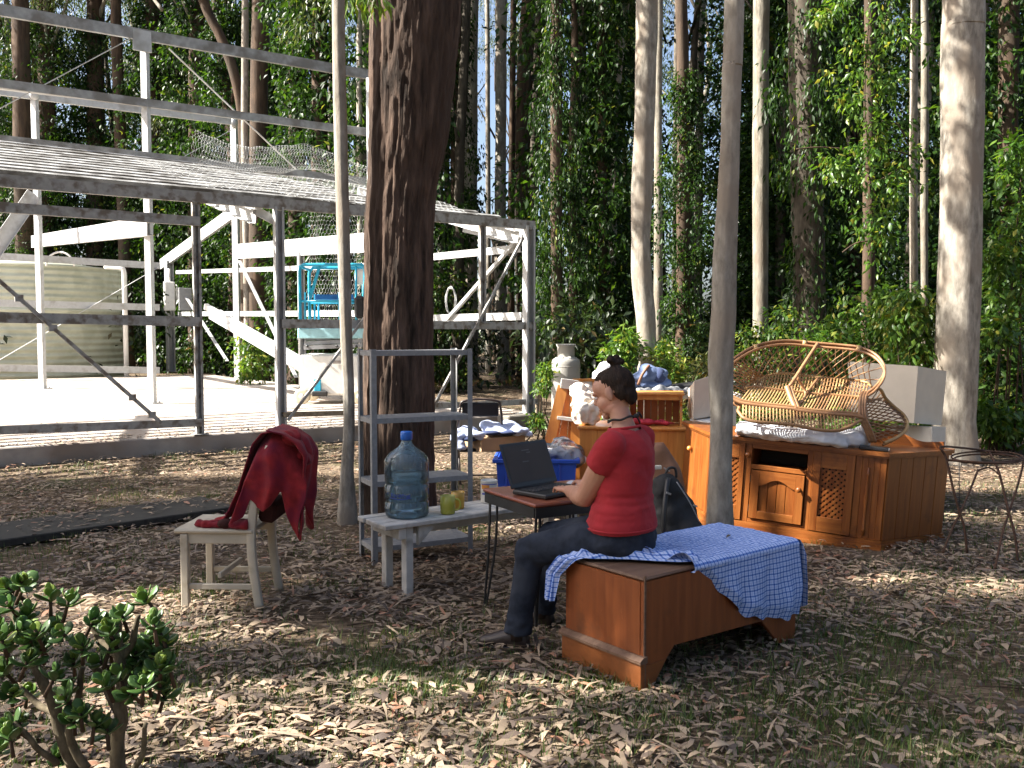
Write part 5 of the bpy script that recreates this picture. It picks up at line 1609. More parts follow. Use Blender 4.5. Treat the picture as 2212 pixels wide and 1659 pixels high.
def laptop():
    rot = math.atan2(LW.y, LW.x)
    root = thing('laptop', 'open black laptop on the small red table, screen tilted back', 'laptop', LBL, rot)
    W_, D_ = .375, .25
    # local x along hinge, -y towards the user
    mb = MB(); mb.box((W_ / 2, -D_ / 2, .016), (W_, D_, .024), b=.006); mb.build('base', M['black_plastic'], root)
    kb = None
    for r_ in range(5):
        for c in range(14):
            if kb is None:
                mb = MB(); mb.box((0, 0, 0), (.0195, .0165, .004), b=.0012); kb = mb.mesh('key'); kb.materials.append(mat('key_black', (.028, .028, .03), rough=.45, bump=0))
            copy_child(kb, 'key', root, (.035 + c * .0235, -.045 - r_ * .021, .0302))
    mb = MB(); mb.box((W_ / 2, -.20, .0287), (.085, .05, .0015)); mb.build('touchpad', M['leather'], root)
    tl = math.atan2(.10, .245); Ms = rotM(-tl, 'X')
    h = .255
    c = V3((W_ / 2, .004, .03)) + Ms @ V3((0, 0, h / 2))
    mb = MB(); mb.box(c, (W_, .012, h), Ms, b=.004); lid = mb.build('lid', M['black_plastic'], root)
    c2 = V3((W_ / 2, .004, .03)) + Ms @ V3((0, -.0066, h / 2 + .006))
    mb = MB(); mb.box(c2, (W_ - .03, .002, h - .045), Ms); mb.build('screen', M['screen'], lid)
    for k, (x, z, w) in enumerate(((.18, .205, .06), (.16, .14, .05), (.2, .19, .03))):
        mb = MB(); mb.box(V3((x, .004, .03)) + Ms @ V3((0, -.0081, z)), (w, .0006, .006), Ms); mb.build('screen_window', mat('screen_dim', (.10, .095, .09), bump=0), lid)
    MB().tube([(.03, .006, .028), (W_ - .03, .006, .028)], .007, 8).build('hinge', M['black_plastic'], root)
    p = K(1238, 1046, 5.12)
    mb = MB(world=True); mb.ell((p.x, p.y, TZ + .018), (.045, .035, .018), 14, rotM(.5))
    me = remeshed(mb, .006, 2, None, lambda co: np.array([noise.noise(V3(c.tolist()) * 40) * .006 for c in co], dtype=np.float32))
    for v in me.vertices: v.co -= V3((p.x, p.y, TZ))
    tag(link_mesh('crumpled_tissue', me, M['white_cloth'], None, (p.x, p.y, TZ + .003)), 'crumpled white tissue on the red table beyond the typing hands', 'tissue')
laptop()

# ------------------------------------------------------------------ the low timber console used as a seat
CN = V3((.568, 3.835, 0)); CA = V3((.7826, .6225, 0)).normalized(); CB = V3((-CA.y, CA.x, 0)); CROT = math.atan2(CA.y, CA.x)
CL, CW, CH = 1.12, .50, .50
def console():
    root = thing('timber_console', 'low red brown plywood cabinet turned backwards as a seat under the woman', 'cabinet', CN, CROT)
    t = .018
    # long panel facing the camera with a cut out foot line
    mb = MB(); mb.prism([(0, .002), (.035, .002), (.20, .165), (.84, .145), (.985, .002), (CL, .002), (CL, CH - t), (0, CH - t)], t); o = mb.build('long_panel', M['console'], root)
    mb = MB(); mb.prism([(0.0, .002), (.035, .002), (.2, .165), (.84, .145), (.985, .002), (CL, .002), (CL, CH - t), (0, CH - t)], t, Matrix.Translation((0, CW - t, 0))); mb.build('long_panel', M['console'], root)
    mb = MB(); mb.box((t / 2 - .003, CW / 2, (CH - t + .15) / 2), (t, CW - 2 * t - .002, CH - t - .152)); mb.build('end_panel', M['console'], root)
    mb = MB(); mb.box((CL - t / 2, CW / 2, (CH - t + .002) / 2), (t, CW - 2 * t - .002, CH - t - .004)); mb.build('end_panel', M['console'], root)
    mb = MB(); mb.box((-.008, CW / 2, .066), (.026, CW + .012, .128), b=.002); mb.build('plinth', M['console_l'], root)
    mb = MB(); mb.prism([(-.034, .130), (.012, .130), (.012, .158), (-.012, .158), (-.034, .142)], CW + .03, Matrix.Translation((0, -.015, 0))); mb.build('moulding', M['console_edge'], root)
    mb = MB(); mb.box((CL / 2, CW / 2, CH - t / 2), (CL + .002, CW + .002, t - .001), b=.009); mb.build('top', M['console_edge'], root, label='worn brown top edge')
    mb = MB(); mb.box((.006, -.0025, .26), (.012, .006, .5), b=.001); mb.build('edge_strip', M['console_edge'], root)
    mb = MB(); mb.box((CL / 2, CW / 2, .18), (CL - .06, CW - .06, .015)); mb.build('bottom_shelf', M['console'], root)
    mb = MB(); mb.prism([(-.0, .002), (.036, .002), (.13, .115), (0, .115)], .004, Matrix.Translation((0.012, -.0045, 0))); mb.build('foot_panel', M['console_l'], root)
console()

def check_mat():
    m, nt, p, N, L = nm('blue_check_cotton')
    uv = N('ShaderNodeUVMap'); sx = N('ShaderNodeSeparateXYZ'); L(uv.outputs[0], sx.inputs[0])
    def stripes(o, per, w, ph=0.0):
        a = N('ShaderNodeMath'); a.operation = 'MULTIPLY_ADD'; a.inputs[1].default_value = 1 / per; a.inputs[2].default_value = ph + 50; L(o, a.inputs[0])
        f = N('ShaderNodeMath'); f.operation = 'FRACT'; L(a.outputs[0], f.inputs[0])
        c = N('ShaderNodeMath'); c.operation = 'LESS_THAN'; c.inputs[1].default_value = w; L(f.outputs[0], c.inputs[0]); return c.outputs[0]
    per = .025
    a1 = stripes(sx.outputs[0], per, .26); b1 = stripes(sx.outputs[1], per, .26)
    a2 = stripes(sx.outputs[0], per, .10, .42); b2 = stripes(sx.outputs[1], per, .10, .42)
    s1 = N('ShaderNodeMath'); s1.operation = 'ADD'; L(a1, s1.inputs[0]); L(b1, s1.inputs[1])
    s2 = N('ShaderNodeMath'); s2.operation = 'ADD'; L(a2, s2.inputs[0]); L(b2, s2.inputs[1])
    s3 = N('ShaderNodeMath'); s3.operation = 'MULTIPLY_ADD'; s3.inputs[1].default_value = .4; L(s2.outputs[0], s3.inputs[0]); L(s1.outputs[0], s3.inputs[2])
    r = N('ShaderNodeValToRGB'); L(s3.outputs[0], r.inputs[0])
    mr = N('ShaderNodeMapRange'); mr.inputs[2].default_value = 2.0; L(s3.outputs[0], mr.inputs[0]); L(mr.outputs[0], r.inputs[0])
    r.color_ramp.elements[0].color = (.46, .56, .82, 1); r.color_ramp.elements[1].color = (.03, .075, .34, 1)
    e = r.color_ramp.elements.new(.5); e.color = (.12, .23, .58, 1)
    L(r.outputs[0], p.inputs['Base Color']); p.inputs['Roughness'].default_value = .9; p.inputs['Specular IOR Level'].default_value = .15
    n = N('ShaderNodeTexNoise'); n.inputs['Scale'].default_value = 220; b = N('ShaderNodeBump'); b.inputs['Strength'].default_value = .25; b.inputs['Distance'].default_value = .002
    tc = N('ShaderNodeTexCoord'); L(tc.outputs['Object'], n.inputs['Vector']); L(n.outputs[0], b.inputs['Height']); L(b.outputs[0], p.inputs['Normal'])
    return m
M['check'] = check_mat()
def cloth():
    V = []; UV = []; Fc = []
    def add_grid(fn, nu, nv):
        b = len(V)
        for i in range(nu + 1):
            for j in range(nv + 1):
                p, uv = fn(i / nu, j / nv); V.append(tuple(p)); UV.append(uv)
        for i in range(nu):
            for j in range(nv):
                Fc.append((b + i * (nv + 1) + j, b + (i + 1) * (nv + 1) + j, b + (i + 1) * (nv + 1) + j + 1, b + i * (nv + 1) + j + 1))
    zt = CH + .006
    def N3(a, b, c, s): return noise.noise(V3((a * s, b * s, c * s)))
    # one sheet: across = from the back edge over the top, over the front edge and down; along = the length, then round the far end
    def sheet(u, v):
        # u: along a from left rumpled edge to far corner; v: 0 back edge ... 1 hem
        a_top = .26 + .87 * u
        drop = np.interp(u, [0, .12, .22, .35, .5, .7, .85, 1], [0.015, .03, .09, .20, .30, .345, .37, .37]) + .006 * math.sin(u * 31)
        L_ = CW + drop
        s = v * L_
        left = .26 + (.05 * math.sin(s * 9) + .10 * max(0, s - .36) * 2 if u < .0001 else 0)
        a = a_top if u > 0.06 else a_top + (1 - u / .06) * (.04 * math.sin(s * 14) - .0)
        rum = math.exp(-u * 9) * .022 * (1 + math.sin(s * 30 + a * 22)) + math.exp(-u * 3.5) * .006 * (1 + math.sin(s * 24 + a * 38))
        wr = .004 * (1 + N3(a, s, 0, 7)) + .005 * (1 - abs(N3(a * .6, s, 3, 17))) ** 3 * (1.25 - u) + .003 * (1 + N3(a, s, 8, 38)) + rum
        if s < CW - .02:
            b = CW - s; z = zt + wr; off = 0
        else:
            q = s - (CW - .02); rr = .025
            if q < rr * 1.57:
                th = q / rr; b = .02 - rr * math.sin(th) ; z = zt - rr * (1 - math.cos(th)) + wr * math.cos(th)
                b -= wr * math.sin(th)
            else:
                d = q - rr * 1.57; b = -.006; z = zt - rr - d
                f = min(1, d / .25)
                b -= wr * .6 + f * (.024 + .014 * math.sin(a * 26 + 1.2 * math.sin(a * 9)) + .005 * math.sin(a * 61 + 2)) + .01 * N3(a, d, 5, 9) * f
                # the gathered bottom curls under
                hem = max(0, (v - .93) / .07); b += hem * .018; z += hem * .004 * math.sin(a * 60)
                a += .006 * math.sin(d * 22 + a * 15) * f
        p = CN + CA * a + CB * b; return V3((p.x, p.y, z)), (a_top, s)
    add_grid(sheet, 150, 90)
    # far end: hangs down over the end, meets the front at the corner
    def endflap(u, v):
        drop = .36 + .02 * math.sin(u * 19); s = v * drop
        b = CW * u - .03 * (1 - u) * min(1, s / .1)
        f = min(1, s / .25)
        if s < .04: a = CL + .012 + .02 * math.sin(s / .04 * 1.57); z = zt + .004 - .02 * (1 - math.cos(s / .04 * 1.57))
        else: a = CL + .032 + f * (.015 + .016 * math.sin(u * 15 + 1)); z = zt + .004 - .02 - (s - .04)
        p = CN + CA * a + CB * b; return V3((p.x, p.y, z)), (b + 3.003, s + 1.0)
    add_grid(endflap, 36, 40)
    # bunched left part: pulled across the top towards the back left corner and hanging over the end
    def bunch(u, v):
        # path from (a=.36,b=.26) to (a=.0,b=.36), then down the end
        L_ = .40 + .22; s = u * L_
        wdt = np.interp(u, [0, .15, .5, .65, 1], [.12, .17, .17, .12, .07])
        c = (v - .5) * wdt
        if s < .37:
            a = .37 - s; b = .06 + .98 * s; z = zt + .012
            ridge = .030 * math.cos((v - .5) * math.pi) ** .6 * (1 - .3 * u) if abs(v - .5) < .499 else 0
            ridge += .012 * math.sin(v * 17 + s * 21) * math.cos((v - .5) * 3.1) + .008 * math.sin(s * 62 + v * 7) * math.cos((v - .5) * 3.1)
            z += max(0, ridge); b += c - .02 * math.sin(s * 18)
        else:
            d = s - .37; th = min(1.57, d / .035)
            a = -.004 - .035 * math.sin(th) - .004 * (d / .2) + .008 * math.sin(v * 16) ; z = zt + .014 - .035 * (1 - math.cos(th)) - max(0, d - .055)
            a -= .008 * math.cos((v - .5) * math.pi) + .015 * d / .2
            b = .06 + .98 * .37 + c + min(1, d / .12) * .10 + d * .1
        p = CN + CA * a + CB * b; return V3((p.x, p.y, z)), (s + .3, c + .2)
    add_grid(bunch, 80, 34)
    me = bpy.data.meshes.new('checked_cloth')
    o = CN + CA * .6 + CB * .25
    me.from_pydata([(p[0] - o.x, p[1] - o.y, p[2]) for p in V], [], Fc)
    uvl = me.uv_layers.new(name='UVMap')
    li = np.empty(len(me.loops), dtype=np.int32); me.loops.foreach_get('vertex_index', li)
    uvl.data.foreach_set('uv', np.array(UV, dtype=np.float32)[li].ravel())
    me.polygons.foreach_set('use_smooth', np.ones(len(me.polygons), dtype=bool)); me.update()
    ob = link_mesh('checked_cloth', me, M['check'], None, (o.x, o.y, 0))
    tag(ob, 'blue and white checked cloth spread over the seat cabinet and hanging at its right', 'cloth')
    mb = MB(world=True); p = CN + CA * .86 + CB * .22
    Vv, Ft = leaf_arrays(np.array([[p.x, p.y, zt + .016]]), np.array([.9]), np.array([0.0]), np.array([.2]), np.array([.075]), np.array([.016]), np.array([.25]))
    me2 = mesh_np('fallen_leaf', Vv - np.array([[p.x, p.y, zt]]), Ft, tint=np.full(6, .1))
    tag(link_mesh('fallen_leaf', me2, M['litter'], None, (p.x, p.y, zt)), 'single dark dry leaf lying on top of the blue checked cloth', 'leaf')
cloth()
# ------------------------------------------------------------------ the woman at the laptop
def woman():
    Fd = V3((-.85, .527, 0)).normalized(); Ld = V3((-Fd.y, Fd.x, 0))     # forward, her left
    UP = V3((0, 0, 1))
    base = V3((.53, 4.27, 0))
    root = thing('person', 'woman with a hair bun in red t-shirt and dark jeans typing on a laptop', 'person', base)
    # landmarks
    SHL, ELL, WRL = V3((.462, 4.165, 1.035)), V3((.350, 4.305, .768)), V3((.292, 4.58, .752))
    SHR, ELR, WRR = V3((.640, 4.440, 1.035)), V3((.58, 4.60, .80)), V3((.432, 4.80, .750))
    HC = V3((.487, 4.355, 1.272))
    tilt = math.radians(20)
    hF = V3((-.87, .49, 0)).normalized()
    hf = (hF * math.cos(tilt) - UP * math.sin(tilt)).normalized(); hu = (UP * math.cos(tilt) + hF * math.sin(tilt)).normalized(); hl = V3((-hF.y, hF.x, 0))
    MH = Matrix((hl, hf, hu)).transposed()
    HS = 1.02
    def H(l, f, u): return HC + (hl * l + hf * f + hu * u) * HS
    torso = [((.525, 4.275, .56), .175, .135), ((.525, 4.28, .66), .172, .132), ((.535, 4.285, .78), .142, .108), ((.545, 4.29, .90), .150, .112), ((.550, 4.295, .99), .158, .108), ((.548, 4.30, 1.045), .150, .085), ((.543, 4.305, 1.085), .10, .065), ((.536, 4.312, 1.115), .060, .056), ((.522, 4.325, 1.16), .051, .053), ((.505, 4.34, 1.215), .050, .054)]
    b = MB()
    b.loft([(c, Ld, Fd, rx, ry) for c, rx, ry in torso], 28)
    def limb(mb, pts, rs, seg=16, n=5):
        path = smooth_path(pts, n); rr = np.interp(np.linspace(0, 1, len(path)), np.linspace(0, 1, len(rs)), rs)
        mb.tube(path, list(rr), seg)
        mb.ell(path[0], (rr[0],) * 3, seg); mb.ell(path[-1], (rr[-1],) * 3, seg)
    def lerp(a, b_, t): return a.lerp(b_, t)
    for (s, e, w) in ((SHL, ELL, WRL), (SHR, ELR, WRR)):
        limb(b, [s, lerp(s, e, .5) + V3((0, -.006, -.004)), e], [.058, .058, .049])
        limb(b, [e, lerp(e, w, .3) - V3((0, 0, .004)), w], [.049, .050, .028])
    # head
    b.ell(H(0, -.016, .022), (.073, .092, .090), 24, MH)
    b.ell(H(0, .022, -.035), (.058, .066, .078), 22, MH)
    b.ell(H(0, .040, .030), (.062, .052, .058), 20, MH)          # forehead
    b.ell(H(0, .064, -.096), (.028, .024, .021), 14, MH)         # chin
    b.ell(H(0, -.010, -.060), (.053, .056, .052), 18, MH)        # under the ears
    b.ell(H(0, .030, -.088), (.040, .045, .026), 16, MH)
    for s in (-1, 1):
        b.ell(H(s * .033, .045, -.042), (.028, .038, .040), 14, MH)     # cheek
        b.ell(H(s * .040, .020, -.074), (.018, .046, .024), 12, MH)    # jaw
        b.ell(H(s * .030, .080, .012), (.024, .012, .009), 12, MH)     # brow
        # ear
        b.ell(H(s * .082, -.012, -.010), (.011, .020, .034), 14, MH @ rotM(s * -.5, 'Z')); b.ell(H(s * .072, -.008, -.012), (.012, .012, .020), 12, MH)
        b.ell(H(s * .074, -.008, -.036), (.007, .009, .010), 10, MH)
    b.loft([(H(0, .088, .008), hl, hf, .007, .010), (H(0, .096, -.012), hl, hf, .009, .013), (H(0, .102, -.028), hl, hf, .013, .014), (H(0, .092, -.040), hl, hf, .012, .012)], 12)
    b.ell(H(0, .086, -.064), (.023, .012, .0065), 12, MH); b.ell(H(0, .083, -.075), (.020, .012, .007), 12, MH)
    # hands
    def hand(w, tipc, side):
        d = (tipc - w).normalized(); n_ = V3((0, 0, 1)); x = d.cross(n_).normalized(); n_ = x.cross(d).normalized()
        # x = towards the right of the hand looking along d ; side +1: thumb on the right (left hand palm down)
        P = w + d * .045 + V3((0, 0, .004))
        b.loft([(w - d * .01, x, n_, .026, .021), (w + d * .02, x, n_, .030, .019), (w + d * .055, x, n_, .040, .016), (w + d * .088, x, n_, .041, .013)], 16)
        lens = (.064, .074, .069, .055)
        for k in range(4):
            off = (-.030 + .020 * k) * side * -1
            s0 = w + d * (.082 - abs(k - 1.4) * .004) + x * off
            sp = x * off * .35
            L_ = lens[k]
            dn = -n_
            p1 = s0 + (d * .95 + n_ * .22) * L_ * .42 + sp * .3; p2 = p1 + (d * .80 - n_ * .55) * L_ * .34 + sp * .2; p3 = p2 + (d * .45 - n_ * .85) * L_ * .30
            b.tube(smooth_path([s0 - d * .015, s0, p1, p2, p3], 3), list(np.linspace(.0106, .0074, 13)), 10); b.ell(p3, (.0066,) * 3, 8)
        t0 = w + d * .022 + x * (.026 * side); t1 = t0 + d * .030 + x * (.022 * side) - n_ * .008; t2 = t1 + d * .032 + x * (.006 * side) - n_ * .010
        b.tube(smooth_path([w + d * .01, t0, t1, t2], 3), list(np.linspace(.014, .0078, 10)), 10); b.ell(t2, (.0078,) * 3, 8)
    hand(WRL, V3((.208, 4.80, .742)), 1)
    hand(WRR, V3((.318, 4.945, .742)), -1)
    # legs of the body (inside the jeans)
    HPL, KNL, ANL = V3((.455, 4.205, .585)), V3((.085, 4.365, .495)), V3((.030, 4.385, .10))
    HPR, KNR, ANR = V3((.590, 4.37, .585)), V3((.205, 4.68, .495)), V3((.165, 4.74, .10))
    for (h, k, a) in ((HPL, KNL, ANL), (HPR, KNR, ANR)):
        limb(b, [h, lerp(h, k, .5), k], [.078, .070, .052]); limb(b, [k, lerp(k, a, .4), a], [.052, .050, .036])
    inv = Matrix.Translation(-base)
    me = remeshed(b, .0042, 6, inv)
    body = link_mesh('body', me, M['skin'], root)
    # eyes
    for s in (-1, 1):
        m1 = MB(world=True); m1.ell(H(s * .031, .0775, -.006), (.0125, .0105, .0085), 14, MH); e = m1.build('eye', mat('eye_white', (.7, .68, .65), rough=.2, bump=0), root)
        m2 = MB(world=True); m2.ell(H(s * .031, .086, -.0065), (.0055, .0035, .0055), 12, MH); m2.build('iris', M['hair'], e)
        m3 = MB(world=True); m3.tube(smooth_path([H(s * .012, .094, .018), H(s * .03, .091, .024), H(s * .05, .077, .017)], 4), [.0022] * 9, 6); m3.build('eyebrow', M['hair'], root)
    # hair: drawn back from the forehead to a bun
    h = MB()
    h.ell(H(0, -.034, .029), (.0755, .086, .088), 26, MH)
    h.ell(H(0, .004, .071), (.058, .062, .040), 20, MH)
    h.ell(H(0, -.078, -.030), (.054, .031, .058), 18, MH)
    for s in (-1, 1):
        h.ell(H(s * .055, -.016, .056), (.018, .034, .030), 14, MH)
        h.ell(H(s * .053, -.058, -.012), (.022, .027, .046), 14, MH)
    bun = H(-.01, -.052, .128)
    h.ell(bun, (.028, .026, .024), 16, MH); h.ell(H(-.022, -.062, .150), (.018, .02, .015), 12, MH); h.ell(H(.020, -.046, .142), (.017, .018, .017), 12, MH); h.ell(H(-.035, -.075, .125), (.019, .018, .018), 12, MH); h.ell(H(.0, -.04, .156), (.014, .014, .012), 10, MH)
    def hd(co):
        out = np.empty(len(co), dtype=np.float32)
        for i, c in enumerate(co):
            p = V3(c.tolist()) + base - bun
            l = p.dot(hl); f = p.dot(hf); u = p.dot(hu)
            a = math.atan2(f, l); 
            out[i] = .0026 * math.sin(a * 46 + 3 * noise.noise(p * 14)) + .003 * noise.noise(p * 32)
        return out
    link_mesh('hair', remeshed(h, .0045, 3, inv, hd), M['hair'], root)
    # t-shirt
    t = MB()
    sec = [((.522, 4.268, .628), .196, .158), ((.523, 4.272, .66), .198, .158), ((.528, 4.278, .715), .186, .146), ((.537, 4.285, .79), .160, .124), ((.546, 4.29, .89), .164, .126), ((.551, 4.295, .98), .172, .122), ((.549, 4.30, 1.045), .166, .100), ((.545, 4.303, 1.085), .122, .080), ((.541, 4.307, 1.100), .094, .074)]
    t.loft([(c, Ld, Fd, rx * .97, ry * .97) for c, rx, ry in sec], 36)
    for (s, e) in ((SHL, ELL), (SHR, ELR)):
        d = (e - s).normalized(); x = d.cross(UP).normalized(); y = x.cross(d)
        t.loft([(s - d * .03 + V3((0, 0, .002)), x, y, .060, .058), (s + d * .03, x, y, .074, .070), (s + d * .08, x, y, .075, .072), (s + d * .125, x, y, .079, .074)], 20)
        t.ell(s, (.066, .066, .064), 18)
    def sd(co):
        out = np.empty(len(co), dtype=np.float32)
        for i, c in enumerate(co):
            p = V3(c.tolist()); wz = math.exp(-((p.z - .76) / .07) ** 2)
            out[i] = .007 * noise.noise(V3((p.x * 9 + p.z * 6, p.y * 9, p.z * 13))) - .006 * abs(noise.noise(V3((p.x * 12 + p.z * 9, p.y * 12, p.z * 8)))) + wz * .009 * noise.noise(V3((p.x * 6, p.y * 6, p.z * 42))) + .0015 * noise.noise(p * 60) + .0065
        return out
    me = remeshed(t, .0065, 5, inv, sd)
    # open the neck and the hem by removing the caps
    import bmesh
    bm = bmesh.new(); bm.from_mesh(me)
    nk = V3((.541, 4.307, 1.104)) - base
    kill = [f for f in bm.faces if (f.normal.z > .75 and (f.calc_center_median() - nk).length < .082) or (f.normal.z < -.8 and f.calc_center_median().z < .66)]
    bmesh.ops.delete(bm, geom=kill, context='FACES'); bm.to_mesh(me); bm.free()
    me.polygons.foreach_set('use_smooth', np.ones(len(me.polygons), dtype=bool))
    shirt = link_mesh('t_shirt', me, M['shirt'], root)
    # neck rib and sleeve hems
    m1 = MB(world=True); c = V3((.541, 4.307, 1.104)); m1.tube([c + Ld * (.088 * math.cos(a)) + Fd * (.072 * math.sin(a)) + UP * (.010 * -math.sin(a)) for a in np.linspace(0, 6.283, 40)[:-1]], .0065, 8, closed=True); m1.build('neck_band', M['shirt'], shirt)
    m1 = MB(world=True); c = V3((.522, 4.269, .640)); m1.tube([c + Ld * (.1975 * math.cos(a)) + Fd * (.159 * math.sin(a)) for a in np.linspace(0, 6.283, 50)[:-1]], .006, 6, closed=True); m1.build('hem', M['shirt'], shirt)
    # cord round the neck, tied behind
    m1 = MB(world=True); c = V3((.530, 4.317, 1.145))
    m1.tube([c + Ld * (.067 * math.cos(a)) + Fd * (.068 * math.sin(a)) + UP * (-.016 * math.sin(a) + .004 * math.sin(5 * a)) for a in np.linspace(0, 6.283, 48)[:-1]], .0055, 8, closed=True)
    k = c - Fd * .072 + UP * .018
    m1.ell(k, (.014, .012, .012), 10); m1.tube(smooth_path([k, k - Ld * .03 + UP * .012, k - Ld * .062 - UP * .012], 4), .005, 6); m1.tube(smooth_path([k, k - Ld * .025 - UP * .02, k - Ld * .045 - UP * .04], 4), .0045, 6)
    m1.build('neck_cord', M['black_cloth'], root)
    # jeans
    j = MB()
    j.loft([((.525, 4.275, .505), Ld, Fd, .165, .135), ((.525, 4.275, .54), Ld, Fd, .190, .158), ((.525, 4.275, .60), Ld, Fd, .190, .152), ((.526, 4.278, .68), Ld, Fd, .178, .138)], 30)
    j.ell(V3((.465, 4.185, .575)), (.10, .10, .078), 18); j.ell(V3((.61, 4.36, .575)), (.10, .10, .078), 18)
    for (hh, kk, aa) in ((HPL, KNL, ANL), (HPR, KNR, ANR)):
        limb(j, [hh, lerp(hh, kk, .5) + V3((0, 0, .004)), kk], [.098, .092, .073], 20, 7)
        path = smooth_path([kk, lerp(kk, aa, .35) + V3((.006, 0, 0)), lerp(kk, aa, .7), aa - V3((0, 0, .02))], 6)
        rr = np.interp(np.linspace(0, 1, len(path)), [0, .3, .7, 1], [.073, .068, .064, .072])
        j.tube(path, list(rr), 20)
        # bunching behind the knee
        j.ell(kk + V3((.045, -.02, -.03)), (.045, .05, .05), 12)
    def jd(co):
        out = np.empty(len(co), dtype=np.float32)
        for i, c in enumerate(co):
            p = V3(c.tolist()) + base
            w = max(math.exp(-((p - KNL).length / .13) ** 2), math.exp(-((p - KNR).length / .13) ** 2), math.exp(-((p - HPL - V3((-.06, 0, 0))).length / .14) ** 2), math.exp(-((p.z - .13) / .07) ** 2))
            out[i] = .004 * noise.noise(p * 11) + w * .011 * noise.noise(V3((p.x * 22, p.y * 10, p.z * 24)))
        return out
    link_mesh('jeans', remeshed(j, .008, 4, inv, jd), M['denim'], root)
    # boots
    for (aa, td) in ((ANL, V3((-.97, .24, 0))), (ANR, V3((-.9, .43, 0)))):
        td.normalize(); sd_ = V3((-td.y, td.x, 0))
        m1 = MB(world=True); f = V3((aa.x, aa.y, 0))
        m1.loft([(f - td * .055 + UP * .03, sd_, UP, .028, .028), (f - td * .045 + UP * .045, sd_, UP, .038, .045), (f + UP * .055, sd_, UP, .041, .055), (f + td * .07 + UP * .045, sd_, UP, .043, .043), (f + td * .13 + UP * .034, sd_, UP, .046, .032), (f + td * .175 + UP * .028, sd_, UP, .038, .025), (f + td * .2 + UP * .024, sd_, UP, .02, .016)], 18, pw=2.5)
        m1.tube([f + UP * .05, f + UP * .16], [.05, .047], 16)
        bt = m1.build('boot', M['leather'], root)
        m2 = MB(world=True); m2.loft([(f - td * .06 + UP * .009, sd_, UP, .030, .009), (f + UP * .009, sd_, UP, .042, .009), (f + td * .13 + UP * .009, sd_, UP, .050, .009), (f + td * .205 + UP * .009, sd_, UP, .022, .009)], 16, pw=3)
        m2.build('sole', M['rubber'] if False else M['black_plastic'], bt)
woman()
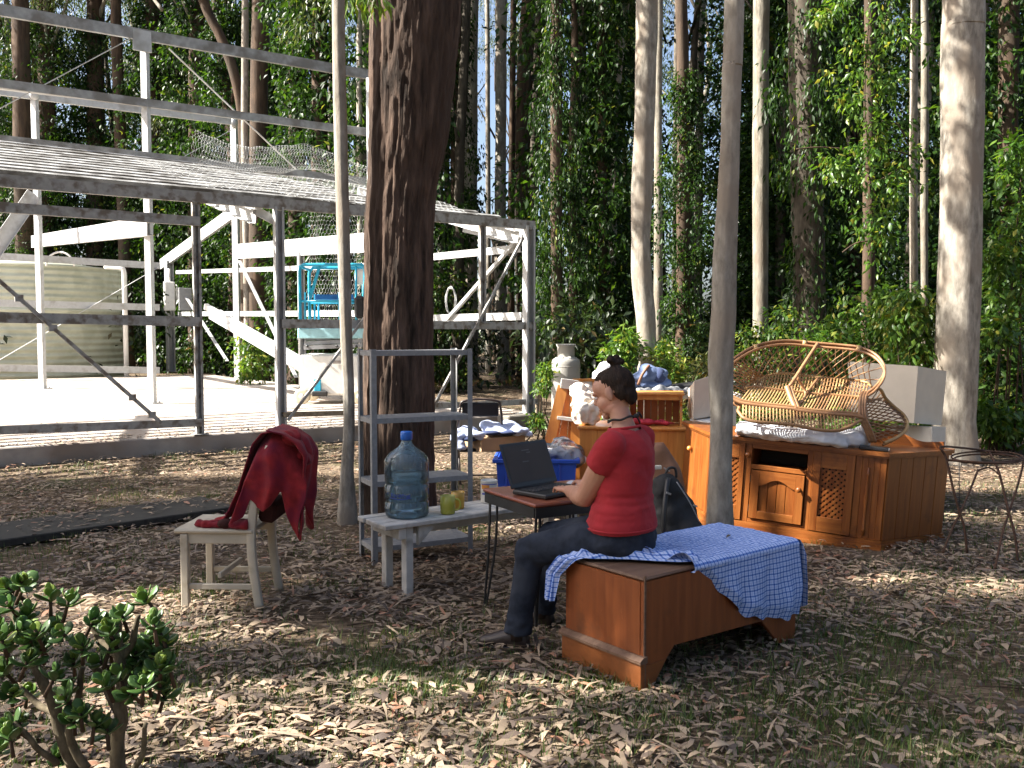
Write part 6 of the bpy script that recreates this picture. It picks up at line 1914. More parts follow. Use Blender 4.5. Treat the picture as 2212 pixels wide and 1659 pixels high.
# ------------------------------------------------------------------ pine corner cabinet
CR = V3((2.66, 6.46, 0)); CE = V3((.90, -.435, 0)).normalized()
CabC = CR - CE * .62; CABROT = math.atan2(CE.y, CE.x)
def cabinet():
    H_ = .72
    root = thing('pine_cabinet', 'long orange pine corner cabinet with lattice doors under the rattan settee', 'cabinet', (CabC.x, CabC.y, .02), rot=(0, math.radians(3.6), CABROT))
    v, h = M['pine_v'], M['pine_h']
    mb = MB(); mb.prism([(0, 0)], 1) if False else None
    def poly_z(poly, z0, z1, m, name):
        mb = MB(); n = len(poly)
        mb.add([(p[0], p[1], z0) for p in poly] + [(p[0], p[1], z1) for p in poly], [tuple(range(n))[::-1], tuple(range(n, 2 * n))] + [(i, (i + 1) % n, (i + 1) % n + n, i + n) for i in range(n)])
        return mb.build(name, m, root)
    def off(o): return [(-.62 - o * .45, -o), (.62 + o * .45, -o), (1.02 + o, .62), (1.02 + o, .70), (-1.02 - o, .70), (-1.02 - o, .62)]
    poly_z(off(.035), H_ - .026, H_, h, 'top'); poly_z(off(.02), H_ - .042, H_ - .027, h, 'top_moulding')
    poly_z(off(.022), -.09, .05, h, 'plinth'); poly_z(off(.035), -.10, .012, h, 'plinth_moulding'); poly_z(off(.012), .051, .072, h, 'plinth_moulding')
    poly_z(off(-.03), .073, .09, v, 'floor_board')
    # back boards and dark inside
    mb = MB(); mb.box((0, .69, .38), (2.0, .015, .6)); mb.build('back_panel', v, root)
    # front frame: stiles and rails on y in [0,.022]
    def fr(x0, x1, z0, z1, m, name, y=.011, t=.022, b=.002):
        mb = MB(); mb.box(((x0 + x1) / 2, y, (z0 + z1) / 2), (x1 - x0, t, z1 - z0), b=b); return mb.build(name, m, root)
    zt = H_ - .043
    for (a, b_) in ((-.62, -.60), (-.385, -.335), (.075, .115), (.41, .455)): fr(a, b_, .073, zt, v, 'stile')
    for k, (a, b_) in enumerate(((.456, .496), (.497, .537), (.538, .578), (.579, .619))): fr(a, b_, .073, zt, v, 'plank', y=.013)
    mb = MB(); M_ = Matrix.Translation((.50, -.006, .1))
    mb.lathe([(.010, 0), (.010, .03), (.014, .035), (.009, .05), (.011, .2), (.014, .28), (.011, .36), (.009, .43), (.014, .45), (.010, .46), (.010, .5)], 14, M_); mb.build('turned_pilaster', v, root)
    fr(-.334, .074, zt - .035, zt, h, 'rail'); fr(-.334, .074, .485, .52, h, 'rail'); fr(-.334, .074, .073, .10, h, 'rail')
    # slot: shelf and dark sides behind
    mb = MB(); mb.box((-.13, .2, .484), (.41, .36, .012)); mb.build('shelf_board', h, root)
    for x in (-.338, .078):
        mb = MB(); mb.box((x, .3, .4), (.012, .52, .6)); mb.build('divider', v, root)
    mb = MB(); mb.box((-.13, .385, .58), (.40, .012, .2)); mb.build('slot_back', M['dark_board'], root)  # dark colour stands in for the shade inside the slot
    # centre door with arched panel
    door = thing_part('door', root)
    x0, x1, z0, z1 = -.325, .065, .108, .478; sw = .062
    def dp(mb, m, nm_): return mb.build(nm_, m, door)
    yb = -.008
    for a, b_ in ((x0, x0 + sw), (x1 - sw, x1)):
        mb = MB(); mb.box(((a + b_) / 2, yb, (z0 + z1) / 2), (b_ - a, .02, z1 - z0), b=.002); dp(mb, v, 'stile')
    mb = MB(); mb.box(((x0 + x1) / 2, yb, z0 + .03), (x1 - x0 - 2 * sw - .001, .02, .06), b=.002); dp(mb, h, 'rail')
    n = 16; xs = np.linspace(x0 + sw, x1 - sw, n + 1); arch = [(x, z1 - .115 + .055 * (0.5 - 0.5 * math.cos(2 * math.pi * i / n)) ** .8) for i, x in enumerate(xs)]
    mb = MB(); mb.prism([(xs[-1], z1), (xs[0], z1)] + arch, .02, Matrix.Translation((0, yb - .01, 0))); dp(mb, h, 'arched_rail')
    k = 4; pw = (x1 - x0 - 2 * sw) / k
    for i in range(k):
        mb = MB(); mb.box((x0 + sw + pw * (i + .5), yb + .012, (z0 + z1) / 2), (pw - .004, .008, z1 - z0 - .08), b=.002); dp(mb, v, 'plank')
    def knob(x, z, y, par):
        mb = MB(); mb.lathe([(.010, 0), (.009, .012), (.017, .020), (.021, .030), (.018, .039), (.008, .043), (0, .0435)], 16, Matrix.Translation((x, y, z)) @ Matrix.Rotation(math.pi / 2, 4, 'X')); mb.build('knob', M['pine_v'], par)
    knob(x1 - .031, .375, yb - .01, door); knob(-.36, .59, .0, root)
    for z in (.18, .41):
        mb = MB(); mb.box((x0 - .006, -.004, z), (.006, .012, .05), b=.001); mb.build('hinge', M['leather'], root)
    # lattice doors
    for (a, b_, ow) in ((-.598, -.387, .04), (.117, .408, .055)):
        d = thing_part('lattice_door', root)
        for (p, q) in ((a, a + ow), (b_ - ow, b_)):
            mb = MB(); mb.box(((p + q) / 2, -.002, (.08 + zt) / 2), (q - p, .02, zt - .08), b=.002); mb.build('stile', v, d)
        for (p, q) in ((.08, .19), (zt - .12, zt)):
            mb = MB(); mb.box(((a + b_) / 2, -.002, (p + q) / 2), (b_ - a - 2 * ow - .001, .02, q - p), b=.002); mb.build('rail', h, d)
        lx0, lx1, lz0, lz1 = a + ow - .004, b_ - ow + .004, .186, zt - .116
        for sgn, yy in ((1, .004), (-1, .008)):
            mb = MB(); step = .044
            c = -1.0
            while c < 1.6:
                # line z = sgn*(x-lx0)+c clipped to the opening
                pts = []
                for x in (lx0, lx1):
                    z = lz0 + sgn * (x - lx0) + c
                    if lz0 <= z <= lz1: pts.append((x, z))
                for z in (lz0, lz1):
                    x = lx0 + sgn * (z - lz0 - c)
                    if lx0 < x < lx1: pts.append((x, z))
                if len(pts) >= 2 and math.dist(pts[0], pts[1]) > .02:
                    mb.beam((pts[0][0], yy, pts[0][1]), (pts[1][0], yy, pts[1][1]), .018, .004, up=(0, 1, 0))
                c += step
            tag(mb.build('lattice', v, d), kind='stuff')
        mb = MB(); mb.box(((a + b_) / 2, .05, .37), (b_ - a, .006, .5)); mb.build('shade_backing', M['black_cloth'], root)  # black sheet paints the shaded interior behind the lattice
    # wings
    for s in (-1, 1):
        p0, p1 = V3((s * .622, .012, 0)), V3((s * 1.015, .622, 0))
        d = (p1 - p0); L_ = d.length; ux = d.normalized(); uy = V3((-ux.y, ux.x, 0)) * (1 if s < 0 else -1)
        Mw = Matrix((ux, uy, V3((0, 0, 1)))).transposed()
        npl = 5
        for i in range(npl):
            c = p0 + ux * (L_ * (i + .5) / npl)
            mb = MB(); mb.box(c + V3((0, 0, (.073 + zt) / 2)) , (L_ / npl - .005, .016, zt - .074), Mw, b=.003); mb.build('plank', v, root)
        mb = MB(); mb.box(p0 + ux * (L_ * .42) + V3((0, 0, .56)) - uy * .012 * (1 if s > 0 else 1), (.006, .02, .06), Mw); mb.build('hinge', M['leather'], root)
        if s < 0:
            c = p0 + ux * (L_ * .72) + V3((0, 0, .52)); o_ = -uy if (-uy).y < 0 else uy
            mb = MB(); mb.ell(c + o_ * .03, (.021, .021, .021), 14); mb.tube([c, c + o_ * .02], .009, 8); mb.build('knob', M['pine_light'], root)
    # scalloped upstand at the right back
    mb = MB(); pts = [(0, 0)] + [(x, .04 + .06 * math.sin(math.pi * min(1, x / .42)) ** 1.5) for x in np.linspace(0, .46, 14)] + [(.58, .055), (.58, 0)]
    a_ = V3((.40, .60, H_ + .001)); mb.prism([(p[0], p[1]) for p in pts], .018, Matrix.Translation(a_)); mb.build('scalloped_upstand', M['pine_h'], root)
    return root
def thing_part(name, root):
    """an empty that carries the pieces of a part"""
    o = bpy.data.objects.new(name, None); COL.objects.link(o); o.parent = root; o.empty_display_size = .1
    MW[o.name] = MW[root.name]; return o
CAB = cabinet()
CABM = MW[CAB.name]

# things on the cabinet
def on_cab(x, y, z=0): return CABM @ V3((x, y, .72 + z))
def sheet_and_phone():
    s = MB(world=True)
    def pil(pts, rs, fl=.6):
        path = smooth_path([V3(p) for p in pts], 6); rr = np.interp(np.linspace(0, 1, len(path)), np.linspace(0, 1, len(rs)), rs)
        s.loft([(p + V3((0, 0, rr[i] * fl)), CE, V3((0, 0, 1)), 0, 0) if False else (p + V3((0, 0, rr[i] * fl)), V3((-CE.y, CE.x, 0)), V3((0, 0, 1)), rr[i] * 1.6, rr[i] * fl) for i, p in enumerate(path)], 16)
    pil([on_cab(-.46, .05), on_cab(-.25, .03), on_cab(-.02, .01), on_cab(.17, .01), on_cab(.34, .05)], [.095, .10, .095, .095, .11, .06])
    pil([on_cab(-.5, .2), on_cab(0, .2), on_cab(.34, .2)], [.05, .04, .05], .5)
    pil([on_cab(-.5, .36), on_cab(0, .36), on_cab(.3, .36)], [.05, .045, .05], .5)
    s.ell(on_cab(.36, .16, .05), (.10, .12, .085), 16); s.ell(on_cab(.42, .22, .07), (.07, .09, .10), 16)
    o = on_cab(0, .2)
    def fold(co):
        out = np.empty(len(co), dtype=np.float32)
        for i, c in enumerate(co):
            p = V3(c.tolist()); out[i] = .012 * noise.noise(V3((p.x * 8, p.y * 8, p.z * 14))) - .016 * abs(noise.noise(V3((p.x * 11, p.y * 11, p.z * 16)))) + .009 * noise.noise(V3((p.x * 22, p.y * 22, p.z * 30)))
        return out
    me = remeshed(s, .012, 4, None, fold)
    for v in me.vertices: v.co -= o
    tag(link_mesh('white_sheet', me, M['white_cloth'], None, o), 'crumpled white bed sheet stuffed beneath the rattan settee on the cabinet', 'sheet')
    root = thing('notebook', 'small black book lying on the cabinet top beside the settee', 'book', on_cab(.52, .06, .004), rot=(0, math.radians(3.6), CABROT))
    MB().box((0, 0, .011), (.20, .09, .022), b=.004).build('cover', M['black_plastic'], root)
    MB().box((.002, 0, .011), (.202, .082, .014)).build('pages', M['grey_white'], root)
sheet_and_phone()

# ------------------------------------------------------------------ rattan settee
def settee():
    def q(x, y, Y): return K(1538 + .2344 * x, 708.5 + .2344 * y, Y)
    root = thing('rattan_settee', 'small cane settee with arched lattice back resting on the pine cabinet', 'settee', q(900, 900, 6.85))
    def cane(pts, r, m='cane', name='cane_rod', n=5, seg=8, par=None, closed=False):
        mb = MB(world=True); mb.tube(smooth_path([q(*p) for p in pts], n, closed), r, seg); return mb.build(name, M[m], par or root)
    hoop = [(180, 690, 6.75), (100, 560, 6.78), (95, 430, 6.85), (150, 330, 6.95), (260, 240, 7.05), (400, 165, 7.12), (550, 127, 7.16), (700, 116, 7.18), (850, 127, 7.18), (1000, 141, 7.16), (1200, 157, 7.12), (1350, 175, 7.06), (1470, 220, 6.98), (1550, 285, 6.9), (1592, 370, 6.82), (1570, 455, 6.77), (1500, 545, 6.72), (1430, 595, 6.70)]
    for dy, dz in ((0, 0), (20, .015), (34, -.03)):
        cane([(x, y + dy, Y + dz) for x, y, Y in hoop], .0105, 'cane_dark', 'back_hoop')
    # wrapped bindings
    for i in (5, 8, 11):
        x, y, Y = hoop[i]
        mb = MB(world=True); mb.tube([q(x - 18, y + 14, Y), q(x + 18, y + 20, Y)], .027, 10); mb.build('binding', M['cane_light'], root)
    arm = [(1430, 595, 6.72), (1540, 560, 6.78), (1600, 650, 6.85), (1690, 735, 6.9), (1765, 800, 6.9), (1800, 870, 6.86), (1785, 940, 6.8), (1710, 1005, 6.74), (1590, 1060, 6.66)]
    cane(arm, .013, 'cane_light', 'arm_rim'); cane([(x - 14, y + 16, Y) for x, y, Y in arm[2:]], .010, 'cane', 'arm_rim')
    seat_b = [(310, 560, 6.9), (345, 510, 7.0), (430, 470, 7.1), (640, 418, 7.2), (970, 452, 7.2), (1280, 478, 7.15), (1420, 502, 7.05), (1470, 540, 6.95)]
    cane(seat_b, .011, 'cane_light', 'seat_rim')
    mid = [(310, 545, 6.92), (430, 548, 7.0), (660, 576, 7.0), (900, 602, 7.0), (1180, 622, 6.98), (1440, 642, 6.92)]
    cane(mid, .012, 'cane', 'mid_rail'); cane([(x, y + 16, Y) for x, y, Y in mid], .009, 'cane_light', 'mid_rail')
    front = [(170, 640, 6.72), (230, 672, 6.70), (330, 702, 6.68), (720, 745, 6.64), (800, 762, 6.63), (1080, 792, 6.60), (1330, 812, 6.58), (1400, 835, 6.58)]
    cane(front, .015, 'cane_dark', 'front_rail'); cane([(x, y - 24, Y + .03) for x, y, Y in front], .011, 'cane', 'front_rail')
    low = [(240, 765, 6.68), (265, 800, 6.64), (300, 832, 6.6), (420, 866, 6.56), (720, 888, 6.52), (850, 912, 6.5), (1000, 940, 6.48), (1150, 945, 6.47), (1280, 903, 6.5), (1350, 862, 6.55), (1400, 845, 6.6)]
    cane(low, .013, 'cane', 'lower_hoop')
    # front corner post bundle
    for dx in (-24, 0, 24):
        cane([(1415 + dx, 590, 6.70), (1392 + dx, 640, 6.66), (1385 + dx, 760, 6.6), (1400 + dx, 850, 6.58), (1440 + dx, 940, 6.58), (1480 + dx, 1050, 6.6)], .012, 'cane_dark', 'post')
    cane([(1395, 690, 6.66), (1500, 660, 6.75), (1560, 650, 6.82)], .010, 'cane', 'arm_rail'); cane([(1400, 860, 6.6), (1560, 900, 6.75), (1760, 930, 6.82)], .009, 'cane', 'arm_rail')
    # braces
    cane([(975, 140, 7.12), (850, 330, 7.0), (780, 440, 6.92), (715, 535, 6.84)], .013, 'cane_dark', 'brace'); cane([(690, 540, 6.8), (725, 640, 6.74), (775, 755, 6.66)], .022, 'cane_dark', 'leg'); cane([(728, 545, 6.8), (760, 640, 6.74), (800, 745, 6.66)], .014, 'cane', 'leg')
    cane([(785, 455, 6.95), (862, 600, 6.97), (805, 700, 6.75)], .011, 'cane_dark', 'brace'); cane([(975, 465, 7.15), (870, 600, 6.97)], .011, 'cane_dark', 'brace'); cane([(770, 775, 6.65), (722, 885, 6.53)], .011, 'cane', 'brace')
    cane([(180, 690, 6.75), (250, 720, 6.72), (240, 765, 6.68)], .014, 'cane_dark', 'leg')
    def at(path, t):
        P = [V3(p) for p in path]; L_ = [0]
        for a, b in zip(P[:-1], P[1:]): L_.append(L_[-1] + abs(b.x - a.x) + .3 * abs(b.y - a.y))
        s = t * L_[-1]
        for i in range(len(P) - 1):
            if L_[i + 1] >= s: return P[i].lerp(P[i + 1], (s - L_[i]) / max(1e-6, L_[i + 1] - L_[i]))
        return P[-1]
    # slats of the seat, one by one
    for i in range(38):
        t = (i + .5) / 38
        a = at(seat_b, .08 + .9 * t); m_ = at(mid, .03 + .95 * t); f = at([(x, y - 24, Y + .03) for x, y, Y in front], .08 + .88 * t)
        cane([a, m_ + V3((0, 6, 0)), f], .0065, 'cane_light' if i < 20 or R.random() < .3 else 'cane', 'slat', 2, 6)
    for i in range(34):
        t = (i + .5) / 34
        a = at(front, .09 + .85 * t); b = at(low, .04 + .9 * t); cane([a, b], .006, 'cane_light' if i < 16 or R.random() < .3 else 'cane', 'slat', 2, 6)
    # woven cross strands
    mb = MB(world=True)
    for k in range(3):
        w = (k + 1) / 4
        pts = [q(*(at(seat_b, .08 + .9 * t).lerp(at(mid, .03 + .95 * t), w))) + V3((0, 0, .008 * (-1) ** j)) for j, t in enumerate(np.linspace(.02, .98, 40))]
        mb.tube(pts, .004, 5)
        pts = [q(*(at(front, .09 + .85 * t).lerp(at(low, .04 + .9 * t), w))) + V3((0, 0, .007 * (-1) ** j)) for j, t in enumerate(np.linspace(.02, .98, 36))]
        mb.tube(pts, .0035, 5)
    tag(mb.build('weaving', M['cane'], root), kind='stuff')
    # open lattice of the back
    mb = MB(world=True)
    ht = hoop[3:16]
    lowp = [(150, 560, 6.85), (310, 560, 6.95)] + seat_b[2:]
    for i in range(24):
        t = i / 23
        for sg in (-1, 1):
            t2 = t + sg * .13
            if not 0 <= t2 <= 1: continue
            a = at(ht, t); b = at(lowp, t2); a.y += 20
            mb.tube([q(*a), q(*a.lerp(b, .5)) + V3((0, .05 + .01 * sg, 0)), q(*b)], .0045, 5)
    tag(mb.build('back_lattice', M['cane'], root), kind='stuff')
    mb = MB(world=True)
    rim = arm[1:]; inner = [(1430, 640, 6.7), (1410, 720, 6.64), (1420, 820, 6.6), (1450, 930, 6.58), (1490, 1050, 6.6)]
    for i in range(17):
        t = i / 16
        for sg in (-1, 1):
            t2 = t + sg * .22
            if not 0 <= t2 <= 1: continue
            a = at([(p[1], p[0], p[2]) for p in rim], t); b = at([(p[1], p[0], p[2]) for p in inner], t2)
            A = q(a.y, a.x, a.z); B = q(b.y, b.x, b.z); mb.tube([A, A.lerp(B, .5) + V3((.02, .03, 0)), B], .0045, 5)
    tag(mb.build('arm_lattice', M['cane'], root), kind='stuff')
    mb = MB(world=True)
    lf = hoop[0:5]; inn = [(330, 700, 6.7), (310, 620, 6.8), (310, 560, 6.92), (400, 470, 7.05), (500, 440, 7.15)]
    for i in range(14):
        t = i / 13
        for sg in (-1, 1):
            t2 = t + sg * .2
            if not 0 <= t2 <= 1: continue
            mb.tube([q(*at(lf, t)), q(*at(inn, t2))], .0045, 5)
    tag(mb.build('arm_lattice', M['cane'], root), kind='stuff')
settee()

# ------------------------------------------------------------------ boxes
def hexa(name, label, mt, mb_, lt, lb, rt, rb, m, cat='box', group=None, par=None, lid=True):
    """box from its near upright edge (mt, mb_), left edge and right edge; far edge closes it"""
    bt, bb = lt + rt - mt, lb + rb - mb_
    o = (mb_ + lb + rb + bb) / 4
    root = thing(name, label, cat, o, group=group)
    def face(a, b, c, d, nme, ml=m):
        g = MB(world=True); n_ = (b - a).cross(d - a).normalized(); t = .006
        ctr = (mt + mb_ + bt + bb) / 4
        if n_.dot((a + c) / 2 - ctr) < 0: n_ = -n_
        g.add([a, b, c, d, a - n_ * t, b - n_ * t, c - n_ * t, d - n_ * t], [(0, 1, 2, 3), (7, 6, 5, 4), (0, 4, 5, 1), (1, 5, 6, 2), (2, 6, 7, 3), (3, 7, 4, 0)]); g.build(nme, M[ml], root)
    face(mb_, lb, lt, mt, 'side'); face(mb_, mt, rt, rb, 'side'); face(bb, bt, lt, lb, 'side'); face(rb, rt, bt, bb, 'side'); face(mt, lt, bt, rt, 'flap'); face(mb_, rb, bb, lb, 'base')
    return root
hexa('white_box', 'big white box on top of a grey one, left of the thick pale trunk', K(1983, 791, 7.75), K(1974, 914, 7.75), K(1831, 781, 8.25), K(1840, 903, 8.25), K(2045, 802, 8.15), K(2034, 919, 8.15), 'white_card')
b0 = K(2014, 922, 7.7)
r0 = K(2043, 922, 8.15); l0 = K(1915, 918, 8.3)
dn = V3((0, 0, -(b0.z)))
hexa('grey_box', 'off white cabinet carcass standing behind the pine cabinet, under the white box', b0, V3((b0.x, b0.y, 0)), l0, V3((l0.x, l0.y, 0)), r0, V3((r0.x, r0.y, 0)), 'grey_white', 'cabinet')
def tilted_box():
    a = K(1527, 826, 8.0); root = None
    r = hexa('open_carton', 'tilted pale cardboard carton left of the slim tree by the settee', K(1500, 838, 7.9) + V3((0, 0, .06)), K(1497, 906, 7.9), K(1486, 842, 8.3), K(1488, 902, 8.3), K(1570, 800, 8.1), K(1572, 893, 8.1), 'white_card')
    t = hexa('white_tray', 'flat white plastic tray lying under the tilted carton', K(1535, 912, 7.75), K(1535, 922, 7.75), K(1490, 905, 8.0), K(1490, 915, 8.0), K(1580, 902, 8.0), K(1580, 912, 8.0), 'white_plastic', 'tray')
tilted_box()

# ------------------------------------------------------------------ pine desk with hutch and what is on it
DX = V3((.985, -.17, 0)).normalized(); DY = V3((.17, .985, 0)).normalized(); MD = Matrix((DX, DY, V3((0, 0, 1)))).transposed()
DO = K(1253, 722, 8.0); DO = V3((DO.x, DO.y, 0)); DROT = math.atan2(DX.y, DX.x)
def desk():
    root = thing('pine_desk', 'honey pine chest with a flat top standing behind the woman', 'desk', DO, DROT)
    L_, D_, H_ = .93, .55, .735
    for k in range(6):
        w = (L_) / 6
        MB().box((w * (k + .5), .009, (H_ - .03) / 2), (w - .003, .018, H_ - .032), b=.002).build('plank', M['pine_light'], root)
    for x in (.009, L_ - .009): MB().box((x, D_ / 2 + .01, (H_ - .03) / 2), (.018, D_ - .022, H_ - .034)).build('side', M['pine_light'], root)
    MB().box((L_ / 2, D_ - .009, (H_ - .03) / 2), (L_ - .04, .016, H_ - .034)).build('back', M['pine_light'], root)
    MB().box((L_ / 2, D_ / 2 - .01, H_ - .014), (L_ + .04, D_ + .04, .028), b=.008).build('top', M['pine_light'], root)
    # hutch
    ho = DO + DX * .40 + DY * .13
    hr = thing('pine_hutch', 'orange pine shelf hutch with curved sides standing on the pine chest', 'hutch', (ho.x, ho.y, H_ + .001), DROT)
    w, d, h = .50, .34, .27
    for x in (.011, w - .011):
        pts = [(0.0, 0), (.34, 0), (.34, h), (.03, h), (.03, h - .06), (.07, h - .10), (.05, h - .15), (.01, h - .19)]
        mb = MB(); mb.prism([(p[0], p[1]) for p in pts], .022, Matrix.Translation((x + .011, 0, 0)) @ Matrix.Rotation(math.pi / 2, 4, 'Z')); mb.build('side', M['pine_light'], hr)
    MB().box((w / 2, .17, h + .011), (w + .03, .36, .022), b=.006).build('shelf_top', M['pine_light'], hr)
    MB().box((w / 2, .022, h - .022), (w - .05, .016, .042), b=.003).build('front_rail', M['pine_light'], hr)
    for k in range(7):
        ww = (w - .046) / 7
        MB().box((.023 + ww * (k + .5), .32, h / 2), (ww - .003, .012, h - .01), b=.002).build('back_plank', M['pine_orange'], hr)
    # crimson cloth in the hutch
    s = MB(world=True)
    c = ho + DX * .17 + DY * .03 + V3((0, 0, H_ + .03))
    for (a, b_, z, rx, ry, rz) in ((0, 0, 0, .12, .07, .028), (.12, .01, .0, .09, .05, .022), (-.1, -.01, .01, .08, .06, .03), (.2, -.01, -.005, .07, .04, .016), (-.2, -.03, 0, .07, .05, .03)):
        s.ell(c + DX * a + DY * b_ + V3((0, 0, z)), (rx, ry, rz), 14, MD)
    me = remeshed(s, .009, 2, None, lambda co: np.array([noise.noise(V3(x.tolist()) * 20) * .014 for x in co], dtype=np.float32))
    for v in me.vertices: v.co -= c
    tag(link_mesh('crimson_scarf', me, M['red_cloth'], None, c), 'crimson scarf heaped in front of the pine hutch behind her neck', 'scarf')
    # white bag of stuff
    s = MB(world=True); c = K(1268, 905, 8.15)
    for (px, py, Y, r) in ((1258, 868, 8.2, .10), (1275, 862, 8.25, .085), (1262, 893, 8.15, .11), (1285, 885, 8.1, .07), (1250, 845, 8.25, .07), (1268, 848, 8.3, .06), (1280, 905, 8.1, .06)):
        s.ell(K(px, py, Y), (r, r, r * .95), 14)
    me = remeshed(s, .012, 2, None, lambda co: np.array([(1 - 2.4 * abs(noise.noise(V3(x.tolist()) * 11))) * .022 + noise.noise(V3(x.tolist()) * 30) * .012 for x in co], dtype=np.float32))
    for v in me.vertices: v.co -= c
    tag(link_mesh('white_sack', me, M['sack'], None, c), 'bulging creamy white plastic sack on the pine chest before her face', 'sack')
desk()
def leaning_case():
    # narrow pine bookcase leaning to the right beside the desk
    Y0, Y1 = 8.85, 9.15
    tl, tr, br, bl = K(1216, 834, Y0), K(1244, 839, Y0), K(1244, 1050, Y0 - .1), K(1166, 1045, Y0 - .1)
    bl.z = max(bl.z, 0.0); br.z = max(br.z, 0.0)
    root = thing('pine_bookcase', 'leaning orange pine bookcase between the gas bottle and the white sack', 'bookcase', (bl + br) / 2)
    def bar(a, b, w, m, nm_, d=.10):
        mb = MB(world=True); mb.beam(a, b, d, w, up=(0, 1, 0) if abs((b - a).normalized().z) > .6 else (0, 0, 1)); mb.build(nm_, M[m], root)
    bar(bl, tl, .024, 'pine_light', 'side_rail'); bar(br, tr, .024, 'pine_light', 'side_rail')
    bar(tl + V3((-.02, 0, .03)), tr + V3((.02, 0, .03)), .09, 'grey_white', 'top_cap', .14)
    for t in (.32, .61, .9): bar(tl.lerp(bl, t) + V3((.015, 0, 0)), tr.lerp(br, t) - V3((.015, 0, 0)), .03, 'grey_white', 'shelf', .12)
    n = 3
    for k in range(n):
        a, b = tl.lerp(tr, (k + .03) / n), tl.lerp(tr, (k + .97) / n); c, d = bl.lerp(br, (k + .97) / n), bl.lerp(br, (k + .03) / n)
        o = V3((0, .06, 0)); mb = MB(world=True); t = V3((0, .012, 0))
        P = [a + o, b + o, c + o, d + o, a + o + t, b + o + t, c + o + t, d + o + t]
        mb.add(P, [(3, 2, 1, 0), (4, 5, 6, 7), (0, 1, 5, 4), (1, 2, 6, 5), (2, 3, 7, 6), (3, 0, 4, 7)]); mb.build('back_plank', M['pine_orange'], root)
    # framed panel behind
    f = K(1261, 880, 9.5); root = thing('picture_frame', 'pale pine framed white board standing behind the white sack', 'frame', f, .05)
    for (cx, cz, w, h) in ((0, .29, .24, .03), (-.105, .0, .03, .55), (.105, 0, .03, .55), (0, -.29, .24, .03)): MB().box((cx, 0, cz), (w, .03, h), b=.003).build('frame_bar', M['pine_light'], root)
    MB().box((0, .006, 0), (.19, .008, .56)).build('board', M['white_paint'], root)
    MB().box((0, .05, -.45), (.2, .03, .35)).build('stand', M['timber'], root)
leaning_case()
def back_table():
    a = K(1380, 852, 9.4); root = thing('white_table', 'long white topped table with clothes heaped on it behind the pine hutch', 'table', (a.x + .45, a.y + .3, 0), -.06)
    z = a.z
    MB().box((0, 0, z - .02), (1.25, .62, .055), b=.01).build('top', M['white_paint'], root)
    for x in (-.56, .56):
        for y in (-.25, .25): MB().box((x, y, (z - .05) / 2), (.05, .05, z - .05)).build('leg', M['grey_white'], root)
    MB().box((.48, -.3, z - .28), (.12, .02, .46)).build('side_panel', M['grey_white'], root)
    # jeans / blue bag
    s = MB(world=True); zt = z + .01
    def hp(px, py, Y=9.5): p = K(px, py, Y); return p
    c = hp(1405, 838)
    s.ell(hp(1385, 818), (.10, .12, .07), 16); s.ell(hp(1402, 808), (.13, .14, .10), 18); s.ell(hp(1420, 812), (.11, .13, .10), 16); s.ell(hp(1374, 832), (.08, .1, .045), 14); s.ell(hp(1432, 826), (.08, .1, .07), 14); s.ell(hp(1408, 832), (.18, .14, .05), 14)
    me = remeshed(s, .012, 3, None, lambda co: np.array([noise.noise(V3((x[0] * 6, x[1] * 6, x[2] * 16))) * .03 for x in co], dtype=np.float32))
    for v in me.vertices: v.co -= c
    o = link_mesh('blue_bundle', me, M['denim_blue'], None, c); tag(o, 'faded blue denim bundle with a brown strap on the white table', 'clothes')
    mb = MB(world=True); mb.tube(smooth_path([hp(1378, 832, 9.36), hp(1386, 812, 9.36), hp(1395, 798, 9.36), hp(1402, 790, 9.4)], 4), .016, 6); mb.build('strap', M['brown_paper'], o)
    mb = MB(world=True); mb.ell(hp(1424, 812, 9.44), (.075, .09, .085), 14); mb.build('dark_panel', M['navy'], o)
    s = MB(world=True); c = hp(1450, 845)
    for (px, py, rx, rz, Y) in ((1392, 845, .11, .03, 9.25), (1430, 842, .12, .035, 9.3), (1455, 842, .1, .03, 9.35), (1412, 848, .1, .025, 9.25), (1475, 845, .12, .025, 9.3)): s.ell(hp(px, py, Y), (rx, .1, rz), 12)
    me = remeshed(s, .012, 2, None, lambda co: np.array([noise.noise(V3(x.tolist()) * 16) * .03 for x in co], dtype=np.float32))
    for v in me.vertices: v.co -= c
    tag(link_mesh('grey_clothes', me, M['shelf'], None, c), 'rumpled grey clothes along the front of the white table', 'clothes')
    c = hp(1468, 838, 9.7)
    mb = MB(world=True); mb.box(c, (.42, .3, .09), rotM(-.1) @ rotM(-.12, 'Y'), b=.02)
    tag(mb.build('dark_case', M['black_cloth']), 'flat black case lying on the right of the white table', 'case')
    p = K(1312, 800, 9.9); s = MB(world=True); s.ell(p, (.1, .1, .09), 14); s.ell(p + V3((-.05, 0, -.08)), (.1, .1, .1), 14); s.ell(p + V3((.04, 0, -.15)), (.11, .1, .12), 14); s.ell(p + V3((0, .0, -.33)), (.13, .12, .2), 14)
    me = remeshed(s, .014, 2, None, lambda co: np.array([(1 - 2.4 * abs(noise.noise(V3(x.tolist()) * 10))) * .022 + noise.noise(V3(x.tolist()) * 28) * .012 for x in co], dtype=np.float32))
    for v in me.vertices: v.co -= p
    tag(link_mesh('white_bundle', me, M['white_cloth'], None, p), 'white cloth bundle peeping out above her hair', 'bundle')
back_table()

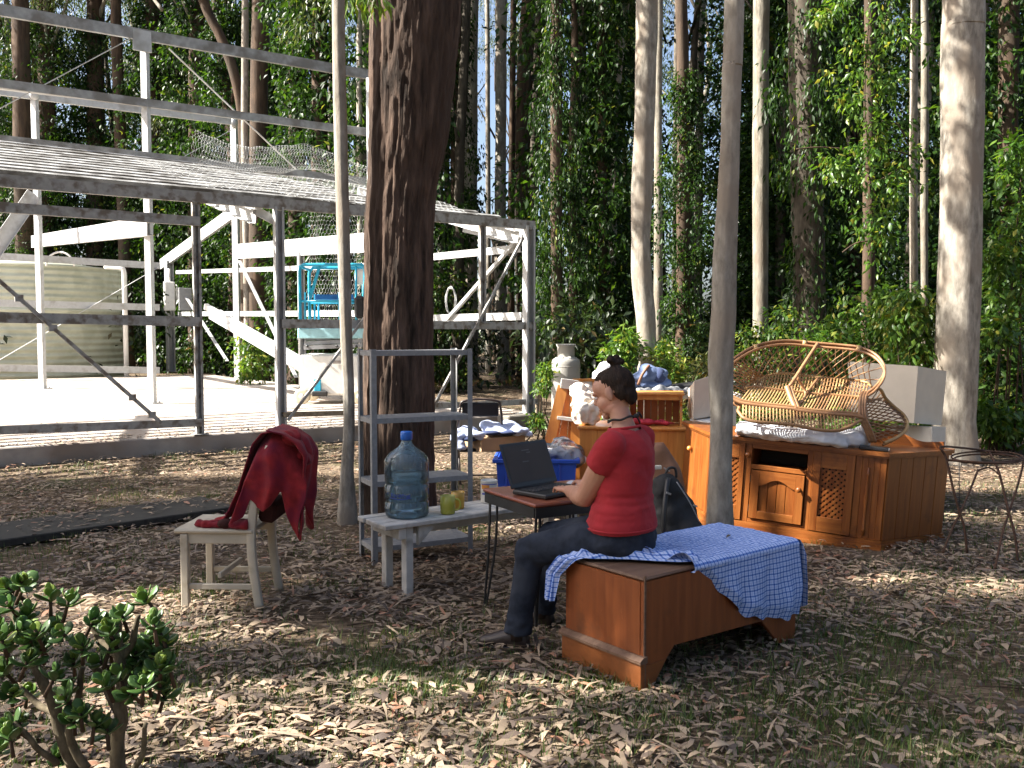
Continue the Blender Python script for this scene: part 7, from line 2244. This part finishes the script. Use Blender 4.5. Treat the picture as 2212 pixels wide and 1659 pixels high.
# ------------------------------------------------------------------ gas bottle, blue tub, folding chair
def gas_bottle():
    g = G(1222, 905); Y = g.y; r = 31 * Y / F
    root = thing('gas_bottle', 'tall grey gas bottle with a collar standing at the edge of the wood', 'gas bottle', g)
    top = 1.37
    b = .14
    MB().lathe([(r * .9, 0), (r * .92, b - .02), (r, b + .05), (r, top - .37), (r * .985, top - .32), (r * .91, top - .275), (r * .72, top - .24), (r * .4, top - .215), (0, top - .21)], 40).build('tank', M['grey_enamel'], root)
    col = MB(); n = 34; P = []
    for k in range(n):
        a = -math.pi / 2 + .0 + 2 * math.pi * k / n
        f = .5 + .5 * math.cos(a + math.pi / 2)
        P.append([V3((r * .60 * math.cos(a), r * .60 * math.sin(a), top - .235)), V3((r * .60 * math.cos(a), r * .60 * math.sin(a), top - .06)), V3((r * .69 * math.cos(a), r * .69 * math.sin(a), top - .012 - .01 * f)), V3((r * .66 * math.cos(a), r * .66 * math.sin(a), top)), V3((r * .57 * math.cos(a), r * .57 * math.sin(a), top - .06)), V3((r * .56 * math.cos(a), r * .56 * math.sin(a), top - .235))])
    col.grid(P, closed_u=True); col.build('collar', M['grey_enamel'], root)
    MB().lathe([(.03, top - .19), (.03, top - .1), (.045, top - .09), (.045, top - .06), (0, top - .055)], 16).build('valve', M['zip'], root)
    MB().lathe([(r + .002, top - .415), (r + .003, top - .41), (r + .003, top - .40), (r + .002, top - .395)], 40).build('weld_band', M['grey_enamel'], root)
    for a in (-.4, .25): MB().box((r * .80 * math.cos(-math.pi / 2 + a), r * .80 * math.sin(-math.pi / 2 + a), top - .25), (.06, .03, .05), b=.008).build('lug', M['white_paint'], root)
gas_bottle()
def tub():
    Y = 8.0; g = K(1160, 722, Y)
    root = thing('blue_tub', 'blue plastic storage tub with a clear bag in it behind the laptop', 'tub', (g.x, g.y, 0), -.05)
    W_, D_, H_ = .70, .46, .46; t = .012; ta = .05
    def wallq(a, b, nm_):
        (x0, y0), (x1, y1) = a, b; s = 1 - ta / .35
        P = [V3((x0 * .9, y0 * .9, .004)), V3((x1 * .9, y1 * .9, .004)), V3((x1, y1, H_)), V3((x0, y0, H_))]
        n_ = (P[1] - P[0]).cross(P[3] - P[0]).normalized()
        mb = MB(); mb.add(P + [p - n_ * t for p in P], [(0, 1, 2, 3), (7, 6, 5, 4), (0, 4, 5, 1), (1, 5, 6, 2), (2, 6, 7, 3), (3, 7, 4, 0)]); mb.build(nm_, M['blue_plastic'], root)
    c = [(-W_ / 2, -D_ / 2), (W_ / 2, -D_ / 2), (W_ / 2, D_ / 2), (-W_ / 2, D_ / 2)]
    for i in range(4): wallq(c[i], c[(i + 1) % 4], 'side')
    MB().box((0, 0, .012), (W_ * .88, D_ * .88, .016)).build('base', M['blue_plastic'], root)
    for (x, y, w, d) in ((0, -D_ / 2 - .012, W_ + .06, .03), (0, D_ / 2 + .012, W_ + .06, .03), (-W_ / 2 - .015, 0, .03, D_ - .008), (W_ / 2 + .015, 0, .03, D_ - .008)): MB().box((x, y, H_ - .008), (w, d, .035), b=.006).build('rim', M['blue_plastic'], root)
    for x in (-.26, .2): MB().box((x, -D_ / 2 - .0, .25), (.02, .03, .36), b=.006).build('rib', M['blue_plastic'], root)
    s = MB(world=True); p = K(1215, 968, 7.95)
    for (dx, dz, r) in ((0, .02, .10), (.08, 0, .09), (-.09, -.03, .09), (.03, -.08, .12), (.1, -.08, .1)): s.ell(p + V3((dx, 0, dz)), (r, r, r * .8), 14)
    me = remeshed(s, .015, 1, None, lambda co: np.array([noise.noise(V3(x.tolist()) * 13) * .035 for x in co], dtype=np.float32))
    for v in me.vertices: v.co -= p
    tag(link_mesh('clear_bag', me, M['bag_clear'], None, p), 'crinkled clear plastic bag in the blue tub', 'bag')
    s = MB(world=True); s.ell(p + V3((.0, .05, -.09)), (.22, .12, .09), 14)
    me = remeshed(s, .015, 1, None, lambda co: np.array([noise.noise(V3(x.tolist()) * 15) * .04 for x in co], dtype=np.float32))
    for v in me.vertices: v.co -= p
    tag(link_mesh('white_papers', me, M['white_cloth'], None, p), 'white crumpled things under the clear bag in the blue tub', 'papers')
tub()
def folding_chair():
    Y = 9.5; g = K(1035, 722, Y)
    root = thing('folding_chair', 'dark folding chair loaded with blue clothes beside the metal shelves', 'chair', (g.x, g.y, 0), .1)
    m = M['leather']
    zs = K(0, 968, Y).z
    for s in (-1, 1):
        x = s * .23
        MB().tube(smooth_path([(x, .22, 0.0), (x, .04, .22), (x, -.08, .44), (x * .98, -.16, .66), (x * .9, -.2, .80)], 4), .013, 8).build('frame_leg', m, root)
        MB().tube([(x * .93, -.22, 0), (x * .93, .02, .25), (x * .93, .16, zs - .01)], .012, 8).build('rear_leg', m, root)
    MB().tube(smooth_path([(-.207, -.2, .80), (-.18, -.21, .86), (0, -.215, .88), (.18, -.21, .86), (.207, -.2, .80)], 4), .013, 8).build('top_bar', m, root)
    MB().box((0, -.19, .77), (.38, .035, .15), rotM(.2, 'X'), b=.015).build('back_pad', M['black_cloth'], root)
    MB().box((0, .02, zs), (.44, .42, .035), b=.012).build('seat', M['black_cloth'], root)
    MB().tube([(-.22, -.2, .09), (.22, -.2, .09)], .009, 6).build('cross_bar', m, root)
    # the carton on it
    hexa('cardboard_carton', 'brown open carton under the pale blue clothes beside the folding chair', K(1040, 948, 9.2), K(1040, 976, 9.2), K(1000, 940, 9.6), K(1000, 968, 9.6), K(1135, 940, 9.35), K(1133, 968, 9.35), 'card')
    s = MB(world=True); c = K(1060, 930, 9.35)
    for (px, py, Yq, rx, ry, rz) in ((1085, 930, 9.4, .2, .16, .05), (1060, 922, 9.4, .12, .12, .06), (1118, 930, 9.35, .13, .13, .045), (1010, 935, 9.35, .12, .1, .07), (990, 945, 9.3, .08, .08, .09), (1030, 940, 9.2, .1, .05, .05), (1100, 918, 9.45, .09, .1, .05), (1140, 938, 9.35, .06, .1, .025), (995, 962, 9.25, .06, .05, .06)):
        s.ell(K(px, py, Yq), (rx, ry, rz), 14)
    me = remeshed(s, .012, 2, None, lambda co: np.array([noise.noise(V3((x[0] * 10, x[1] * 10, x[2] * 22))) * .035 for x in co], dtype=np.float32))
    for v in me.vertices: v.co -= c
    o = link_mesh('blue_clothes', me, M['blue_cloth'], None, c); tag(o, 'heap of pale blue clothes on the folding chair and carton', 'clothes')
    for (px, py) in ((1060, 935), (1015, 948), (1100, 934)):
        mb = MB(world=True); mb.ell(K(px, py, 9.28), (.10, .06, .028), 12); mb.build('dark_fold', M['navy'], o)
folding_chair()

# ------------------------------------------------------------------ backpack and brown bag
def backpack():
    c = K(1455, 722, 5.75); c = V3((c.x, c.y, 0))
    root = thing('backpack', 'black backpack standing on the ground right behind the woman', 'backpack', c, .3)
    s = MB(); s.ell((0, 0, .27), (.19, .15, .29), 20); s.ell((0.02, .0, .14), (.21, .16, .15), 20); s.ell((-.04, 0, .5), (.12, .10, .16), 16); s.ell((.07, -.10, .22), (.12, .09, .19), 16)
    link_mesh('body', remeshed(s, .012, 4, None, lambda co: np.array([noise.noise(V3(x.tolist()) * 9) * .016 + noise.noise(V3(x.tolist()) * 30) * .004 for x in co], dtype=np.float32)), M['black_cloth'], root)
    MB().tube(smooth_path([(-.06, -.06, .64), (-.12, -.14, .5), (-.14, -.17, .3), (-.1, -.15, .12)], 5), .016, 8).build('strap', M['black_plastic'], root)
    MB().tube(smooth_path([(-.02, -.1, .62), (.05, -.135, .5), (.12, -.15, .36)], 5), .004, 5).build('zip', M['zip'], root)
    MB().tube(smooth_path([(-.05, 0, .64), (-.03, 0, .69), (.02, 0, .69), (.03, 0, .63)], 4), .009, 6).build('grab_handle', M['black_plastic'], root)
    for p in ((-.1, -.15, .56), (.09, -.14, .47)): MB().box(p, (.03, .01, .012), rotM(.4, 'Y')).build('buckle', M['zip'], root)
    d = K(1440, 722, 6.25); d = V3((d.x, d.y, 0))
    root = thing('brown_bag', 'worn brown leather bag propped behind the black backpack', 'bag', d, -.3)
    s = MB(); s.loft([((0, 0, 0), V3((1, 0, 0)), V3((0, 1, 0)), .19, .09), ((0, 0, .35), V3((1, 0, 0)), V3((0, 1, 0)), .18, .08), ((-.03, 0, .65), V3((1, 0, 0)), V3((0, 1, 0)), .12, .05), ((-.06, 0, .80), V3((1, 0, 0)), V3((0, 1, 0)), .05, .025)], 20, pw=3)
    link_mesh('body', remeshed(s, .014, 3, None, lambda co: np.array([noise.noise(V3(x.tolist()) * 8) * .022 for x in co], dtype=np.float32)), M['brown_paper'], root)
    for (x, z, a) in ((.02, .62, .5), (.1, .5, -.6), (.05, .4, .2)): MB().box((x, -.095 + .02 * (z > .55), z), (.05, .008, .008), rotM(a, 'Y')).build('stud_strip', M['zip'], root)
    q = MB(world=True); q.box(K(1412, 1010, 5.9), (.11, .02, .03), rotM(.2), b=.006); q.build('paper_tag', M['white_card'], root)
backpack()

# ------------------------------------------------------------------ rusty plant stand and wire rack at the right
def plant_stand():
    def q(x, y, Y): return K(1900.8 + .2083 * x, 898.6 + .2083 * y, Y)
    root = thing('plant_stand', 'rusty wire plant stand with a ring top and crossed legs at the right edge', 'plant stand', G(2115, 1215))
    def w(pts, r=.0065, nm_='wire', n=4, closed=False):
        mb = MB(world=True); mb.tube(smooth_path([q(*p) for p in pts], n, closed), r, 7, closed=closed); mb.build(nm_, M['rust'], root)
    w([(690, 455, 6.15), (660, 380, 6.1), (625, 335, 6.1), (650, 318, 6.12), (800, 325, 6.25), (1130, 365, 6.4), (1490, 440, 6.5)], .0075, 'top_frame')
    w([(690, 455, 6.15), (900, 470, 6.0), (1200, 490, 5.95), (1400, 480, 6.1), (1500, 450, 6.4)], .0075, 'top_frame')
    def ring(cx, cy, rx, ry, Y, dY, nm_): w([(cx + rx * math.cos(a), cy + ry * math.sin(a), Y - dY * math.sin(a)) for a in np.linspace(0, 6.283, 25)[:-1]], .006, nm_, 2, True)
    ring(1110, 425, 370, 58, 6.2, .17, 'ring'); ring(1110, 445, 340, 50, 6.2, .15, 'ring')
    w([(625, 335, 6.1), (685, 440, 6.1), (760, 760, 6.05), (830, 1010, 6.03), (875, 1160, 6.02), (905, 1420, 6.02)], .0085, 'leg', 4)
    w([(1020, 555, 6.35), (930, 780, 6.2), (830, 1010, 6.04), (760, 1150, 6.0), (650, 1420, 5.92)], .0075, 'leg', 4)
    w([(1130, 370, 6.4), (1190, 480, 6.2), (1245, 620, 6.1), (1340, 1010, 5.95), (1400, 1240, 5.9), (1430, 1500, 5.85)], .0085, 'leg', 4)
    w([(1495, 450, 6.3), (1440, 680, 6.15), (1340, 1000, 5.97), (1270, 1220, 5.85), (1195, 1580, 5.7)], .0075, 'leg', 4)
    w([(1030, 560, 6.35), (1135, 535, 6.4), (1240, 610, 6.1)], .006, 'stretcher')
    w([(800, 1000, 6.05), (1080, 1030, 6.0), (1340, 1010, 5.95)], .004, 'stretcher')
    root = thing('wire_rack', 'thin wire oven rack leaning at the right end of the pine cabinet', 'rack', q(710, 1080, 6.9))
    for k in range(16):
        y = 465 + 41 * k; mb = MB(world=True); mb.tube([q(596, y - 12, 7.05), q(845, y + 14, 6.9)], .0028, 5); mb.build('rod', M['black_metal'], root)
    for x in (640, 660, 822): mb = MB(world=True); mb.tube([q(x, 455, 7.02), q(x, 1090, 7.0)], .0035, 5); mb.build('upright', M['black_metal'], root)
plant_stand()

# ------------------------------------------------------------------ succulent at the lower left
def jade():
    Y0 = 3.0
    g = K(270, 722, Y0); base = V3((g.x, g.y, 0))
    root = thing('jade_plant', 'thick stemmed succulent bush with round glossy leaves at the lower left corner', 'succulent', base)
    def leafmesh(seed):
        g_ = random.Random(seed); L_, W_ = .046, .033
        prof = [(0, .0015, .004), (.18, .35, .0055), (.45, .85, .006), (.72, 1.0, .0055), (.9, .72, .0045), (1, .0, .002)]
        V = []; n = len(prof)
        for (t, w, th) in prof:
            b = .25 * t * t * L_
            for (s, u) in ((-1, .15), (-.6, .8), (0, 1), (.6, .8), (1, .15)):
                V.append((t * L_, s * w * W_ / 2 if w > .01 else s * .002, b + th * u * .55))
            for (s, u) in ((.6, -.8), (0, -1), (-.6, -.8)):
                V.append((t * L_, s * w * W_ / 2 if w > .01 else s * .002, b + th * u * .45))
        Fq = []
        for i in range(n - 1):
            for k in range(8): Fq.append((i * 8 + k, i * 8 + (k + 1) % 8, (i + 1) * 8 + (k + 1) % 8, (i + 1) * 8 + k))
        return V, Fq
    V0, F0 = leafmesh(1)
    vars_ = []
    for k in range(6):
        me = mesh_np('leaf', np.array(V0), np.array(F0), smooth=True, tint=np.full(len(V0), [.15, .3, .45, .6, .78, .9][k])); me.materials.append(M['jade']); vars_.append(me)
    stems = [
        [(250, 1740, 3.0), (255, 1600, 3.0), (262, 1500, 3.0), (258, 1420, 3.02), (250, 1340, 3.03)],
        [(258, 1560, 3.0), (230, 1480, 3.05), (195, 1430, 3.1), (160, 1380, 3.1)],
        [(180, 1740, 3.05), (150, 1630, 3.05), (120, 1540, 3.05), (90, 1470, 3.05), (60, 1400, 3.1)],
        [(262, 1520, 3.0), (300, 1490, 2.98), (345, 1465, 2.95)],
        [(255, 1430, 3.02), (290, 1380, 3.05), (300, 1330, 3.05)],
        [(120, 1540, 3.05), (80, 1520, 3.1), (40, 1480, 3.1)],
        [(190, 1660, 3.02), (150, 1580, 3.0), (170, 1500, 3.0), (180, 1440, 3.0)],
        [(60, 1420, 3.1), (40, 1360, 3.12), (20, 1320, 3.15)],
        [(120, 1650, 3.0), (70, 1600, 2.95), (30, 1560, 2.95)],
        [(245, 1740, 2.97), (300, 1640, 2.95), (318, 1560, 2.93)],
        [(258, 1420, 3.02), (215, 1380, 3.08), (190, 1340, 3.1)]]
    rad = [.027, .016, .028, .012, .015, .014, .016, .014, .012, .013, .012]
    for s, r in zip(stems, rad):
        pts = [K(*p) for p in s]; pts[0].z = max(pts[0].z, -.01)
        path = smooth_path(pts, 5); mb = MB(world=True); mb.tube([p + V3((noise.noise(p * 14) * .012, 0, noise.noise(p * 11) * .008)) for p in path], list(np.linspace(r, r * .55, len(path))), 10); mb.build('stem', M['bark_jade'], root)
    heads = [(110, 1290), (150, 1300), (315, 1295), (262, 1330), (228, 1350), (135, 1370), (200, 1345), (60, 1330), (20, 1310), (90, 1400), (330, 1350), (345, 1370), (300, 1400), (330, 1420), (280, 1440), (240, 1400), (180, 1400), (120, 1460), (60, 1430), (20, 1400), (140, 1510), (25, 1500), (10, 1450), (310, 1480), (340, 1460), (280, 1500), (230, 1480), (205, 1560), (175, 1540), (40, 1560), (20, 1590), (130, 1640), (230, 1580), (340, 1400), (80, 1370), (255, 1390), (40, 1360), (0, 1360), (160, 1430), (350, 1480), (15, 1280), (45, 1260), (215, 1430), (260, 1460), (0, 1620), (60, 1500), (300, 1450), (325, 1385)]
    cnt = 0; extra_v = []; extra_f = []; extra_t = []
    heads += [(px + R.uniform(-26, 26), py + R.uniform(-22, 30)) for (px, py) in heads[4:] if R.random() < .5]
    for hi, (px, py) in enumerate(heads):
        Yh = 3.0 + R.uniform(-.14, .16)
        c = K(px, py, Yh); nl = R.randint(8, 11); a0 = R.uniform(0, 6.28)
        ax = V3((R.gauss(0, .35), R.gauss(-.35, .3), 1)).normalized()
        t_ = ax.orthogonal().normalized(); b_ = ax.cross(t_)
        lit = 1 if hi < 4 else 0  # uppermost heads get a brighter leaf tint, painting sunlight on them
        for k in range(nl):
            a = a0 + k * 1.57 + (k // 4) * .78; lvl = k // 4
            el = .30 + .42 * lvl + R.uniform(-.15, .2)
            d = (t_ * math.cos(a) + b_ * math.sin(a)) * math.cos(el) + ax * math.sin(el)
            n_ = (ax - d * ax.dot(d)).normalized(); y = n_.cross(d)
            s = (1.25 - .22 * lvl) * R.uniform(.7, 1.2)
            p = c + ax * (.014 * lvl - .015)
            Mt = Matrix((d * s, y * s, n_ * s)).transposed().to_4x4(); Mt.translation = p - base
            ti = min(5, max(0, int(R.gauss(1.6 + lvl * 1.2 + lit, 1))))
            if R.random() < .03: ti = 5
            if cnt < 296:
                o = bpy.data.objects.new('leaf', vars_[ti]); COL.objects.link(o); o.parent = root; o.matrix_local = Mt
            else:
                b0 = len(extra_v); extra_v += [tuple(Mt @ V3(v)) for v in V0]; extra_f += [tuple(i + b0 for i in f) for f in F0]; extra_t += [[.15, .3, .45, .6, .78, .9][ti]] * len(V0)
            cnt += 1
        mb = MB(world=True); mb.tube([c - ax * .07 + V3((R.uniform(-.02, .02), 0, 0)), c + ax * .02], [.007, .005], 7); mb.build('twig', M['bark_brown'], root)
    if extra_v:
        me = mesh_np('foliage', np.array(extra_v), np.array(extra_f), smooth=True, tint=np.array(extra_t)); tag(link_mesh('foliage', me, M['jade'], root), kind='stuff')
jade()
print('SCENE DONE', len(bpy.data.objects), 'objects', sum(len(m.polygons) for m in bpy.data.meshes), 'faces')
